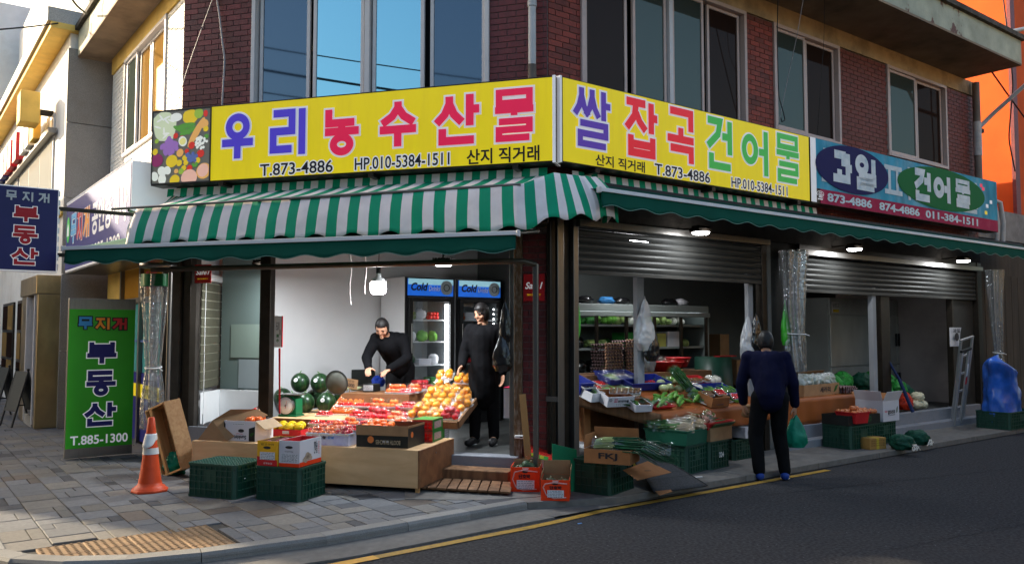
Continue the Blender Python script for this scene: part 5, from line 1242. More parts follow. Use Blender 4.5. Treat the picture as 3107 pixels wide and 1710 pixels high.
# ================================================================== CORNER SHOP DISPLAY
random.seed(21)
T_ = .405; T2 = .555
tb = thing('display_table', 'long low plywood display box standing on the pavers before the corner shop', 'display table', FA)
obj('front_panel', MB().box(.90, 1.655, -.965, -.945, .05, T_), m_ply, tb, bevel=.002); obj('front_panel', MB().box(1.66, 3.40, -.965, -.945, .05, T_), m_ply, tb, bevel=.002)
obj('side_panel', MB().box(3.402, 3.42, -.965, -.03, .05, T_), m_ply2, tb, bevel=.002); obj('side_panel', MB().box(.88, .898, -.965, -.03, .05, T_), m_ply, tb)
obj('top', MB().box(.90, 3.40, -.943, -.03, T_-.015, T_-.001), m_ply, tb)
for x, y in ((3.37, -.95), (.91, -.95), (3.37, -.09), (2.2, -.9)): obj('leg', MB().box(x, x+.035, y, y+.035, -.0, .05), m_lumber, tb)
obj('screw', MB().lathe([(0, 0), (.008, 0), (.008, .004), (0, .005)], (0, 0, 0), 8), m_steel, tb, Tr(3.421, -.55, .33) @ Matrix.Rotation(PI/2, 4, 'Y'))
t2 = thing('display_shelf', 'raised inner wooden shelf behind the front display table', 'shelf', FA)
obj('top', MB().box(1.18, 2.72, -.02, 1.25, T2-.02, T2-.002), m_ply, t2); obj('front_panel', MB().box(1.18, 2.72, -.04, -.022, .43, T2-.002), m_ply2, t2); obj('side_panel', MB().box(2.70, 2.72, 0, 1.25, .24, T2-.021), m_ply2, t2)
tl = thing('sloping_board', 'sloping wooden board carrying the golden melons beside the shop entrance', 'shelf', FA @ Tr(2.84, .02, .55, 0, R(19)))
obj('board', MB().box(0, .60, 0, 1.0, -.02, 0), m_ply, tl); obj('rim', MB().box(.60, .62, 0, 1.05, -.05, .03), m_plank, tl); obj('rim', MB().box(0, .6, -.02, 0, -.05, .03), m_plank, tl)

def A(x, y, z=0, a=0.): return FA @ Tr(x, y, z, R(a))
def Bm(x, y, z=0, a=0.): return FB @ Tr(x, y, z, R(a))
GC = 'dark green plastic crates'
c1 = crate(A(1.36, -1.64, 0, -5), .54, .42, .31, 'upturned dark green crate with a diamond lattice top beside the traffic cone', up=False)
obj('white_chip', MB().box(0, .012, -.014, -.010, 0, .008), m_whi, c1, Tr(.54, .12, .17, PI/2))
c2 = crate(A(2.06, -1.60, 0, -2), .47, .44, .305, 'dark green crate under the yellow box and the white garlic box')
# two boxes on the second crate
t = carton(A(2.075, -1.605, .308, -2), .215, .36, .225, 'yellow and red sweet potato box on the green crate', mat('yellow carton', (.82, .42, .02), .45, var=.05), m_cardi)
obj('red_band', MB().quad((0, -.001, 0), (.215, -.001, 0), (.215, -.001, .055), (0, -.001, .085)), m_rbox, t); hole(t, .105, .165); paper(t, .03, .055, .19, .125); face_text(t, '밤고구마', 0, 0, .04, .185, .18, .205); face_text(t, '문창농협', 0, 0, .07, .015, .16, .032, m_lw)
for i in range(11): tag(link('sweet_potato', ME['sweet'], None, A(2.075, -1.605, .308, -2) @ Tr(random.uniform(.06, .16), random.uniform(.06, .31), .15+.012*(i % 3), random.uniform(0, 3), .2)), 'red skinned sweet potato in the yellow and red box', 'sweet potato', 'sweet potatoes')
t = carton(A(2.30, -1.60, .308, -2), .215, .37, .235, 'white box printed with garlic bulbs and an orange base band, on the green crate', m_wbox, m_rbox)
obj('orange_band', MB().quad((0, -.001, 0), (.215, -.001, 0), (.215, -.001, .032), (0, -.001, .032)), m_obox, t); obj('orange_band', MB().quad((.216, 0, 0), (.216, .37, 0), (.216, .37, .04), (.216, 0, .04)), m_obox, t)
hole(t, .105, .175); paper(t, .02, .045, .20, .115, 6); face_text(t, '의성마늘', 0, 0, .06, .13, .15, .145); sm = Tr(.2165, 0, 0, PI/2)
ftext('깐마늘', .24, .09, .30, .21, flat('brush black', (.03, .03, .03)), t, sm, bold=.02); ftext('특산물', .31, .08, .335, .20, m_red, t, sm)
gb = MB()
for (x, z, r_) in ((.10, .06, .035), (.13, .09, .035), (.16, .075, .035), (.07, .055, .02), (.19, .06, .02)): gb.add([(x+r_*math.cos(a)*(1+.1*math.sin(3*a)), -.0012-r_*.02, z+r_*.9*math.sin(a)) for a in [i*PI/8 for i in range(16)]], [tuple(range(16))])
obj('garlic_print', gb, mat('garlic print', (.42, .32, .24), .5, var=.3, vs_=60), t, sm)
# left end: white orange box, leaning lid, tomato net
t = carton(pose(679, 1335, T_, R(-14)), .36, .36, .205, 'white and black orange box standing upside down at the left end of the table', m_wbox, m_cardi, flaps=(('R', .14, 125, mat('pale brown flap', (.42, .30, .19), .8)),))
ftext('Sunkist', .12, .018, .26, .058, m_prt, t, Tr(0, -.0015, 0), flip=True, bold=.03); ftext('Oranges', .14, .066, .22, .082, m_redl, t, Tr(0, -.0015, 0), flip=True); hole(t, .20, .105, .035, .018); paper(t, .10, .165, .24, .185, 1)
obj('black_corner', MB().quad((0, -.0012, 0), (.018, -.0012, 0), (.018, -.0012, .17), (0, -.0012, .20)), m_bbox, t); obj('black_corner', MB().quad((.29, -.0012, 0), (.36, -.0012, 0), (.36, -.0012, .15), (.29, -.0012, .13)), m_bbox, t)
obj('leaf_print', MB().poly([(.29, -.002, .06), (.325, -.002, .05), (.355, -.002, .09), (.32, -.002, .085)]), m_leaf, t)
for x, y in ((.24, .10), (.29, .17), (.20, .2), (.27, .26)): tag(link('persimmon', ME['persimmon'], None, pose(679, 1335, T_, R(-14)) @ Tr(x, y, .165, 1, s=1.35)), 'large orange persimmon in the upside down white box', 'persimmon', 'persimmons in the white box')
ld = thing('loose_cardboard', 'large brown cardboard lid leaning behind the white and black box', 'cardboard', A(.92, -.93, T_+.004, 4))
obj('lid', MB().add([(0, 0, 0), (.34, 0, 0), (.62, .32, .24), (.50, .30, .30), (.30, .12, .31), (.14, .04, .20)], [(0, 1, 2, 3, 4, 5)]), m_card, ld, solid=.006)
t = thing('tomato_net_box', 'narrow box of small red tomatoes with a green label, propped above the white box', 'vegetable box', pose(690, 1293, .52, R(14)) @ Matrix.Rotation(R(-28), 4, 'Y'))
obj('box_body', MB().box(0, .36, .0, .12, -.045, .0), m_card, t, bevel=.003)
for i in range(48): link('small_tomato', ME['smalltom'], t, Tr(.015+.028*(i % 12)+random.uniform(-.004, .004), .015+.028*((i//12) % 4), .004+.004*random.random(), s=1.25))
obj('net', MB().grid(lambda u, v: (.36*u, .12*v, .034+.006*noise.noise(Vector((u*12, v*5, 0)))-.02*(abs(v-.5)*2)**4), 16, 8), film('red net', (.8, .1, .08), .2, .1, .25), t)
obj('paper_label', MB().grid(lambda u, v: (.14+.12*u, -.002+.124*v, .040-.02*(abs(v-.5)*2)**4), 2, 8), m_gre, t)
bag(pose(668, 1330, T_, 0) @ Tr(-.02, .12, 0), (.05, .07, .07), 'small green leafy bag tucked between the lid and the white box', film('leaf print film', (.2, .6, .2), .15, .15, .5), seed=4)
# middle and right front row
carton(pose(850, 1303, T_, AA), .50, .34, .105, 'shallow empty brown box behind the yellow melons', m_card, m_cardi, flaps=(('L', .12, 100),))
t = carton(pose(783, 1320, T_, AA), .52, .24, .075, 'low red box holding five yellow melons', m_rbox, m_cardi)
obj('oval_badge', MB().poly([(.07+.04*math.cos(a), -.0015, .038+.022*math.sin(a)) for a in [i*PI/8 for i in range(16)]]), m_bbox, t); paper(t, .30, .03, .38, .06, 2)
ym = MB().ell((0, 0, .045), (.058, .045, .045), 16, 10).mesh('yellow_melon', m_ymel); ymr = MB().tube([(.03*math.cos(a)+.045, .03*math.sin(a), .075+.0*a) for a in [i*2*PI/12 for i in range(13)]], .005, 5)
for i, (x, y) in enumerate(((.05, .06), (.16, .05), (.26, .06), (.35, .05), (.45, .08), (.10, .16), (.21, .16), (.32, .16), (.42, .18))):
    o = thing('yellow_melon', 'bright yellow melon in the low red box', 'melon', pose(783, 1320, T_, AA) @ Tr(x, y, .05+(.01 if i > 4 else 0), random.uniform(-.6, .6)), 'yellow melons'); link('rind', ym, o)
    obj('foam_ring', MB().tube([(.04+.018*math.cos(a), .018*math.sin(a)-.02, .07) for a in [j*2*PI/10 for j in range(11)]], .004, 5), m_ymel, o)
t = carton(pose(929, 1347, T_, AA), .47, .36, .12, 'white and violet mandarin box full of wrapped fruit packs', mat('violet white carton', (.52, .54, .72), .45, var=.25, vs_=5, dirt=.7, dirtcol=(.10, .09, .42), ds=5), m_cardi)
ftext('꼬마', .06, .065, .13, .10, m_mag, t, Tr(0, -.002, 0), bold=.03); ftext('하늘', .15, .06, .22, .095, m_blk, t, Tr(0, -.002, 0), bold=.03); ftext('감귤', .24, .065, .31, .095, flat('print blue', (.05, .2, .6)), t, Tr(0, -.002, 0), bold=.03)
pb = pose(929, 1347, T_, AA)
for (x, y, z, k, s_, lab) in ((.0, .0, .095, 'persimmon', 1., 'wrapped pack of orange persimmons at the front left of the violet box'), (.155, .0, .095, 'mandarin', 1.15, 'wrapped pack of mandarins in the front middle of the violet box'), (.315, .0, .10, 'apple', .95, 'wrapped pack of red apples at the front right corner of the violet box'),
                           (.0, .14, .115, 'persimmon', .9, 'wrapped persimmon pack behind the front left one in the violet box'), (.16, .15, .135, 'mandarin', 1.2, 'stacked pack of shiny mandarins at the top of the violet box'), (.32, .15, .12, 'tomato', 1.1, 'pack of red tomatoes at the back right of the violet box')):
    pack(pb @ Tr(x, y, z, R(random.uniform(-6, 6))), k, 3, 2, lab, .15, .12, 2, size=s_*.72, group='wrapped fruit packs')
pack(pose(1045, 1285, .52, AA), 'zgrape' if 0 else 'grape', 8, 5, 'clear pack of pale green grapes behind the violet box', .19, .12, 2, wrap=True, group='wrapped fruit packs')
t = carton(pose(1081, 1353, T_, AA), .55, .42, .21, 'black orange box with a pale brown upper band at the right front of the table', m_bbox, mat('dark brown board', (.14, .055, .025), .8, var=.1))
obj('brown_band', MB().box(-.002, .552, -.0035, -.0005, .115, .212), m_card, t); obj('brown_band', MB().box(.5505, .5525, 0, .42, .19, .212), m_card, t)
ftext('BOOTH RANCHES', .21, .030, .47, .072, mat('faded cream print', (.42, .34, .22), .6), t, Tr(0, -.002, 0), flip=True, bold=.02)
obj('orange_print', MB().poly([(.155+.034*math.cos(a), -.002, .072+.034*math.sin(a)) for a in [i*PI/10 for i in range(20)]]), flat('print orange', (.72, .20, .05)), t); obj('orange_print', MB().poly([(.5512, .10+.03*math.cos(a), .12+.03*math.sin(a)) for a in [i*PI/10 for i in range(20)]]), MC['print orange'], t)
for x in (.285, .325): paper(t, x, .05, x+.02, .066, 2, -.003)
bx = pose(1081, 1353, T_, AA)
for i, (x, y, z) in enumerate(((.07, .05, .165), (.14, .04, .17), (.21, .05, .165), (.28, .06, .155), (.34, .07, .15), (.10, .11, .185), (.17, .11, .20), (.24, .12, .18), (.13, .18, .205), (.20, .19, .20), (.28, .17, .165), (.07, .22, .17), (.38, .10, .145), (.16, .26, .17), (.25, .27, .17))):
    tag(link('mandarin', ME['mandarin'], None, bx @ Tr(x, y, z-.005, i, s=1.22)), 'plump mandarin heaped in the black box with a brown band', 'mandarin', 'mandarins in the black box')
for i in range(14): tag(link('mandarin', ME['mandarin'], None, bx @ Tr(.07+.08*(i % 6), .07+.10*(i//6), .10, i, s=1.2)), 'mandarin in the lower layer of the black box', 'mandarin', 'lower mandarins in the black box')
# inner shelf items
mo_ = pose(1004, 1258, T2, AA) @ Matrix.Rotation(R(30), 4, 'X')
t = carton(mo_, .33, .34, .06, 'orange box tilted up to show mandarins, beside the watermelons', mat('orange carton', (.80, .17, .02), .45, var=.1), mat('orange carton inside', (.75, .2, .03), .5))
pile('mandarin', mo_ @ Tr(.015, .015, .018), .30, .31, 40, 'mandarin in the tilted orange box', 'mandarin', 'mandarins in the tilted box', size=.98)
obj('wrap', MB().box(.004, .326, .004, .336, .066, .068), m_clear, t)
mb_ = pose(1068, 1259, T2, AA)
t = carton(mb_, .30, .34, .085, 'black edged brown box with purple striped shallots, centre of the display', m_bbox, m_card, flaps=(('B', .12, -5), ('R', .09, 5)))
for i in range(4): hole(t, .05+.065*i, .145, .012, .012, Tr(0, .334, 0), m_whi)
paper(t, .16, .03, .26, .06, 2)
pile('sweet', mb_ @ Tr(.02, .02, .02), .26, .28, 16, 'purple striped shallot in the black edged box', 'shallot', 'shallots', size=.75)
for i in range(5): obj('purple_net_ring', MB().tube([(.028*math.cos(a), .028*math.sin(a), 0) for a in [j*2*PI/12 for j in range(13)]], .005, 6), flat('lilac foam', (.50, .34, .55)), t, Tr(.05+.05*i, .06+.03*(i % 2), .075, 0, R(50)))
t = thing('red_basin', 'shallow red plastic lid standing up behind the violet box', 'basin', pose(1115, 1275, .52, AA)); obj('lid', MB().ell((0, 0, .03), (.085, .03, .045), 20, 8), m_redl, t)
t = carton(pose(1183, 1224, .63, AA), .30, .30, .085, 'red box with a cream label and red brush lettering below the apple bags', m_rbox, m_tray)
obj('cream_label', MB().quad((.02, -.0015, .01), (.22, -.0015, .01), (.22, -.0015, .07), (.02, -.0015, .07)), flat('cream print', (.70, .58, .35)), t); ftext('신선딸기', .05, .018, .20, .06, m_red, t, Tr(0, -.003, 0), bold=.02)
for i, (px, py, lab) in enumerate(((1198, 1243, 'red bowl heaped with cherry tomatoes, left of the pair'), (1268, 1243, 'red bowl heaped with cherry tomatoes, right of the pair'))):
    t = thing('fruit_bowl', lab, 'bowl', pose(px, py, T2, 0), 'red bowls of cherry tomatoes')
    obj('bowl', MB().lathe([(0, 0), (.07, 0), (.125, .045), (.13, .045), (.128, .052), (.07, .008), (0, .008)], n=24), m_rbox, t)
    for r_, n, z in ((.10, 20, .04), (.075, 15, .058), (.05, 9, .072), (.025, 4, .084), (0, 1, .094)):
        for j in range(n): link('cherry_tomato', ME['smalltom'], t, Tr(r_*math.cos(6.28*j/n), r_*math.sin(6.28*j/n), z+random.uniform(-.004, .004), j, s=1.25))
    obj('wrap', MB().lathe([(.13, .05), (.11, .075), (.06, .10), (0, .118)], n=24), m_clear, t)
for i, (px, py, z, lab) in enumerate(((1140, 1271, T2-.02, 'foam pack of dark grapes, left'), (1172, 1269, T2-.02, 'foam pack of dark grapes, middle'), (1205, 1262, T2, 'foam pack of dark grapes propped up at the right'))):
    pack(pose(px, py, z, AA+R(-8+8*i)) @ Matrix.Rotation(R(12*(i == 2)), 4, 'X'), 'grape', 6, 4, lab, .14, .10, 2, group='grape packs')
for i, (px, py, z, lab) in enumerate(((1243, 1272, T2-.01, 'clear box of strawberries in front of the red bowls'), (1247, 1262, T2+.05, 'clear box of strawberries stacked on another before the red bowls'), (1155, 1206, .68, 'clear box of dark raspberries on the red carton'), (1100, 1196, .66, 'clear red berry box beside the white label box'))):
    pack(pose(px, py, z, AA), 'berry', 6, 4, lab, .18, .12, 2, tray=m_clear, size=1.0, th=.04, group='berry boxes')
for i, (px, py, z, nx, ny, ly, lab) in enumerate(((1232, 1182, .80, 4, 3, 2, 'large wrapped stack of red apples beside the person at the counter'), (1236, 1203, .72, 4, 3, 1, 'wrapped red apples under the larger apple stack'), (1256, 1226, .64, 3, 3, 2, 'pinkish apples in film between the apple stack and golden melons'), (1232, 1226, .60, 3, 2, 1, 'small apple pack left of the pinkish ones'))):
    pack(pose(px, py, z, AA), 'apple', nx, ny, lab, nx*.07, ny*.07, ly, size=.95, group='wrapped apple packs')
random.seed(9)
k = 0
for (j, i) in [(3, 0), (3, 1), (3, 2), (2, 0), (2, 1), (2, 2), (1, 0), (1, 1), (1, 2), (0, 0), (0, 1)]:
    mw = tl.matrix_basis @ Tr(.0+i*.20, .06+j*.235, .008, R(random.uniform(-12, 12)))
    pack(mw, 'pear', 2, 2, 'wrapped tray of golden melons, %s of the %s row on the sloping board' % (('leftmost', 'middle one', 'rightmost')[i], ('lowest', 'second', 'third', 'top')[j]), .19, .20, 2 if random.random() < .7 else 1, size=.98, group='golden melon packs')
pack(tl.matrix_basis @ Tr(.05, .86, .12, .2), 'pear', 2, 2, 'topmost wrapped tray of golden melons at the head of the board', .19, .2, 1, group='golden melon packs'); pack(tl.matrix_basis @ Tr(.3, .80, .12, -.1), 'pear', 3, 2, 'long tray of golden melons at the top right of the board', .26, .2, 1, group='golden melon packs')
pack(tl.matrix_basis @ Tr(.38, .05, .01, .1), 'apple', 3, 2, 'wrapped pack of bright red apples at the foot of the golden melons', .21, .15, 2, group='wrapped apple packs')
for j in range(2):
    t = carton(A(3.10, -.40, T_+.115*j, 2), .22, .32, .112, ['red and green tomato box, lower of the two at the table end', 'red and green tomato box, upper of the two at the table end'][j], mat('tomato carton', (.55, .04, .03), .4, var=.5, vs_=26), m_cardi, closed=True)
    obj('tomato_print', (lambda q: ([q.ell((.03+.04*i_, -.0005, .035+.035*j_), (.019, .002, .017), 10, 6) for i_ in range(5) for j_ in range(2)], q)[1])(MB()), m_tom, t)
    obj('green_end', MB().quad((.2212, 0, 0), (.2212, .32, 0), (.2212, .32, .112), (.2212, 0, .112)), m_gre, t); paper(t, .05, .02, .26, .09, 5, -.0022, Tr(.2212, 0, 0, PI/2), flat('pinkish label', (.6, .42, .40)))
    obj('green_top', MB().quad((0, 0, .1128), (.22, 0, .1128), (.22, .32, .1128), (0, .32, .1128)), m_gre, t)
t = carton(A(3.16, .02, .245, 4), .12, .2, .30, 'tall narrow green and red box on the doorway threshold beside the table', m_gre, m_cardi, closed=True); obj('red_base', MB().box(-.001, .121, -.001, .201, .0, .12), m_rbox, t); paper(t, .03, .14, .17, .26, 5, -.002, Tr(.122, 0, 0, PI/2))
# packed rows filling the inner shelf
random.seed(77)
FILL = [('smalltom', 7, 4, 'cherry tomatoes'), ('apple', 3, 2, 'red apples'), ('berry', 7, 4, 'strawberries'), ('mandarin', 3, 2, 'mandarins'), ('tomato', 4, 3, 'tomatoes'), ('persimmon', 3, 2, 'persimmons')]
for j, (y, z, xs_) in enumerate(((.06, T2, (2.22, 2.42, 2.60)), (.24, T2, (1.62, 2.05, 2.25, 2.45, 2.64)), (.42, T2, (1.75, 1.93, 2.12, 2.3, 2.48, 2.66)), (.45, T2+.095, (1.8, 2.0, 2.2, 2.4, 2.58)), (.66, .80, (2.30, 2.46)), (.85, .80, (2.3, 2.48)), (-.30, T_, (1.95, 2.13, 2.31, 2.50, 2.9)), (-.14, T_, (1.75, 1.95, 2.15, 2.35, 2.55, 2.75, 2.92)))):
    for i, x in enumerate(xs_):
        k_, nx, ny, nm_ = random.choice(FILL); hz = z+(.10 if j == 7 else .05 if j == 6 else 0)
        if j > 5: obj('spacer', MB().box(0, .17, 0, .12, z-hz, -.001), m_card, pack(A(x, y, hz, random.uniform(-8, 8)), k_, nx, ny, 'wrapped pack of %s in the crowded %s row of the display' % (nm_, 'front' if j == 5 else 'second'), .17, .12, 2, group='packs of %s' % nm_))
        else: pack(A(x, y, hz, random.uniform(-8, 8)), k_, nx, ny, 'wrapped pack of %s on the raised inner shelf' % nm_ if z < .7 else 'wrapped pack of %s on the top riser of the shelf' % nm_, .17, .12, 2, group='packs of %s' % nm_)
# watermelons
m_wm = mat('watermelon rind', (.012, .040, .014), .32, var=.3, vs_=8, spec=.5)
nt = m_wm.node_tree; wv = nt.nodes.new('ShaderNodeTexWave'); wv.wave_type = 'BANDS'; wv.bands_direction = 'X'; wv.inputs['Scale'].default_value = 1; tc = nt.nodes.new('ShaderNodeTexCoord')
gr = nt.nodes.new('ShaderNodeSeparateXYZ'); at_ = nt.nodes.new('ShaderNodeMath'); at_.operation = 'ARCTAN2'; sn = nt.nodes.new('ShaderNodeMath'); sn.operation = 'MULTIPLY_ADD'; sn.inputs[1].default_value = 11
nz = nt.nodes.new('ShaderNodeTexNoise'); nz.inputs['Scale'].default_value = 30; s2 = nt.nodes.new('ShaderNodeMath'); s2.operation = 'SINE'; mr = nt.nodes.new('ShaderNodeMapRange'); mr.inputs[1].default_value = .55; mr.inputs[2].default_value = 1.
nml = nt.nodes.new('ShaderNodeMath'); nml.operation = 'MULTIPLY'; nml.inputs[1].default_value = 5
nt.links.new(tc.outputs['Object'], gr.inputs[0]); nt.links.new(gr.outputs[0], at_.inputs[0]); nt.links.new(gr.outputs[1], at_.inputs[1]); nt.links.new(at_.outputs[0], sn.inputs[0]); nt.links.new(tc.outputs['Object'], nz.inputs[0]); nt.links.new(nz.outputs[0], nml.inputs[0]); nt.links.new(nml.outputs[0], sn.inputs[2]); nt.links.new(sn.outputs[0], s2.inputs[0]); nt.links.new(s2.outputs[0], mr.inputs[0])
b_ = nt.nodes['Principled BSDF']; src = b_.inputs['Base Color'].links[0].from_socket; mx = nt.nodes.new('ShaderNodeMix'); mx.data_type = 'RGBA'; nt.links.new(mr.outputs[0], mx.inputs[0]); nt.links.new(src, mx.inputs[6]); mx.inputs[7].default_value = (.025, .085, .022, 1); nt.links.new(mx.outputs[2], b_.inputs['Base Color'])
wmesh = MB().ell((0, 0, 0), (.118, .118, .126), 24, 16).mesh('rind', m_wm)
labs = ['upper left watermelon of the pile, with a round white sticker', 'upper right watermelon of the pile, with a curled stem', 'lower watermelon just right of the green scale', 'lower middle watermelon with a tall stem', 'lower right watermelon beside the tilted orange box', 'watermelon half hidden behind the lower right one', 'watermelon hidden behind the green scale', 'watermelon at the back of the pile beside the price card']
for i, (px, py, z, st, sx) in enumerate(((911, 1160, .885, 0, -.3), (971, 1161, .885, 1, -.35), (890, 1222, .668, 0, 0), (925, 1221, .668, 1, -.3), (990, 1221, .668, 1, -.2), (1020, 1199, .672, 0, .1), (858, 1205, .668, 0, 0), (955, 1208, .668, 0, 0))):
    c = S(px, py, z); t = thing('watermelon', labs[i], 'watermelon', Matrix.Translation(c) @ Matrix.Rotation(random.uniform(-.3, .3), 4, 'X') @ Matrix.Rotation(random.uniform(0, 6), 4, 'Z') , 'watermelons'); link('rind', wmesh, t)
    obj('stem', MB().tube([(0, 0, .118), (.01, 0, .14), (.03, 0, .148)], .005, 6), m_leaf2, t)
    if i in (0, 1, 3, 4, 5):
        inv = t.matrix_basis.inverted().to_3x3(); d = inv @ Vector((sx*.6-.05, -1, .35)).normalized(); q = d.to_track_quat('Z', 'Y').to_matrix().to_4x4()
        obj('sticker', MB().lathe([(0, .1275), (.014, .1273), (.027, .1255)], n=16), m_whi, t, q); ftext('A5', -.012, -.006, .012, .006, m_prt, t, q @ Tr(0, 0, .1295) @ Matrix.Rotation(-PI/2, 4, 'X'))
# hanging dial scale
t = thing('dial_scale', 'green kitchen scale with a round white dial beside the watermelons', 'scale', pose(846, 1262, T2, AA) @ Tr(.11, .08, 0))
m_sg = mat('scale green enamel', (.01, .17, .07), .3, var=.1, coat=.4)
obj('base', MB().box(-.12, .12, -.09, .10, 0, .02), m_sg, t, bevel=.008); obj('body', MB().prism([(-.10, .02), (.10, .02), (.095, .20), (.05, .235), (-.05, .235), (-.095, .20)], -.055, .09, 0, 'y'), m_sg, t, bevel=.006)
dm = Matrix.Rotation(PI/2, 4, 'X'); obj('dial', MB().lathe([(0, .09), (.092, .09), (.098, .085), (.098, .055)], n=36), flat('dial white', (.9, .9, .9), .3), t, Tr(-.02, 0, .125) @ dm); obj('dial_rim', MB().lathe([(.098, .055), (.104, .06), (.104, .088), (.097, .092)], n=36), m_steel, t, Tr(-.02, 0, .125) @ dm)
tk = MB(); [tk.add([(r0*math.sin(a+s_), -.0915, r0*math.cos(a+s_)) for r0, s_ in ((.075, .012), (.088, .010), (.088, -.010), (.075, -.012))], [(0, 1, 2, 3)]) for a in [i*2*PI/40 for i in range(40)]]
obj('tick_marks', tk, m_prt, t, Tr(-.02, 0, .125)); obj('needle', MB().add([(-.004, -.094, -.03), (.004, -.094, -.03), (.022, -.094, .07)], [(0, 1, 2)]), m_redl, t, Tr(-.02, 0, .125))
obj('hub', MB().lathe([(0, .096), (.010, .096), (.010, .09)], n=12), m_steel, t, Tr(-.02, 0, .125) @ dm); obj('pan', MB().box(-.13, .14, -.10, .11, .245, .255), m_steel, t, bevel=.003); obj('post', MB().box(-.03, .03, -.03, .03, .235, .245), m_steel, t)
# back of the shelf: tray, price card, bags
t = thing('round_tray', 'round grey tray with a black rim leaning on the wall behind the watermelons', 'tray', Matrix.Translation(S(1022, 1160, .93)) @ Matrix.Rotation(AA, 4, 'Z') @ Matrix.Rotation(R(97), 4, 'X')); obj('plate', MB().lathe([(0, 0), (.14, 0), (.14, .006), (0, .006)], n=32), flat('grey olive', (.085, .085, .07)), t); obj('rim', MB().tube([(.142*math.cos(a), .142*math.sin(a), .004) for a in [i*2*PI/32 for i in range(33)]], .006, 6), m_frd, t)
t = thing('price_card', 'handwritten brown cardboard price card on a stick above the pale bowls', 'price card', pose(1060, 1185, .80, AA)); obj('card', MB().box(-.10, .10, -.002, .002, .03, .15), m_card, t, Matrix.Rotation(R(8), 4, 'Y')); ftext('황금향', -.06, .11, .05, .135, m_blk, t, Matrix.Rotation(R(8), 4, 'Y') @ Tr(0, -.004, 0)); ftext('35000', -.07, .05, .06, .095, m_blk, t, Matrix.Rotation(R(8), 4, 'Y') @ Tr(0, -.004, 0), bold=.02); obj('stick', MB().box(-.004, .004, .003, .009, -.1, .06), m_lumber, t)
for i, (px, py, z, c, lab) in enumerate(((1040, 1185, .80, m_lett, 'pale yellow bowl nearest the price card'), (1078, 1183, .80, m_lett, 'pale yellow bowl right of the price card'), (1017, 1186, .80, m_rbox, 'red bowl behind the upper right watermelon'))):
    t = thing('bowl', lab, 'bowl', pose(px, py, z, 0)); obj('bowl', MB().lathe([(0, 0), (.05, 0), (.085, .04), (.08, .04), (.045, .008), (0, .008)], n=20), flat('pale bowl', (.60, .62, .35)) if i < 2 else m_rbox, t)
obj('riser', MB().box(1.75, 2.62, .62, 1.2, T2, .795), m_ply2, t2)
t = carton(pose(1100, 1187, .80, AA), .15, .18, .09, 'small box with a grey printed label, centre back of the display', m_bbox, closed=True); paper(t, .01, .01, .14, .08, 5)
carton(pose(1066, 1165, .80, AA), .24, .25, .20, 'black box behind the price card', m_bbox, closed=True); t = carton(pose(1086, 1108, 1.005, AA), .14, .16, .07, 'green and yellow tea box on the black box', m_gre, closed=True); obj('yellow_band', MB().quad((.03, -.001, .01), (.11, -.001, .01), (.11, -.001, .045), (.03, -.001, .045)), m_sy, t)
bag(pose(1147, 1172, .80, 0), (.085, .06, .085), 'blue and orange striped snack bag before the bent person', mat('blue foil', (.02, .06, .45), .25, var=.8, vs_=7), seed=7, amp=.3)
t = thing('wall_board', 'white whiteboard strip with a red edge and handwriting beside the bronze post', 'board', FA @ Tr(1.20, .02, 1.35)); obj('board', MB().box(0, .095, 0, .012, 0, .36), m_whi, t, bevel=.008); obj('red_edge', MB().box(.096, .108, 0, .012, .002, .358), m_red, t); ftext('水', .03, .06, .07, .10, m_gre, t, Tr(0, -.003, 0), bold=.02); ftext('果', .03, .11, .07, .15, m_gre, t, Tr(0, -.003, 0), bold=.02); ftext('ら川', .03, .19, .07, .29, m_blk, t, Tr(0, -.003, 0), bold=.02); obj('slot', MB().box(.075, .083, -.003, 0, .14, .20), m_frd, t)
t = thing('red_strap', 'red plastic strap hanging below the whiteboard strip', 'strap', FA @ Tr(1.255, .03, .6)); obj('strap', MB().prism([(0, .74), (.025, .74), (.035, 0), (.018, 0)], 0, .004, 0, 'y'), m_red, t)
for i, (x, y) in enumerate(((2.02, 0), (2.2, .02))):
    tag(obj('hung_rope', MB().tube([W(FA, x+.0*j, y+.3, 2.8-j*.12) + Vector((.01*math.sin(j*1.7), 0, 0)) for j in range(8 if i else 9)], .006, 5), m_fr), ['short pale cord hanging in the shop opening', 'longer beaded pale cord hanging in the shop opening'][i], 'cord')
# blind, glass and white board behind the left pane
t = thing('window_blind', 'olive zebra roller blind behind the left glass of the corner shop', 'blind', Matrix.Translation((-3.755, 9.98, 0)) @ Matrix.Rotation(R(98), 4, 'Z') @ Matrix.Rotation(PI, 4, 'Z') @ Matrix.Scale(-1, 4, (1, 0, 0)))
t.matrix_basis = Matrix.Translation((-3.74, 9.90, 0)) @ Matrix.Rotation(R(94), 4, 'Z')
m_bld1 = mat('blind olive', (.10, .095, .065), .7, var=.15, vs_=8); m_bld2 = mat('blind pale', (.34, .33, .25), .7, var=.1)
for i in range(12):
    z = .84+i*.108; obj('slat', MB().box(.02, .86, -.012, .0, z, z+.092), m_bld1, t); obj('light_band', MB().box(.02, .86, -.004, .004, z+.093, z+.107), m_bld2, t)
obj('valance', MB().box(0, .90, -.05, .03, 2.15, 2.24), m_whi, t, bevel=.02); obj('pull_cord', MB().tube([(.0, -.06, 2.2), (-.02, -.06, 1.5), (-.01, -.06, .55)], .004, 5).tube([(-.01, -.06, .55), (-.01, -.06, .43)], .012, 6), m_whi, t)
t = thing('glazed_partition', 'teal tinted frosted glass partition with papers behind it, right of the blind', 'glass partition', I4)
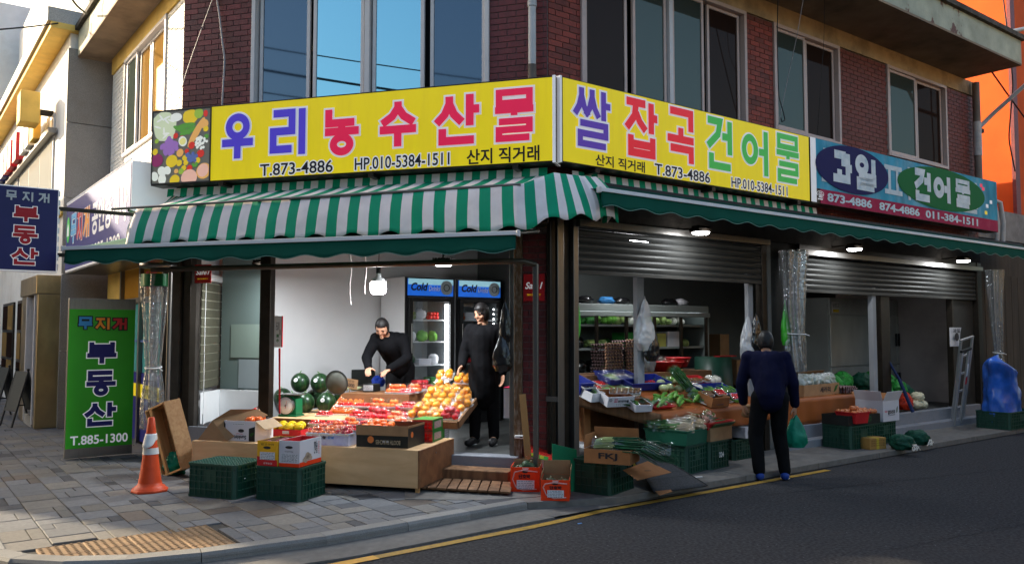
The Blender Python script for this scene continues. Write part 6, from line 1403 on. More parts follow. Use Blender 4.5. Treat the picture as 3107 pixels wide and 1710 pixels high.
gp = [W(FA, -.10, .85), W(FA, .60, .72)]; mb = MB(); mb.prism([(gp[0].x, gp[0].y), (gp[1].x, gp[1].y), (gp[1].x, gp[1].y+.02), (gp[0].x, gp[0].y+.02)], .80, 2.60); obj('glass', mb, glassy('teal frosted glass', (.6, .75, .75), .12, (.16, .21, .20), .15), t)
mb = MB(); q0, q1 = gp[0].lerp(gp[1], .25), gp[0].lerp(gp[1], 1.); mb.quad((q0.x, q0.y-.02, 1.2), (q1.x, q1.y-.02, 1.2), (q1.x, q1.y-.02, 1.62), (q0.x, q0.y-.02, 1.62)); obj('poster', mb, flat('pale green poster', (.22, .28, .24)), t)
mb = MB(); q0, q1 = gp[0].lerp(gp[1], .45), gp[0].lerp(gp[1], 1.); mb.quad((q0.x, q0.y-.02, .82), (q1.x, q1.y-.02, .82), (q1.x, q1.y-.02, 1.18), (q0.x, q0.y-.02, 1.18)); obj('poster', mb, flat('pale grey poster', (.26, .30, .31)), t)
t = thing('sloping_white_board', 'white sloping board panel below the blind and frosted glass', 'panel', I4)
mb = MB(); P_ = [Vector((-3.73, 9.93, 0)), Vector((-3.72, 10.50, 0)), W(FA, .85, .50)]
for a, b in zip(P_, P_[1:]): mb.prism([(a.x, a.y), (b.x, b.y), (b.x+.02, b.y+.03), (a.x+.02, a.y+.03)], .43, .80)
obj('panel', mb, m_whi, t)
# drink coolers
def cooler(x, label, light, seed):
    random.seed(seed); t = thing('drink_cooler', label, 'fridge', FB @ Tr(x, 3.12, .236), 'drink coolers'); w, d, h = .78, .68, 2.03
    m_ = flat('cooler black', (.012, .012, .013), .3)
    obj('cabinet', MB().box(0, .04, 0, d, 0, h).box(w-.04, w, 0, d, 0, h).box(.04, w-.04, d-.03, d, 0, h).box(.04, w-.04, 0, d-.03, 0, .22).box(.04, w-.04, 0, d-.03, h-.27, h), m_, t)
    obj('side_skin', MB().box(-.004, -.001, .02, d, .02, h), m_int, t)
    m_hd = mat('cooler header print', (.01, .10, .50), .3, emit=.4, var=.5, vs_=3)
    obj('header', MB().box(.03, w-.03, -.02, -.001, h-.25, h-.02), m_hd, t); obj('header_top', MB().box(.03, w-.03, -.022, -.0205, h-.10, h-.02), mat('header pale print', (.22, .42, .50), .3, emit=.4, var=.3, vs_=4), t)
    ftext('Cold', .07, h-.185, .34, h-.075, m_blk, t, I4, y=-.025, bold=.04, shear=.25); ftext('Drinks', .35, h-.185, .53, h-.115, m_lw, t, I4, y=-.025, bold=.02, shear=.25)
    obj('can_print', MB().lathe([(0, 0), (.10, 0)], n=28), flat('can silver', (.35, .42, .45), .3), t, Tr(.64, -.024, h-.135) @ dm); obj('can_print', MB().tube([(.64+r_*math.cos(a), -.026, h-.135+r_*math.sin(a)) for r_ in (.045,) for a in [i*PI/10 for i in range(21)]], .005, 5), m_frd, t)
    dr_ = obj('door', MB().box(.03, .09, -.05, -.003, .2, h-.28).box(w-.09, w-.03, -.05, -.003, .2, h-.28).box(.09, w-.09, -.05, -.003, .2, .26).box(.09, w-.09, -.05, -.003, h-.33, h-.28), m_, t, bevel=.004)
    obj('pane', MB().box(.09, w-.09, -.03, -.025, .26, h-.33), glassy('cooler door glass', (.93, .95, .97), .07, (.05, .06, .07), .02, seethrough=.94), dr_); obj('handle', MB().tube([(.06, -.07, 1.0), (.06, -.07, 1.4)], .01, 6), m_steel, dr_)
    obj('liner', MB().box(.041, w-.041, d-.05, d-.031, .22, h-.28).box(.041, .05, .0, d-.05, .22, h-.28).box(w-.05, w-.041, .0, d-.05, .22, h-.28), mat('cooler liner', (.22, .24, .25), .5), t)
    for z in (.50, .82, 1.14, 1.44):
        obj('shelf', MB().box(.05, w-.05, .04, d-.06, z, z+.012), m_whi, t)
    if light:
        obj('light_strip', MB().box(w-.135, w-.095, .0, .03, .27, h-.36), mat('cooler led strip', (1, 1, 1), .5, emit=7, var=0), t)
    else:
        for j in range(9): obj('led', MB().ell((w-.12, .02, 1.05+j*.07), .012, 8, 6), mat('led dot', (1, 1, 1), .5, emit=5, var=0), t)
    for z in (.232, .512, .832, 1.152, 1.452):
        x_ = .07
        while x_ < w-.26:
            k_ = random.random(); wb = random.uniform(.12, .2)
            mw = Tr(x_, .08, z)
            if k_ < .35:
                q = MB().box(0, wb, 0, .2, 0, random.uniform(.08, .15)); obj('goods_box', q, random.choice((m_wbox, m_rbox, m_card, m_gre, m_tray)), t, mw, bevel=.004)
            elif k_ < .7:
                q = MB()
                for a_ in range(3):
                    for b_ in range(2): q.ell((.03+a_*.055, .05+b_*.06, .035), .03, 10, 7); q.ell((.05+a_*.05, .07+b_*.05, .085), .028, 10, 7)
                obj('fruit_bag', q, random.choice((m_apple, m_orange, m_tom, m_lett)), t, mw)
            else:
                def fn(d_, q_): k2 = 1+.3*noise.noise(d_*4+Vector((x_*9, z*5, 0))); return q_*k2
                obj('vegetable_bag', MB().ell((wb/2, .1, .07), (wb/2, .08, .08), 16, 10, 0, None, fn), random.choice((m_leaf, m_leaf2, m_lett, m_tray)), t, mw)
            x_ += wb+.02
cooler(.10, 'drink cooler with a bright white light strip, left of the pair', True, 3); cooler(.92, 'drink cooler behind the standing person, right of the pair', False, 8)
# doorway: step, deck, boxes
t = thing('door_step_beam', 'thick worn wooden beam used as a step below the shop threshold', 'step', A(3.20, -.36, 0)); obj('beam', MB().prism([(.0, .06), (.05, .01), (.92, .0), (.92, .12), (.05, .125)], 0, .24, 0, 'y'), m_plank, t, Tr(0, 0, .02), bevel=.012); obj('block', MB().box(.1, .2, .05, .2, -.0, .02).box(.7, .8, .05, .2, 0, .02), m_plank, t)
t = thing('plank_deck', 'low slatted wooden deck lying before the shop door', 'deck', A(3.22, -.86, .012)); x = 0
for i in range(9):
    w_ = random.uniform(.088, .112); q = MB(); q.prism([(x+.12, 0), (x+w_+.115, 0), (x+w_-.01, .50), (x-.0, .50)], .018, .036); obj('plank', q, m_plank, t, Tr(0, 0, random.uniform(-.002, .002)), bevel=.003); x += w_+.006
obj('batten', MB().box(.05, x, .06, .11, 0, .017).box(.05, x-.05, .38, .43, 0, .017), m_plank, t)
t = carton(A(3.93, .10, .62, 0), .30, .30, .32, 'white carton with a pink rim and a printed form, on top inside the doorway', m_wbox, m_cardi); obj('pink_rim', MB().box(-.002, .302, -.002, .302, .312, .323), m_mag, t); paper(t, .05, .06, .28, .22, 5); hole(t, .22, .27)
t = carton(A(4.00, .10, .245, 0), .24, .28, .365, 'white carton with a yellow dot, lower of the pair inside the doorway', m_wbox, m_cardi, closed=True); paper(t, .07, .22, .2, .33, 3); obj('yellow_dot', MB().poly([(.12+.03*math.cos(a), -.001, .07+.025*math.sin(a)) for a in [i*PI/8 for i in range(16)]]), m_sy, t)
m_bk = mat('black plastic bag', (.008, .008, .009), .22, var=.2, bump=.6, bs=14, spec=.7)
def hanging_bag(mw, w, h, m, label, seed=1, amp=.22, nm='hanging_bag'):
    t = thing(nm, label, 'bag', mw)
    def fn(u, v):
        a = 2*PI*u; z = -h*v; r_ = w/2*(.10+.95*math.sin(min(1, v*1.15)*PI*.55)**.9)*(1-.35*max(0, v-.85)/.15)
        k = 1+amp*noise.noise(Vector((math.cos(a)*1.6, math.sin(a)*1.6, v*4+seed)))+amp*.7*math.sin(a*5+seed*3)*(1-v)*.7+amp*.4*noise.noise(Vector((math.cos(a)*5, math.sin(a)*5, v*12+seed)))
        return (r_*math.cos(a)*k, r_*math.sin(a)*.45*k, z)
    obj('film', MB().grid(fn, 48, 30), m, t); obj('tie_loop', MB().tube([(-.01, 0, 0), (0, 0, .04), (.01, 0, 0)], .004, 5), m, t); return t
hanging_bag(A(3.99, -.05, 1.84), .13, .42, m_bk, 'black bag hanging inside the doorway post, upper', 3); hanging_bag(A(3.96, -.07, 1.50), .20, .38, m_bk, 'crumpled shiny black bag hanging low at the doorway post', 5)
# kabocha boxes and things leaning at the corner post
for i, (px, py, w_, h_, lab, fl) in enumerate(((1549, 1491, .28, .235, 'orange red squash box at the left, holding several green squashes', (('B', .03, 4), ('R', .02, 8))), (1641, 1517, .26, .185, 'orange red squash box at the right, nearest the street', (('B', .13, -2), ('L', .06, -8), ('R', .10, 6))))):
    mw = pose(px, py, .002, R(-6)); t = carton(mw, w_, .33, h_, lab, m_obox, m_card, flaps=fl)
    m_pk = flat('pale pink print', (.80, .42, .38)); lp = MB(); lp.tube([(.04, -.001, .19*h_/.235), (.02, -.001, .12), (.05, -.001, .05), (.12, -.001, .02), (w_-.03, -.001, .03)], .006, 4); lp.tube([(.04, -.001, h_*.8), (.12, -.001, h_*.88), (w_-.02, -.001, h_*.82)], .006, 4); obj('swoosh_print', lp, m_pk, t)
    ftext('단호박', .08, h_*.55, .19, h_*.72, m_blk, t, Tr(0, -.004, 0), bold=.04); hole(t, w_*.5, h_*.82, .03, .010); paper(t, .06, .03, w_-.05, .03+h_*.36, 5, -.009)
    obj('logo_print', MB().quad((w_*.42, -.004, h_*.9), (w_*.6, -.004, h_*.9), (w_*.63, -.004, h_*.99), (w_*.40, -.004, h_*.99)), m_pk, t)
    for j, (x, y, z) in enumerate((((.08, .09, .10), (.19, .10, .10), (.08, .22, .11), (.19, .23, .12), (.14, .16, .16)) if i == 0 else ((.08, .10, .06), (.20, .12, .05)))):
        tag(link('kabocha', ME['squash'], None, mw @ Tr(x, y, z+(.02 if i == 0 else .035), j, random.uniform(-.5, .5), random.uniform(-.5, .5), s=.88)), 'dark green kabocha squash in the %s orange red box' % ('left' if i == 0 else 'right'), 'squash', 'squashes in the %s box' % ('left' if i == 0 else 'right'))
t = carton(pose(1592, 1405, .20, R(-8)) @ Matrix.Rotation(R(13), 4, 'Y') @ Matrix.Rotation(R(20), 4, 'X'), .40, .26, .09, 'white tomato box with green and red print propped behind the squash boxes', m_wbox, closed=True)
obj('tomato_print', MB().box(-.001, .401, .0, .261, .0905, .092), mat('tomato print', (.55, .03, .02), .4, var=.7, vs_=30), t); obj('green_print', MB().box(-.001, .22, .0, .08, .0925, .0935), m_gre, t); obj('red_end', MB().box(-.002, -.0005, 0, .26, 0, .09), m_rbox, t); ftext('토마토', .03, .01, .18, .07, m_sy, t, Tr(0, 0, .0955) @ Matrix.Rotation(-PI/2, 4, 'X'))
t = thing('plastic_sheet', 'bright green plastic panel standing between the orange boxes and the leek crate', 'panel', pose(1676, 1492, 0, R(8))); obj('panel', MB().prism([(0, .0), (.24, .0), (.24, .40), (0, .46)], 0, .012, 0, 'y'), flat('green plastic', (.005, .20, .09), .35), t)
t = thing('lumber_offcut', 'pale wooden plank leaning against the brick pier', 'plank', A(4.27, -.18, .30) @ Matrix.Rotation(R(-7), 4, 'Y') @ Matrix.Rotation(R(-6), 4, 'X')); obj('plank', MB().box(-.032, .032, -.012, .012, -.28, .60), m_lumber, t, bevel=.002)
t = thing('door_latch', 'white plastic latch on the timber doorway post', 'latch', A(4.09, -.03, .43)); obj('latch', MB().box(0, .10, -.02, .01, 0, .035), m_whi, t, bevel=.008); obj('slot', MB().box(.06, .09, -.022, -.019, .012, .022), m_frd, t)
obj('cross_bar', MB().box(4.435, 4.55, -.08, -.04, .82, .87), m_steel, bld, FA)

# ================================================================== PAVEMENT THINGS
t = thing('traffic_cone', 'orange traffic cone with two white bands, the upper band peeling', 'traffic cone', pose(454, 1488, 0, R(12)))
m_cone = mat('cone orange', (.72, .075, .018), .45, var=.14, vs_=12, bump=.2, bs=40, dirt=.45, dirtcol=(.22, .05, .03), ds=6)
obj('base', MB().prism([(.17*math.cos(a)*(1.10 if i % 2 else 1), .17*math.sin(a)*(1.10 if i % 2 else 1)) for i, a in enumerate([R(22.5+45*i) for i in range(8)])], .0, .025), m_cone, t, bevel=.008)
obj('skirt', MB().lathe([(.155, .024), (.135, .05), (.118, .055), (.105, .085)], n=28), m_cone, t); obj('body', MB().lathe([(.106, .083), (.088, .20), (.064, .40), (.040, .60), (.030, .70), (.022, .705), (0, .705)], n=28), m_cone, t)
m_ref = mat('reflective white band', (.70, .70, .68), .35, var=.08, dirt=.3, dirtcol=(.4, .38, .35), ds=6)
def coneband(z0, z1, e, lift=0.):
    def rr(z): return .106+(.030-.106)*(z-.083)/(.70-.083)+e
    return MB().grid(lambda u, v: ((rr(z0+(z1-z0)*v)+lift*max(0, math.sin(u*2*PI+3.4))**3*(1-v))*math.cos(u*2*PI), (rr(z0+(z1-z0)*v)+lift*max(0, math.sin(u*2*PI+3.4))**3*(1-v))*math.sin(u*2*PI), z0+(z1-z0)*v-lift*1.4*max(0, math.sin(u*2*PI+3.4))**2*(1-v)), 30, 5)
obj('band', coneband(.355, .415, .003), m_ref, t); obj('band', coneband(.49, .55, .003, .05), m_ref, t, solid=.001)
# leaning wooden tray
mw = pose(566, 1438, .02, R(-58)) @ Matrix.Rotation(R(14), 4, 'X') @ Matrix.Rotation(R(-10), 4, 'Y')
t = thing('wooden_tray', 'shallow open plywood tray leaning on its end behind the traffic cone', 'wooden box', Matrix.Translation(S(520, 1436, .03)) @ Matrix.Rotation(R(-40), 4, 'Z') @ Matrix.Rotation(R(-17), 4, 'Y') @ Matrix.Rotation(R(8), 4, 'X'))
obj('back_panel', MB().box(-.20, .22, .17, .185, 0, .74), wood('tray board', (.34, .19, .08), (.26, .13, .05)), t); obj('side_board', MB().box(-.21, -.19, .0, .17, 0, .74), m_lumber, t, bevel=.002); obj('side_board', MB().box(.20, .22, .0, .17, 0, .74), MC['tray board'], t, bevel=.002)
obj('end_board', MB().box(-.19, .20, .0, .17, -.0, .02), m_lumber, t, bevel=.002); obj('end_board', MB().box(-.19, .20, .0, .17, .72, .74), m_lumber, t, bevel=.002); obj('batten', MB().box(-.12, -.07, .0, .02, .02, .72), m_lumber, t)
bag(pose(512, 1442, 0, 0) @ Tr(.02, .12, 0), (.12, .10, .13), 'crumpled green plastic bag on the ground behind the cone', mat('green bag film', (.01, .22, .12), .25, var=.4, bump=.6, bs=14), seed=3, amp=.35)
bag(pose(488, 1400, 0, 0) @ Tr(.0, .14, 0), (.07, .07, .17), 'clear bluish plastic bag behind the traffic cone', m_film, seed=6, amp=.4)
# sandwich boards far left
for i, (px, py, lab) in enumerate(((62, 1290, 'black folding chalkboard standing on the pavers before the steel porch'), (8, 1262, 'black folding chalkboard cut by the left edge of the picture'))):
    t = thing('sandwich_board', lab, 'sandwich board', pose(px, py, 0, R(-38)))
    for sgn in (-1, 1):
        M_ = Tr(0, .22*sgn, 0) @ Matrix.Rotation(R(14*sgn), 4, 'X')
        obj('leg', MB().box(-.24, -.21, -.012, .012, 0, .95), m_frd, t, M_); obj('leg', MB().box(.21, .24, -.012, .012, 0, .95), m_frd, t, M_); obj('board', MB().box(-.209, .209, -.008, .008, .28, .90), flat('slate', (.035, .04, .038), .6), t, M_); obj('rail', MB().box(-.209, .209, -.012, .012, .25, .279), m_frd, t, M_)
    obj('strut', MB().box(-.22, -.20, -.16, .16, .30, .32), m_frd, t)
# ================================================================== VEGETABLE FRONT ON THE SIDE STREET
random.seed(33)
m_cloth = mat('orange brown vinyl cloth', (.34, .095, .022), .5, var=.15, vs_=4, bump=.2, bs=9, dirt=.3, dirtcol=(.18, .07, .03), ds=2)
SL = .30
def zs(y): return .62+SL*(y+.27)
vt = thing('vegetable_table', 'sloping vegetable table covered with an orange brown vinyl cloth under the first shutter', 'table', FB)
def cl(u, v):
    x0, x1 = .42+1.0*max(0, 1-v*1.0)**1*1.0, 3.36
    x = x0+(x1-x0)*u; y = .70-.97*(1-v)*1.0; y = -.27+.97*v
    return (x, y, zs(y)-.004+.003*noise.noise(Vector((x*3, y*3, 0))))
obj('cloth', MB().grid(cl, 30, 8), m_cloth, vt, solid=.004)
def skirt(u, v):
    x = 1.40+1.96*u; return (x, -.275-.012*math.sin(x*17)*v-.01*v, zs(-.27)-(.26 if u < .06 else .20+.02*math.sin(x*5))*v)
obj('cloth_skirt', MB().grid(skirt, 60, 5), m_cloth, vt, solid=.003)
def sk2(u, v):
    y = .70-.97*u; x = .42+1.0*u; return (x-.006, y, zs(y)-.004-(.10+.05*u)*v)
obj('cloth_skirt', MB().grid(sk2, 20, 3), m_plank, vt, solid=.01)
obj('leg', MB().box(1.44, 1.49, -.22, -.17, 0, .60), m_dmet, vt); obj('leg', MB().box(3.25, 3.30, -.22, -.17, 0, .60), m_dmet, vt); obj('leg', MB().box(.60, .65, .5, .55, .24, .8), m_dmet, vt)
Fbi = FB.inverted()
def SLp(px, py, dz=0.):
    """point on the sloping table top sighted through a photo point"""
    r = ray(px, py); a = Fbi @ Vector((0, 0, EYE)); b = Fbi.to_3x3() @ r
    # a.z+b.z t = .62+SL*(a.y+b.y t+.27)+dz
    t = (.62+SL*(a.y+.27)+dz-a.z)/(b.z-SL*b.y); return a+b*t
def sp(px, py, rz=0., dz=0.): p = SLp(px, py, dz); return FB @ Matrix.Translation(p) @ Matrix.Rotation(R(rz), 4, 'Z') @ Matrix.Rotation(math.atan(SL), 4, 'X')
m_bluetray = mat('blue plastic tray', (.015, .03, .26), .38, var=.1, dirt=.2, dirtcol=(.05, .06, .15)); m_wet = mat('wet greens', (.05, .13, .03), .3, var=.6, vs_=30)
def tray(mw, w, d, h, label, m, group=None, nm='plastic_tray'):
    t = thing(nm, label, 'tray', mw, group); s_ = .02
    V = [(s_, s_, 0), (w-s_, s_, 0), (w-s_, d-s_, 0), (s_, d-s_, 0), (0, 0, h), (w, 0, h), (w, d, h), (0, d, h)]
    obj('tray_body', MB().add(V, [(3, 2, 1, 0), (0, 1, 5, 4), (1, 2, 6, 5), (2, 3, 7, 6), (3, 0, 4, 7)]), m, t, solid=.004)
    obj('rim', MB().box(-.012, w+.012, -.012, 0, h-.006, h+.006).box(-.012, w+.012, d, d+.012, h-.006, h+.006).box(-.012, 0, 0, d, h-.006, h+.006).box(w, w+.012, 0, d, h-.006, h+.006), m, t); return t
t = carton(sp(1793, 1220, 2), .20, .30, .10, 'white polystyrene box at the near left end of the vegetable table', m_tray, m_tray)
t = carton(sp(1842, 1235, -12), .34, .26, .115, 'white mushroom box with pink and black Korean writing on the vegetable table', m_wbox, m_orc)
ftext('버섯마을', .13, .045, .27, .080, m_blk, t, Tr(0, -.002, 0), bold=.03); ftext('표고', .08, .055, .12, .095, m_mag, t, Tr(0, -.002, 0), bold=.03); paper(t, .10, .012, .26, .04, 2)
obj('round_mark', MB().tube([(.035+.014*math.cos(a), -.002, .08+.014*math.sin(a)) for a in [i*PI/8 for i in range(17)]], .003, 4), m_blk, t)
carton(sp(1927, 1250, -12), .22, .22, .08, 'low white and pink box with green tops on the front edge of the vegetable table', m_wbox, m_orc)
m_brn = mat('mushroom brown', (.18, .085, .03), .5, var=.5, vs_=30)
ME['mush'] = MB().ell((0, 0, .016), (.022, .022, .012), 10, 6).tube([(0, 0, 0), (0, 0, .015)], .008, 6).mesh('mushroom', m_brn)
for i, (px, py, dz) in enumerate(((1850, 1195, .10), (1888, 1195, .10))): pack(sp(px, py, -50, dz) @ Matrix.Rotation(R(10), 4, 'X'), 'mush', 5, 3, ['foam pack of brown mushrooms, left of the two on the mushroom box', 'foam pack of brown mushrooms, right of the two on the mushroom box'][i], .20, .10, 1, group='mushroom packs')
tray(sp(1756, 1200, 0, .02), .20, .40, .14, 'deep blue plastic tray behind the steel corner post', m_bluetray); pack(sp(1775, 1180, 10, .12), 'grape', 6, 4, 'dark glossy pack on the blue tray by the corner post', .2, .12, 1)
tray(sp(1850, 1170, 0, .02), .52, .30, .08, 'blue plastic tray under crinkled film at the back of the vegetable table', m_bluetray, 'blue trays'); tray(sp(1915, 1187, -4, .01), .62, .30, .09, 'long blue plastic tray holding white bulbs in the middle of the table', m_bluetray, 'blue trays')
tray(sp(2160, 1215, 0, .01), .55, .34, .08, 'blue plastic tray at the right end of the vegetable table', m_bluetray, 'blue trays')
def crinkle(mw, w, d, h, label, m=None, seed=0., nm='crinkled_film'):
    t = thing(nm, label, 'plastic film', mw)
    obj('film', MB().grid(lambda u, v: (w*u, d*v, h*(.5+.9*noise.noise(Vector((u*5+seed, v*5, 1)))+.35*noise.noise(Vector((u*16, v*16, seed))))*math.sin(PI*min(1, max(0, u)))**.4), 36, 26), m or m_clear, t); return t
crinkle(sp(1840, 1160, 0, .10), .60, .28, .07, 'crinkled clear film over the rear blue tray')
for i, (px, py) in enumerate(((2003, 1172), (2030, 1185), (2052, 1170), (2060, 1190), (2015, 1188))):
    t = thing('cabbage_half', 'pale wrapped bulb of cabbage in the long blue tray', 'cabbage', sp(px, py, i*40, .03), 'pale bulbs in the blue tray'); obj('bulb', MB().ell((0, 0, .045), (.065, .05, .045), 16, 10, 0, None, lambda d, q: q*(1+.12*noise.noise(d*3+Vector((i, 0, 0))))), mat('pale bulb green', (.50, .55, .28), .4, var=.35, vs_=8), t); obj('wrap', MB().ell((0, 0, .046), (.070, .055, .049), 16, 10), m_clear, t)
random.seed(5)
for i in range(34):
    px = random.uniform(1985, 2145); py = 1228-(px-1985)*.06+random.uniform(-26, 6); lay = random.choice((0, 0, .03, .05))
    tag(link('zucchini', ME['zucchini'], None, sp(px, py, random.choice((-68, -60, -75, 100))+random.uniform(-9, 9), .004+lay) @ Matrix.Scale(random.uniform(.85, 1.15), 4)), 'green zucchini in the heap in the middle of the vegetable table', 'zucchini', 'zucchini in the heap')
crinkle(sp(1970, 1238, 0, .07), .55, .20, .04, 'clear film lying over the zucchini heap', seed=3)
for i, (px, py) in enumerate(((1935, 1238), (1975, 1232))): greens(sp(px, py, 20+40*i, .01), .16, .16, .06, 60, ['leafy dark greens in film beside the mushroom box', 'leafy dark greens in film before the zucchini heap'][i], m_leaf, m_leaf2, .2)
tray(sp(1985, 1243, -4, .004), .30, .14, .03, 'shallow red tray below the zucchini heap', m_rbox); tray(sp(2095, 1168, 0, .03), .36, .2, .045, 'red tray with small wrapped packs at the back of the vegetable table', m_rbox)
for i in range(3): pack(sp(2092+26*i, 1160, 10, .08), 'mush', 4, 3, 'small white wrapped pack in the rear red tray', .11, .10, 1, group='white packs in the red tray')
t = carton(sp(2158, 1237, -2, .01), .30, .24, .12, 'brown box with small print and shiny packs at the right of the vegetable table', m_orc, m_card); paper(t, .07, .03, .22, .05, 2, -.001, I4, m_orc); ftext('나주배', .08, .02, .20, .04, m_prt, t, Tr(0, -.002, 0))
for i, (px, py, k_) in enumerate(((2150, 1205, 'mush'), (2180, 1200, 'smalltom'), (2225, 1212, 'smalltom'))): pack(sp(px, py, 15-20*i, .11) @ Matrix.Rotation(R(15), 4, 'X'), k_, 5, 3, ['foil pack of mushrooms leaning in the brown box', 'round shiny pack of red peppers over the brown box', 'white edged pack of red peppers beside the blue tray'][i], .14, .10, 1, group='packs over the brown box')
greens(sp(2075, 1195, -75, .07) @ Matrix.Rotation(R(25), 4, 'X'), .36, .2, .10, 130, 'large film bag of dark greens standing at the back of the vegetable table', m_leaf, m_leaf, .1, seed=1) if 0 else greens(sp(2085, 1190, 28, .05) @ Matrix.Rotation(R(35), 4, 'X'), .34, .2, .10, 130, 'large film bag of dark greens standing at the back of the vegetable table', m_leaf, m_leaf, .1)
random.seed(15)
for j, (y, xs_) in enumerate(((-.16, (2.35, 2.62, 2.88)), (.0, (.95, 2.45, 2.75, 3.0)), (.2, (.9, 1.2, 1.5, 2.5, 2.8)), (.42, (.8, 1.1, 2.3, 2.6, 2.9, 3.1)), (.58, (1.0, 1.3, 1.6, 2.0, 2.4)))):
    for i, x in enumerate(xs_):
        mw = FB @ Tr(x, y, zs(y)+.008, R(random.uniform(-12, 12))) @ Matrix.Rotation(math.atan(SL), 4, 'X'); q_ = random.random(); row_ = ('front', 'second', 'third', 'fourth', 'rearmost')[j]
        if q_ < .45: greens(mw, .24, .17, .075, 60, 'film wrapped leafy greens in the %s row of the vegetable table' % row_, random.choice((m_leaf, m_leaf2)), random.choice((m_garl, m_leaf2)), .25, group='wrapped greens in the %s row' % row_)
        else: k_ = random.choice(('mush', 'smalltom', 'pale_onion', 'sweet')); nx, ny = {'mush': (4, 3), 'smalltom': (6, 4), 'pale_onion': (2, 2), 'sweet': (2, 3)}[k_]; pack(mw, k_, nx, ny, 'wrapped foam tray in the %s row of the vegetable table' % row_, .2, .14, 1, group='foam trays in the %s row' % row_)
# back shelf with egg trays and red basins
bs = thing('back_shelf', 'low wooden shelf behind the vegetable table', 'shelf', FB); obj('top', MB().box(1.25, 3.55, .78, 1.25, .98, 1.0), m_ply2, bs); obj('front_panel', MB().box(1.25, 3.55, .78, .80, .24, .979), m_ply2, bs)
m_egg = mat('egg tray pulp', (.26, .17, .17), .9, var=.25, vs_=20, rand=.15); m_eggs = fruit_mat('brown egg shell', (.50, .27, .15), .45)
eb = MB()
def egg_fn(u, v):
    x = .30*u; y = .30*v; return (x, y, .022+.018*math.cos(2*PI*(u*6+.5))*math.cos(2*PI*(v*6+.5))+.004)
eb.grid(egg_fn, 36, 12); et = eb.mesh('pulp_tray', m_egg)
eg = MB(); [eg.ell((.025+.05*i, .03, .03), (.02, .02, .026), 10, 7) for i in range(6)]; egm = eg.mesh('egg_row', m_eggs)
for c, (x0, n, lab) in enumerate(((1.66, 9, 'egg tray in the left stack on the back shelf'), (2.02, 10, 'egg tray in the right stack on the back shelf'))):
    for i in range(n):
        t = thing('egg_tray', ('topmost ' if i == n-1 else 'lowest ' if i == 0 else '')+lab, 'egg tray', Bm(x0+random.uniform(-.008, .008), .86, 1.0+i*.042, random.uniform(-2, 2)), 'stacked egg trays'); link('pulp_tray', et, t); link('egg_row', egm, t)
for i, (x, y, r_, lab) in enumerate(((2.85, .98, .24, 'wide red plastic basin with film over it on the back shelf'), (3.12, 1.0, .17, 'round red basket standing in the wide red basin'))):
    t = thing('red_basin', lab, 'basin', Bm(x, y, 1.0+.05*i)); obj('basin', MB().lathe([(0, 0), (r_*.7, 0), (r_, .12), (r_*1.04, .12), (r_*1.03, .13), (r_*.98, .125), (r_*.68, .01), (0, .01)], n=28), m_rbox, t)
crinkle(Bm(2.65, .80, 1.10), .5, .35, .10, 'clear film heaped over the red basin', seed=8)
bag(Bm(2.48, 1.0, 1.0), (.15, .14, .19), 'knotted clear bag of brown bulbs on the back shelf beside the egg trays', film('smoky film', (.5, .45, .38), .2, .1, .35), seed=11)
# open multideck showcase at the back
x0 = PL(FB, 1762, 920, 1.6)[0]; x1 = PL(FB, 2150, 930, 1.6)[0]; zt = PL(FB, 2000, 925, 1.6)[1]
sc_ = thing('showcase_fridge', 'long sliding door showcase fridge full of vegetables at the back of the vegetable room', 'fridge', FB)
m_show = mat('showcase grey enamel', (.24, .27, .26), .4, var=.08, dirt=.2)
obj('canopy', MB().box(x0-.3, x1, 1.60, 2.3, zt-.10, zt), m_show, sc_, bevel=.01); obj('canopy_lip', MB().box(x0-.3, x1, 1.57, 1.60, zt-.17, zt-.105), m_show, sc_, bevel=.006)
obj('back_panel', MB().box(x0-.3, x1, 2.2, 2.25, .24, zt-.1), mat('showcase liner', (.05, .06, .06), .5), sc_); obj('side_panel', MB().box(x1-.04, x1, 1.6, 2.199, .24, zt-.101), m_show, sc_); obj('plinth', MB().box(x0-.3, x1, 1.6, 2.19, .24, .42), m_show, sc_)
n = 5
for i in range(n+1):
    x = x0-.28+(x1-x0+.22)*i/n; obj('door_post', MB().box(x, x+.035, 1.60, 1.64, .42, zt-.17), m_dmet, sc_)
m_dim = mat('showcase lamp', (.85, .95, 1), .5, emit=2.2, var=0)
obj('lamp_tube', MB().box(x0-.2, x1-.08, 1.70, 1.72, zt-.125, zt-.104), m_dim, sc_)
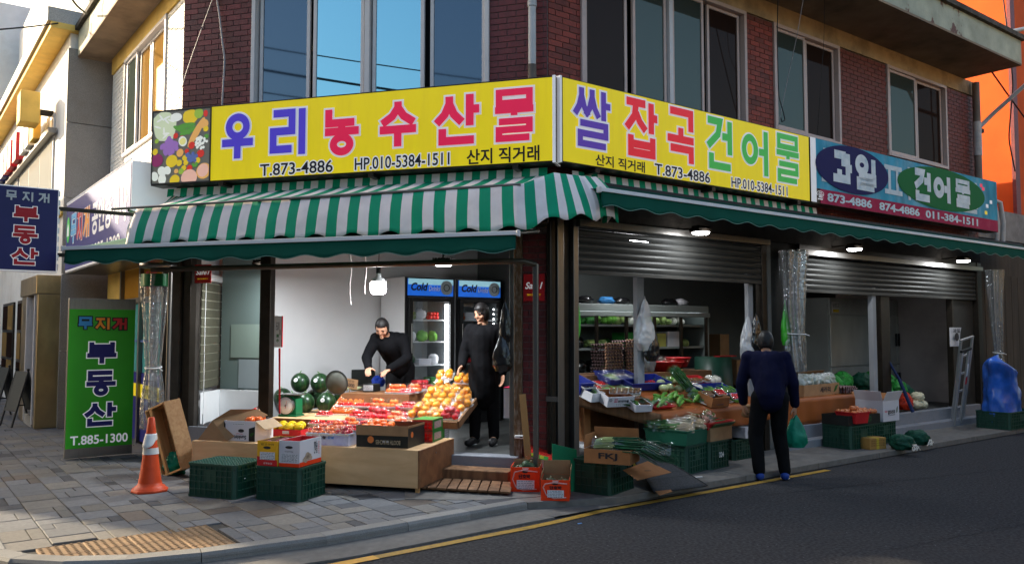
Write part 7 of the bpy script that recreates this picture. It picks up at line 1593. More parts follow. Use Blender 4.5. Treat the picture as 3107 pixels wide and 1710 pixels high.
for s_i, z in enumerate((.62, .95, 1.28, 1.60)):
    obj('shelf', MB().box(x0-.28, x1-.05, 1.68, 2.19, z, z+.015), m_show, sc_); obj('price_rail', MB().box(x0-.28, x1-.05, 1.665, 1.679, z-.005, z+.025), m_show, sc_)
    x = x0-.2
    while x < x1-.3:
        wb = random.uniform(.16, .30); k_ = random.random(); mw = Tr(x, 1.72, z+.016)
        if z > 1.5 or k_ < .45:
            q = MB()
            for a_ in range(5): q.ell((random.uniform(.03, wb-.03), random.uniform(.05, .25), random.uniform(.04, .09)), (random.uniform(.04, .07),)*2+(random.uniform(.035, .06),), 12, 8, 0, None, lambda d_, q_: q_*(1+.25*noise.noise(d_*5+Vector((x*7, z, a_)))))
            obj('vegetable_bag', q, random.choice((m_lett, m_leaf2, m_lett, m_leaf, m_garl)), sc_, mw)
        elif k_ < .75: obj('goods_box', MB().box(0, wb-.02, 0, .25, 0, random.uniform(.14, .24)), random.choice((m_wbox, mat('yellow jar', (.45, .42, .10), .4), m_card, m_gre)), sc_, mw, bevel=.006)
        else: obj('dark_bag', MB().ell((wb/2, .12, .08), (wb/2, .1, .09), 14, 9, 0, None, lambda d_, q_: q_*(1+.3*noise.noise(d_*4+Vector((x, z*9, 0))))), m_bk, sc_, mw)
        x += wb+.015
t = thing('clutter_heap', 'dark bags and a blue packet lying on top of the showcase fridge', 'packets', FB)
for i, x in enumerate((x0+.3, x0+.7, x0+1.0, x1-.6, x1-.35)): obj('packet', MB().ell((x, 1.85, zt+.05), (.14, .1, .06), 14, 9, 0, None, lambda d_, q_: q_*(1+.35*noise.noise(d_*3+Vector((x*3, 0, 0))))), (m_bk, flat('blue packet', (.03, .15, .35)), m_bk, m_bk, m_wbox)[i], t)
for i, (x, y) in enumerate(((5.2, 1.95), (5.2, 1.95), (5.2, 1.95), (5.55, 1.9), (5.55, 1.9))):
    z = .24+.42*(i if i < 3 else i-3); carton(Bm(x-.02*(i % 2), y, z, random.uniform(-6, 6)), .26, .35, .40, 'stacked dark printed box at the right end of the showcase fridge', m_bbox if i % 2 else m_card, closed=True, group='boxes beside the showcase')
t = thing('green_drum', 'dark green barrel with a lid at the right of the vegetable room', 'barrel', Bm(4.1, 1.2, .24)); obj('drum', MB().lathe([(0, 0), (.26, 0), (.28, .4), (.26, .92), (0, .92)], n=28), m_crate, t); obj('red_rim', MB().box(-.1, .28, -.2, -.1, .925, .94), m_rbox, t)
# hanging bags
m_wbag = film('white bag film', (.9, .9, .92), .22, .15, .55, 1.2); m_gbag = mat('lime plastic bag', (.05, .48, .03), .3, var=.3, bump=.5, bs=14, spec=.6)
hanging_bag(Bm(.46, .14, 2.12), .22, .72, m_gbag, 'lime green bag hanging from the corner post edge', 2, .18); hanging_bag(Bm(1.86, .40, 1.92), .30, .62, m_wbag, 'whitish clear bag hanging on the pale post over the egg trays', 4); hanging_bag(Bm(1.95, .38, 1.62), .22, .45, m_bk, 'black bag hanging below the whitish one on the pale post', 6)
hanging_bag(Bm(3.30, -.02, 1.72), .28, .62, m_wbag, 'whitish bag hanging on the post left of the person in navy', 7, .3); hanging_bag(Bm(3.42, -.06, 1.74), .26, .50, m_bk, 'black bag hanging over the whitish one beside the person in navy', 9, .3)
hanging_bag(Bm(3.95, -.12, 1.90), .15, .55, m_gbag, 'bright green bag hanging before the middle plastic curtain', 5, .2)
# leek box on a crate, mat, crates with tubs
def wp(px, py, z, a): return pose(px, py, z, R(a))
crate(wp(1852, 1504, 0, 56), .50, .40, .32, 'dark green crate under the leek box, nearest the corner post')
mw = wp(1772, 1402, .325, -24)
t = carton(mw, .44, .32, .13, 'torn orange brown carton of leeks on the green crate', m_orc, m_orc, flaps=(('B', .17, -6, m_orc), ('L', .12, -4, m_orc)))
ftext('FKJ', .14, .03, .32, .10, m_prt, t, Tr(0, -.002, 0), bold=.03); hole(t, -.05, .20, .02, .012, Tr(0, .315, 0), m_frd)
greens(mw @ Tr(.06, .16, .10, R(-86)), .72, .22, .10, 230, 'long bundle of leeks in film hanging out of the carton', mat('leek leaf', (.012, .085, .035), .4, var=.5, vs_=10), mat('leek stem', (.45, .52, .22), .45, var=.4), .28, nm='leek_bundle', droop=.10)
t = thing('cardboard_flap', 'flat pale cardboard flap with a hand slot under the leek leaves', 'cardboard', I4)
P_ = [S(1890, 1425, .26), S(1935, 1455, .20), S(2037, 1432, .17), S(1965, 1398, .27)]; obj('flap', MB().poly([tuple(p) for p in P_]), m_orc, t, solid=.005); c_ = (P_[0]+P_[1]+P_[2]+P_[3])/4; obj('hand_hole', MB().ell((c_.x+.02, c_.y-.01, c_.z+.003), (.035, .012, .002), 12, 6), m_frd, t)
t = thing('rubber_ramp', 'black textured mat laid as a ramp over the kerb beside the leek crate', 'ramp', I4)
P_ = [S(1905, 1372, .27), S(1955, 1365, .27), S(2144, 1473, .006), S(1985, 1494, .006)]
def rampf(u, v): return P_[0].lerp(P_[1], u).lerp(P_[3].lerp(P_[2], u), v)+Vector((0, 0, .012*math.sin(PI*v)))
obj('mat', MB().grid(rampf, 10, 14), mat('speckled rubber', (.055, .054, .056), .85, var=.4, vs_=60, bump=.5, bs=120, dirt=.3, dirtcol=(.10, .10, .105), ds=5), t, solid=.014)
obj('edge', MB().tube([tuple(rampf(1, v/10)+Vector((.008, .004, .004))) for v in range(11)], .009, 5), m_frd, t)
for v0 in (.45, .75): obj('seam', MB().tube([tuple(rampf(u/6, v0)+Vector((0, 0, .007))) for u in range(7)], .003, 4), m_frd, t)
t = thing('cardboard_scrap', 'small orange piece of cardboard at the foot of the black ramp', 'cardboard', I4); obj('scrap', MB().poly([tuple(S(1983, 1484, .022)), tuple(S(2000, 1501, .006)), tuple(S(2040, 1490, .008)), tuple(S(2028, 1474, .025))]), m_orc, t, solid=.004)
crate(wp(2086, 1440, 0, 50), .46, .46, .305, 'dark green crate under the green tub of spring onions'); tub_m = mat('green tub', (.018, .115, .07), .4, var=.12, dirt=.2, dirtcol=(.03, .06, .05))
mt = wp(2086, 1440, 0, 50) @ Tr(-.06, -.03, .31); t = tray(mt, .58, .52, .155, 'green plastic tub heaped with bagged spring onions', tub_m, nm='plastic_tub')
for i, (x, y, z, a, L_, tie) in enumerate(((.05, .05, .13, -50, .42, None), (.30, .02, .15, -62, .40, flat('yellow tie', (.8, .4, .02))), (.20, .25, .16, -35, .42, None), (.42, .15, .15, -80, .36, flat('blue tie', (.2, .35, .7))), (.30, .42, .19, -40, .40, None), (.10, .42, .17, -20, .36, None), (.45, .35, .20, -65, .38, None))):
    greens(mt @ Tr(.12+x*.85, -.03+y*.55, z, R(62+a)), L_, .17, .085, 80, ['film wrapped spring onions at the left rim of the green tub', 'spring onions with a yellow tie on the green tub', 'film wrapped spring onions in the middle of the green tub', 'spring onions with a blue tie on the green tub', 'film wrapped greens on top of the green tub heap', 'film wrapped greens at the back left of the green tub', 'film wrapped greens at the back right of the green tub'][i], m_leaf if i % 2 else mat('spring onion leaf', (.08, .22, .05), .45, var=.5, vs_=16), mat('onion root end', (.50, .40, .26), .5, var=.4), .4, tie=tie, group='spring onion bundles')
t = crate(wp(2155, 1425, 0, 45), .40, .42, .31, 'dark green crate with white painted marks, beside the navy dressed person'); ftext('324', .17, .12, .27, .18, m_lw, t, I4, y=-.013, bold=.04)
mw = wp(2155, 1425, 0, 45) @ Tr(-.02, -.02, .312); carton(mw, .46, .40, .15, 'brown carton with a dark folded flap on the crate with white marks', m_card, m_card, flaps=(('F', .07, 50, m_leaf), ('R', .10, 60)))
tray(mw @ Tr(-.04, .0, .13), .52, .44, .07, 'red tray of bagged greens on the brown carton', m_rbox)
for i, (x, y, a) in enumerate(((.05, .10, -60), (.25, .15, -40), (.20, .35, -70), (.35, .32, -20))): greens(mw @ Tr(x, y, .19+.02*i, R(a)), .30, .18, .09, 70, ['bagged greens at the left of the red tray', 'bagged greens in the middle of the red tray', 'bagged greens at the back of the red tray', 'bagged pink stemmed greens at the right of the red tray'][i], m_leaf2 if i % 2 else m_leaf, mat('pink stem', (.5, .25, .2), .5, var=.4), .2, group='bagged greens in the red tray')
t = thing('jar', 'pale jar with a brown label on the table beside the person in navy', 'jar', sp(2262, 1262, 0, .0)); obj('jar', MB().lathe([(0, 0), (.05, 0), (.05, .10), (.04, .12), (.045, .125), (.045, .14), (0, .14)], n=18), m_card, t)
carton(wp(2262, 1330, .25, 37), .16, .2, .13, 'small pale pink box beside the red tray', m_wbox, closed=True)
crate(Bm(2.62, -.30, 0, 5), .40, .36, .24, 'low dark crate under the small pale pink box')
tag(obj('ground_stick', MB().box(-.15, .0, -.012, .012, 0, .008), m_fr, None, wp(2130, 1446, .003, 20)), 'short pale stick lying by the spring onion crate', 'stick')
# brown boxes and a dark room under the first table
carton(wp(1773, 1345, .25, 37), .10, .35, .45, 'tall orange brown box standing behind the corner post', m_orc, closed=True); carton(Bm(.78, .28, .02), .5, .3, .25, 'white polystyrene box under the vegetable table', m_tray, closed=True); t = carton(Bm(.95, .0, .02), .42, .22, .30, 'yellow box under the vegetable table behind the leek carton', mat('dark yellow carton', (.42, .27, .03), .6), closed=True)

# ================================================================== SECOND SHUTTER BAY
rt = thing('cloth_table', 'table with an orange brown vinyl skirt under the second shutter', 'table', FB)
obj('top', MB().box(3.95, 6.2, -.02, .9, .60, .62), m_ply2, rt); obj('cloth_skirt', MB().grid(lambda u, v: (3.95+2.25*u, -.03-.012*math.sin(u*40)*v, .625-.36*v+.01*math.sin(u*9)*v), 60, 6), m_cloth, rt, solid=.003)
obj('cloth_top', MB().box(3.95, 6.2, -.03, .9, .621, .626), m_cloth, rt)
t = carton(Bm(4.60, .05, .63, 3), .95, .36, .16, 'brown celery carton with black writing behind the person in navy', m_card, m_cardi, flaps=(('B', .22, -40),)); ftext('세러리', .42, .04, .70, .12, m_blk, t, Tr(0, -.002, 0), bold=.03); obj('leaf_print', MB().poly([(.78, -.002, .03), (.86, -.002, .06), (.92, -.002, .14), (.84, -.002, .12)]), m_leaf, t)
for i in range(6): bag(Bm(4.72+.15*i, .22, .72, 20*i), (.10, .12, .12), 'film bag of pale green celery in the brown celery carton', film('celery film', (.75, .85, .65), .2, .1, .35), seed=20+i, amp=.3, group='celery bags')
for i in range(4):
    t = thing('egg_tray', 'empty grey egg tray on the orange cloth beside the white radish box', 'egg tray', Bm(5.55, .0, .63+i*.022, random.uniform(-3, 3)), 'empty egg trays'); link('pulp_tray', et, t)
crate(Bm(4.55, -.66, 0, 0), .62, .42, .30, 'dark green crate with faint white marks below the onion box'); crate(Bm(5.20, -.62, 0, 0), .55, .42, .30, 'dark green crate below the white radish box')
t = carton(Bm(4.52, -.64, .305, -4), .70, .40, .13, 'black carton of orange onions on the left crate of the second bay', m_bbox, m_bbox); obj('round_badge', MB().poly([(.46+.05*math.cos(a), -.0015, .07+.045*math.sin(a)) for a in [i*PI/8 for i in range(16)]]), m_squash, t); paper(t, .36, .08, .40, .12, 2)
tray(Bm(4.60, -.70, .33, -4), .30, .30, .14, 'red basket of onions leaning in the black carton', m_rbox)
pile('onion', Bm(4.62, -.66, .43, -4), .56, .30, 30, 'orange onion heaped in the black carton and red basket', 'onion', 'orange onions', 2, size=1.1)
t = carton(Bm(5.35, -.66, .305, 0), .42, .40, .28, 'white radish box with open flaps and green Korean lettering', m_wbox, m_orc, flaps=(('F', .14, 25, m_wbox), ('L', .14, 20, m_wbox), ('B', .12, 30, m_orc), ('R', .1, 40, m_orc)))
ftext('알타리무', .12, .09, .31, .15, m_blk, t, Tr(0, -.002, 0), bold=.04); ftext('보성', .04, .12, .10, .15, m_mag, t, Tr(0, -.002, 0), bold=.03); obj('leaf_print', MB().poly([(.34, -.002, .10), (.37, -.002, .12), (.385, -.002, .20), (.35, -.002, .17)]), m_leaf, t); obj('underline', MB().quad((.12, -.002, .075), (.31, -.002, .08), (.31, -.002, .086), (.12, -.002, .08)), m_blk, t)
t = carton(wp(2640, 1364, -.0, 26), .30, .30, .145, 'small taped brown carton with faint black print lying on the pavement', mat('ochre cardboard', (.36, .20, .055), .8, var=.12), closed=True)
obj('tape', MB().box(.12, .17, -.0015, .3015, -.001, .1465), mat('yellow tape', (.50, .36, .04), .4), t); 
for z in (.10, .07, .04): ftext('양파고추마늘', .02, z, .27, z+.02, mat('faint print', (.10, .05, .02), .7), t, Tr(0, -.002, 0)); ftext('국내산상품', .03, z, .25, z+.018, MC['faint print'], t, Tr(.302, 0, 0, PI/2))
m_gnet = mat('dark green net', (.004, .06, .035), .6, var=.5, vs_=30, bump=.5, bs=60)
for i, (px, py, r_, lab) in enumerate(((2757, 1368, .135, 'dark green net sack with white roots, left of the pair on the pavement'), (2803, 1352, .135, 'dark green net sack, right of the pair on the pavement'), (2730, 1300, .13, 'dark green net sack behind the pair against the step'))):
    c = S(px, py, 0); t = bag(Matrix.Translation(c) @ Tr(0, .18, 0, R(30)), (r_, r_*1.2, r_*.85), lab, m_gnet, seed=30+i, amp=.18, group='dark green net sacks')
    for j in range(7): obj('root', MB().tube([(random.uniform(-.05, .05), -r_*1.3, .08), (random.uniform(-.07, .07), -r_*1.45, .05), (random.uniform(-.09, .09), -r_*1.5, .01)], .006, 4), m_garl, t)
m_lnet = mat('light green net', (.02, .22, .03), .5, var=.6, vs_=20, bump=.6, bs=50)
for i, (x, y, z) in enumerate(((6.2, .60, .58), (6.5, .62, .62), (7.3, .55, .62), (7.6, .55, .60), (7.45, .5, .42), (7.9, .50, .45), (8.1, .5, .38), (7.0, .6, .60))):
    bag(Bm(x, y, z), (.17, .16, .16), 'light green net bag of cabbage heaped against the steel fridges', m_lnet if i < 6 else m_gnet, seed=40+i, amp=.2, group='cabbage net bags')
obj('stand', MB().box(6.0, 8.3, .42, 1.0, .24, .42), m_card, rt)
bag(Bm(7.66, .25, .27), (.15, .13, .16), 'red onion sack before the steel fridges', mat('red sack', (.50, .03, .01), .5, var=.5, vs_=20), seed=51, amp=.2)
for i, (x, z) in enumerate(((7.95, .28), (8.12, .27), (8.02, .40))): bag(Bm(x, .22, z), (.12, .11, .08), 'pale sack of white radishes on the plinth, beside the red sack', mat('pale sack', (.60, .55, .38), .5, var=.3, vs_=9), seed=60+i, amp=.15, group='pale radish sacks')
tag(obj('broom_pole', MB().tube([W(FB, 6.72, .12, 1.3), W(FB, 6.95, -.05, .8)], .02, 8).tube([W(FB, 6.95, -.05, .8), W(FB, 7.05, -.20, .30)], .028, 8), flat('navy handle', (.015, .03, .10))), 'dark blue broom handle leaning before the cabbage nets', 'broom')
# steel kitchen fridges
fx0 = PL(FB, 2517, 1000, 1.5)[0]; fx1 = PL(FB, 2832, 1000, 1.5)[0]; fz = PL(FB, 2750, 912, 1.5)[1]
sf_ = thing('steel_fridge', 'large four door stainless steel kitchen fridge in the second bay', 'fridge', FB); m_ss = mat('stainless sheet', (.55, .58, .56), .36, metal=.55, var=.25, vs_=1.2, bump=.12, bs=3, stretch=(2, 1, .7))
obj('cabinet', MB().box(fx0, fx1, 1.53, 2.2, .28, fz), m_ss, sf_); m1 = PL(FB, 2718, 1000, 1.5)[0]; zz = .28; zm = PL(FB, 2750, 1102, 1.5)[1]; zh = PL(FB, 2750, 958, 1.5)[1]
for a, b, c, d in ((fx0+.02, m1-.008, zz+.08, zm-.008), (m1+.008, fx1-.02, zz+.08, zm-.008), (fx0+.02, m1-.008, zm+.008, zh-.01), (m1+.008, fx1-.02, zm+.008, zh-.01)):
    dd = obj('door', MB().box(a, b, 1.49, 1.528, c, d), m_ss, sf_, bevel=.008); hx = b-.05 if a < m1-.1 else a+.03; obj('handle', MB().box(hx, hx+.03, 1.455, 1.489, (c+d)/2-.12, (c+d)/2+.12), m_frd, dd, bevel=.008)
obj('top_panel', MB().box(fx0+.01, fx1-.01, 1.495, 1.528, zh, fz-.01), m_ss, sf_, bevel=.005); gx = PL(FB, 2745, 930, 1.5)[0]; obj('control_grille', MB().box(gx, gx+.42, 1.485, 1.494, zh+.05, zh+.19), m_bbox, sf_, bevel=.01)
st_ = obj('sticker', MB().box(fx0+.08, fx0+.30, 1.488, 1.494, zh+.03, zh+.22), m_lw, sf_); ftext('냉장고', fx0+.09, zh+.12, fx0+.29, zh+.2, m_prt, sf_, I4, y=1.485); obj('sticker', MB().box(fx0+.1, fx0+.28, 1.484, 1.487, zh+.04, zh+.09), m_sy, sf_)
t = thing('wall_notice', 'small white notice with a black fruit drawing on the dark door panel', 'notice', FB); nx0 = PL(FB, 2871, 1020, .035)[0]; nx1 = PL(FB, 2902, 1020, .035)[0]; nz0 = PL(FB, 2885, 1050, .035)[1]; nz1 = PL(FB, 2885, 993, .035)[1]
obj('paper', MB().grid(lambda u, v: (nx0+(nx1-nx0)*u, -.02-.03*(u*v)**3, nz0+(nz1-nz0)*v), 6, 6), mat('notice paper', (.5, .5, .52), .6), t); obj('drawing', MB().poly([((nx0+nx1)/2+.075*math.cos(a), -.055, (nz0+nz1)/2+.0+.07*math.sin(a)) for a in [i*PI/10 for i in range(20)]]), m_blk, t); ftext('과일', nx0+.05, nz1-.09, nx1-.06, nz1-.02, m_blk, t, I4, y=-.055, bold=.03)
# ladder, blue bag in a crate
t = thing('aluminium_ladder', 'folded aluminium step ladder leaning on the dark door panel', 'ladder', FB @ Tr(8.30, -.22, -.0) @ Matrix.Rotation(R(12), 4, 'X') @ Matrix.Rotation(R(-9), 4, 'Y'))
m_al = mat('aluminium', (.42, .43, .44), .4, metal=.5, var=.12)
for i, (x, y) in enumerate(((0, 0), (.22, 0), (.14, .10), (.52, .10))): obj('rail', MB().box(x, x+.055, y, y+.028, .0, 1.22 if y == 0 else 1.36), m_al, t, bevel=.004)
for k_ in range(4): obj('rung', MB().box(.195, .52, .105, .125, .18+.30*k_, .21+.30*k_), m_al, t)
for k_ in range(4): obj('rung', MB().box(.055, .22, .005, .024, .14+.30*k_, .17+.30*k_), m_al, t) if k_ == 9 else None
obj('top_bar', MB().box(.14, .575, .10, .13, 1.365, 1.39), m_al, t); obj('hinge', MB().box(-.02, .30, -.01, .03, 1.225, 1.27), m_bbox, t, bevel=.008); obj('red_sticker', MB().box(.222, .273, -.002, -.0005, .66, .78), m_red, t); obj('white_sticker', MB().box(.222, .273, -.002, -.0005, .80, 1.0), m_whi, t)
cm = wp(3002, 1335, 0, 37); crate(Bm(8.45, -1.0, 0, 0), .95, .5, .27, 'dark green crate holding the blue plastic bag at the right edge')
t = thing('blue_bag', 'large translucent blue plastic bag standing in the right hand crate', 'bag', Bm(8.88, -.74, .02)); m_bbag = mat('blue bag film', (.02, .11, .50), .28, var=.45, vs_=5, bump=.7, bs=7, spec=.6)
def bb(u, v):
    a = 2*PI*u; w_ = .34*(1-.25*v)*(1 if v < .82 else 1-.98*((v-.82)/.18)**2); k = 1+.22*noise.noise(Vector((math.cos(a)*1.5, math.sin(a)*1.5, v*3)))+.12*noise.noise(Vector((math.cos(a)*4, math.sin(a)*4, v*7)))
    return (-.12*v+w_*math.cos(a)*k*1.15, w_*.75*math.sin(a)*k, .04+min(v, .82+(v-.82)*.3)*(1.06-.20*math.cos(a)*v))
obj('film', MB().grid(bb, 44, 30), m_bbag, t); bag(Bm(9.72, -1.1, .0), (.12, .10, .12), 'small green net bundle at the right edge beside the blue bag crate', m_gnet, seed=71)
tag(obj('hanging_hook_pole', MB().tube([W(FB, 9.98, -.75, 2.6), W(FB, 9.98, -.74, 1.75), W(FB, 10.06, -.74, 1.62), W(FB, 10.15, -.74, 1.6)], .014, 6), m_fr), 'thin white crank rod hanging from the green awning at the right edge', 'crank rod')

# ================================================================== PEOPLE
m_skin = mat('skin', (.42, .22, .14), .5, var=.08, vs_=10); m_hair = mat('black hair', (.012, .010, .010), .5, var=.4, vs_=40, stretch=(1, 1, .2))
def capsule(mb, a, b, ra, rb, n=14, fy=1.):
    a, b = Vector(a), Vector(b); d = b-a; L_ = d.length; q = d.to_track_quat('Z', 'Y').to_matrix().to_4x4(); T = Matrix.Translation(a) @ q; V = []; rows = []
    K = 5
    for i in range(K+1): t = PI/2*(1-i/K); rows.append((-math.sin(t)*ra, math.cos(t)*ra))
    for i in range(K+1): t = PI/2*i/K; rows.append((L_+math.sin(t)*rb, math.cos(t)*rb))
    for z, r_ in rows:
        for j in range(n): ph = 2*PI*j/n; V.append(tuple(T @ Vector((max(r_, .0005)*math.cos(ph), max(r_, .0005)*math.sin(ph)*fy, z))))
    m_ = len(rows); F = [(i*n+j, i*n+(j+1) % n, (i+1)*n+(j+1) % n, (i+1)*n+j) for i in range(m_-1) for j in range(n)]+[tuple(range(n-1, -1, -1)), tuple((m_-1)*n+j for j in range(n))]
    mb.add(V, F, 0, True)
def chain(mb, pts, rs):
    for i in range(len(pts)-1): capsule(mb, pts[i], pts[i+1], rs[i], rs[i+1])
def hand(mb, wr, fw, side, out, curl=.6, s=1.):
    """palm and five fingers; fw: pointing direction, out: palm normal"""
    wr = Vector(wr); f = Vector(fw).normalized(); o = Vector(out); o = (o-f*o.dot(f)).normalized(); sd = f.cross(o)*side
    pc = wr+f*.045*s
    for k in (-1.5, -.5, .5, 1.5): capsule(mb, wr+sd*k*.010*s, wr+f*.085*s+sd*k*.019*s, .016*s, .012*s, 8)
    for i, (k, L_) in enumerate(((-1.5, .062), (-.5, .075), (.5, .080), (1.5, .072))):
        p = wr+f*.088*s+sd*k*.020*s; d = f.copy()
        for j, fr_ in enumerate((.42, .33, .25)):
            d = (d*math.cos(curl*.55)+o*math.sin(curl*.55)).normalized(); q = p+d*L_*fr_*s; capsule(mb, p, q, (.0095-.001*j)*s, (.009-.001*j)*s, 8); p = q
    p = wr+f*.03*s+sd*.028*s; d = (f*.6+sd*.8+o*.3).normalized()
    for j, L_ in enumerate((.035, .028, .024)): q = p+d*L_*s; capsule(mb, p, q, (.0125-.0015*j)*s, (.0115-.0015*j)*s, 8); p = q; d = (d+f*.35).normalized()
def headmesh(mb, c, fwd, up, s=1.):
    c = Vector(c); f = Vector(fwd).normalized(); u = Vector(up); u = (u-f*u.dot(f)).normalized(); r_ = f.cross(u)
    T = Matrix.Translation(c) @ Matrix((( r_.x, f.x, u.x, 0), (r_.y, f.y, u.y, 0), (r_.z, f.z, u.z, 0), (0, 0, 0, 1)))
    def fn(d, q):
        z = d.z; k = 1-.16*max(0, -z)**1.5; y = q.y*(1+.05*(1 if d.y < 0 else 0)); return Vector((q.x*k*(1-.08*max(0, -z)), y*(1-.10*max(0, -z)), q.z))
    mb.ell((0, 0, 0), (.075*s, .092*s, .115*s), 28, 20, 0, T, fn); n0 = len(mb.v)
    E = lambda p, r2: mb.ell((0, 0, 0), r2, 12, 8, 0, T @ Matrix.Translation(p))
    E((0, .090*s, -.018*s), (.013*s, .016*s, .022*s)); E((0, .088*s, .0), (.008*s, .010*s, .022*s)); E((0, .080*s, -.058*s), (.024*s, .010*s, .007*s)); E((0, .078*s, -.068*s), (.020*s, .010*s, .007*s)); E((0, .068*s, -.095*s), (.026*s, .020*s, .018*s))
    for sg in (-1, 1): E((sg*.077*s, -.004*s, -.008*s), (.010*s, .020*s, .030*s)); E((sg*.030*s, .074*s, .020*s), (.022*s, .010*s, .006*s)); E((sg*.042*s, .058*s, -.025*s), (.024*s, .022*s, .022*s))
    return T
def person(label, mw, J_, head_c, fwd, up, coat, pants, shoe, hand_dirs, group=None, s=1., hair_long=0., vox=.0075, hl=.22, hr=.150):
    t = thing('person', label, 'person', mw)
    b = MB(); P = J_
    chain(b, [P['pelvis'], P['spine'], P['chest']], [.115, .11, .115]); chain(b, [P['chest'], P['neck'], head_c], [.08, .05, .05])
    for sd in 'LR':
        chain(b, [P['chest'], P['sh'+sd]], [.07, .055]); chain(b, [P['sh'+sd], P['el'+sd], P['wr'+sd]], [.052, .042, .028]); chain(b, [P['pelvis'], P['hip'+sd]], [.09, .085]); chain(b, [P['hip'+sd], P['kn'+sd], P['an'+sd]], [.08, .055, .036]); chain(b, [P['an'+sd], P['to'+sd]], [.038, .03])
        f, o = hand_dirs[sd]; hand(b, P['wr'+sd], f, 1 if sd == 'L' else -1, o)
    T = headmesh(b, head_c, fwd, up)
    o = obj('body', b, m_skin, t); rm = o.modifiers.new('fuse', 'REMESH'); rm.mode = 'VOXEL'; rm.voxel_size = vox; rm.use_smooth_shade = True; sm_ = o.modifiers.new('smooth', 'SMOOTH'); sm_.iterations = 3
    e = MB()
    for sg in (-1, 1): e.ell((0, 0, 0), (.013, .006, .006), 10, 6, 0, T @ Matrix.Translation((sg*.030, .080, .006)))
    obj('eyes', e, flat('eye dark', (.02, .015, .012), .2), t)
    e = MB()
    for sg in (-1, 1): e.box(-.017, .017, -.004, .004, -.003, .003, 0, T @ Matrix.Translation((sg*.031, .088, .026)))
    obj('eyebrows', e, m_hair, t)
    h_ = MB()
    def hf(d, q):
        if d.y > .30 and d.z < .50: q = q*.80
        if d.z < -.80: q = q*.9
        n_ = noise.noise(Vector((d.x*9, d.y*9, d.z*3)))*.004; return q*(1+n_*9+.03*noise.noise(Vector((d.x*3, d.y*3, d.z*14))))
    h_.ell((0, -.012, .008), (.086, .100, .124+.02*hair_long), 36, 24, 0, T, hf); obj('hair', h_, m_hair, t)
    def garment(nm, chains, m, extra_=None, vx=.011):
        g = MB()
        for pts, rs in chains: chain(g, pts, rs)
        if extra_: extra_(g)
        o = obj(nm, g, m, t); rm = o.modifiers.new('fuse', 'REMESH'); rm.mode = 'VOXEL'; rm.voxel_size = vx; rm.use_smooth_shade = True; s_ = o.modifiers.new('smooth', 'SMOOTH'); s_.iterations = 4
        tx = bpy.data.textures.get('folds') or bpy.data.textures.new('folds', 'CLOUDS'); tx.noise_scale = .16; dp = o.modifiers.new('folds', 'DISPLACE'); dp.texture = tx; dp.strength = .016; dp.mid_level = .5; return o
    v = lambda k: Vector(P[k]); hem = v('pelvis')+(v('pelvis')-v('spine'))*hl
    garment('coat', [([v('neck')*.25+v('chest')*.75, v('chest'), v('spine'), v('pelvis'), hem], [.085, .158, .155, .165, hr])]+[([v('chest'), v('sh'+sd)], [.11, .082]) for sd in 'LR']+[([v('sh'+sd), v('el'+sd), v('wr'+sd)+(v('el'+sd)-v('wr'+sd))*.06], [.078, .064, .050]) for sd in 'LR']+[([v('chest')+(v('shL')-v('chest'))*.5, v('spine')+(v('hipL')-v('pelvis'))*.8], [.12, .11]), ([v('chest')+(v('shR')-v('chest'))*.5, v('spine')+(v('hipR')-v('pelvis'))*.8], [.12, .11])], coat)
    obj('collar', MB().tube([tuple(v('neck')*.62+v('chest')*.38+Vector((.068*math.cos(a), .066*math.sin(a), 0))) for a in [i*PI/9 for i in range(19)]], .020, 8), coat, t)
    garment('trousers', [([v('pelvis'), v('hip'+sd), v('kn'+sd), v('an'+sd)+Vector((0, 0, .02))], [.12, .105, .078, .062]) for sd in 'LR'], pants)
    for sd in 'LR':
        g = MB(); a, c = v('an'+sd), v('to'+sd); d = (c-a); d.z = 0; d.normalize(); a0 = Vector((a.x, a.y, c.z+.012)); chain(g, [a0-d*.03, a0+d*.08, Vector((c.x, c.y, c.z+.002))+d*.03], [.045, .047, .036]); capsule(g, a+Vector((0, 0, .02)), a0, .045, .045)
        o = obj('shoe', g, shoe, t); rm = o.modifiers.new('fuse', 'REMESH'); rm.mode = 'VOXEL'; rm.voxel_size = .008; rm.use_smooth_shade = True
        so = MB(); so.ell((a0.x+d.x*.05, a0.y+d.y*.05, .010), (.05, .05, .011), 16, 6); obj('sole', so, m_lw, t)
    return t
m_blkc = mat('black padded fabric', (.004, .004, .005), .85, var=.3, vs_=6, spec=.08); m_navc = mat('navy quilted fabric', (.005, .006, .026), .85, var=.3, vs_=6, spec=.1, bump=.2, bs=9); m_trs = mat('black trousers', (.007, .007, .008), .85, var=.2, spec=.1)
m_shb = mat('dark shoe', (.015, .015, .017), .4); m_shbl = mat('blue shoe', (.02, .06, .30), .45)
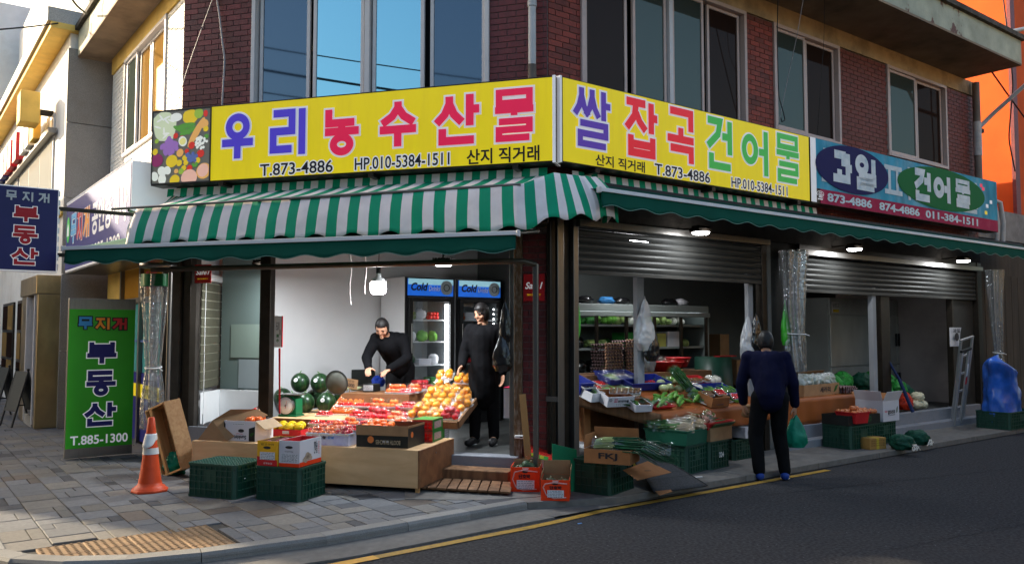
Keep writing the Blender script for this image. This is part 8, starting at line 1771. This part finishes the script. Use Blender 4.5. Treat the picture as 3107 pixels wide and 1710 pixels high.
# A: standing in the doorway, seen from the front, looking left and down.  local -y = towards the camera
J1 = {'pelvis': (0, 0, .90), 'spine': (0, 0, 1.06), 'chest': (0, -.01, 1.22), 'neck': (0, -.01, 1.37), 'shL': (-.16, -.01, 1.31), 'shR': (.16, -.01, 1.31), 'elL': (-.23, -.04, 1.04), 'elR': (.24, .0, 1.05), 'wrL': (-.20, -.22, .90), 'wrR': (.24, -.06, .82),
      'hipL': (-.085, 0, .87), 'hipR': (.085, 0, .87), 'knL': (-.10, -.03, .48), 'knR': (.10, 0, .48), 'anL': (-.11, .0, .08), 'anR': (.11, .03, .08), 'toL': (-.14, -.14, .035), 'toR': (.13, -.12, .035)}
c = S(1468, 1352, .236)
person('person in a long black coat standing in the shop doorway before the coolers', Matrix.Translation(c) @ Tr(0, .1, 0, R(-15)), J1, (-.02, -.03, 1.50), (-.45, -.85, -.25), (0, 0, 1), m_blkc, m_trs, m_shb, {'L': ((-.2, -.8, -.5), (.6, 0, -.4)), 'R': ((0, -.1, -1), (-.6, -.5, 0))}, hl=2.0, hr=.175)
# B: behind the counter, bending forward over the fruit
J2 = {'pelvis': (.10, .25, .86), 'spine': (.06, .14, 1.02), 'chest': (.0, .0, 1.14), 'neck': (-.03, -.10, 1.25), 'shL': (-.16, -.02, 1.20), 'shR': (.17, -.04, 1.20), 'elL': (-.26, -.12, .98), 'elR': (.24, -.10, .97), 'wrL': (-.20, -.34, .86), 'wrR': (.05, -.30, .84),
      'hipL': (.02, .26, .83), 'hipR': (.19, .26, .83), 'knL': (.0, .22, .45), 'knR': (.2, .22, .45), 'anL': (.0, .30, .08), 'anR': (.2, .30, .08), 'toL': (-.02, .16, .035), 'toR': (.2, .16, .035)}
c = D(1182, 1000, 10.25)
person('person in a black jacket bending over the fruit behind the display', Matrix.Translation((c.x, c.y, .236)), J2, (-.06, -.19, 1.335), (-.15, -.80, -.60), (0, -.35, 1), m_blkc, m_trs, m_shb, {'L': ((.1, -.9, -.4), (.3, 0, -1)), 'R': ((-.5, -.8, -.3), (0, 0, -1))}, hair_long=.3)
# C: on the road edge with the back to the camera, leaning towards the stall.  local +y = away
J3 = {'pelvis': (.02, -.02, .88), 'spine': (.02, .04, 1.04), 'chest': (.0, .13, 1.18), 'neck': (.0, .20, 1.31), 'shL': (-.18, .13, 1.26), 'shR': (.18, .13, 1.26), 'elL': (-.26, .12, 1.00), 'elR': (.26, .10, 1.00), 'wrL': (-.24, .22, .78), 'wrR': (.28, .16, .77),
      'hipL': (-.07, -.02, .85), 'hipR': (.11, -.02, .85), 'knL': (-.13, .02, .47), 'knR': (.11, .06, .47), 'anL': (-.10, -.02, .08), 'anR': (.16, .06, .08), 'toL': (-.13, .13, .035), 'toR': (.17, .21, .035)}
c = S(2345, 1462, -.074)
tC = person('person in a navy jacket seen from behind at the road edge, leaning towards the stall', Matrix.Translation(c) @ Tr(0, .12, 0, R(-14)) @ Matrix.Scale(1.04, 4), J3, (.0, .27, 1.43), (.05, .9, -.45), (0, .3, 1), m_navc, m_trs, m_shbl, {'L': ((0, .2, -1), (.8, .3, 0)), 'R': ((0, .1, -1), (-.8, .3, 0))})
hanging_bag(tC.matrix_basis @ Tr(.29, .20, .66), .22, .34, mat('teal green bag', (.01, .22, .13), .35, var=.4, bump=.5, bs=14), 'teal green carrier bag held in the right hand of the person in navy', 12, .2, nm='carrier_bag')
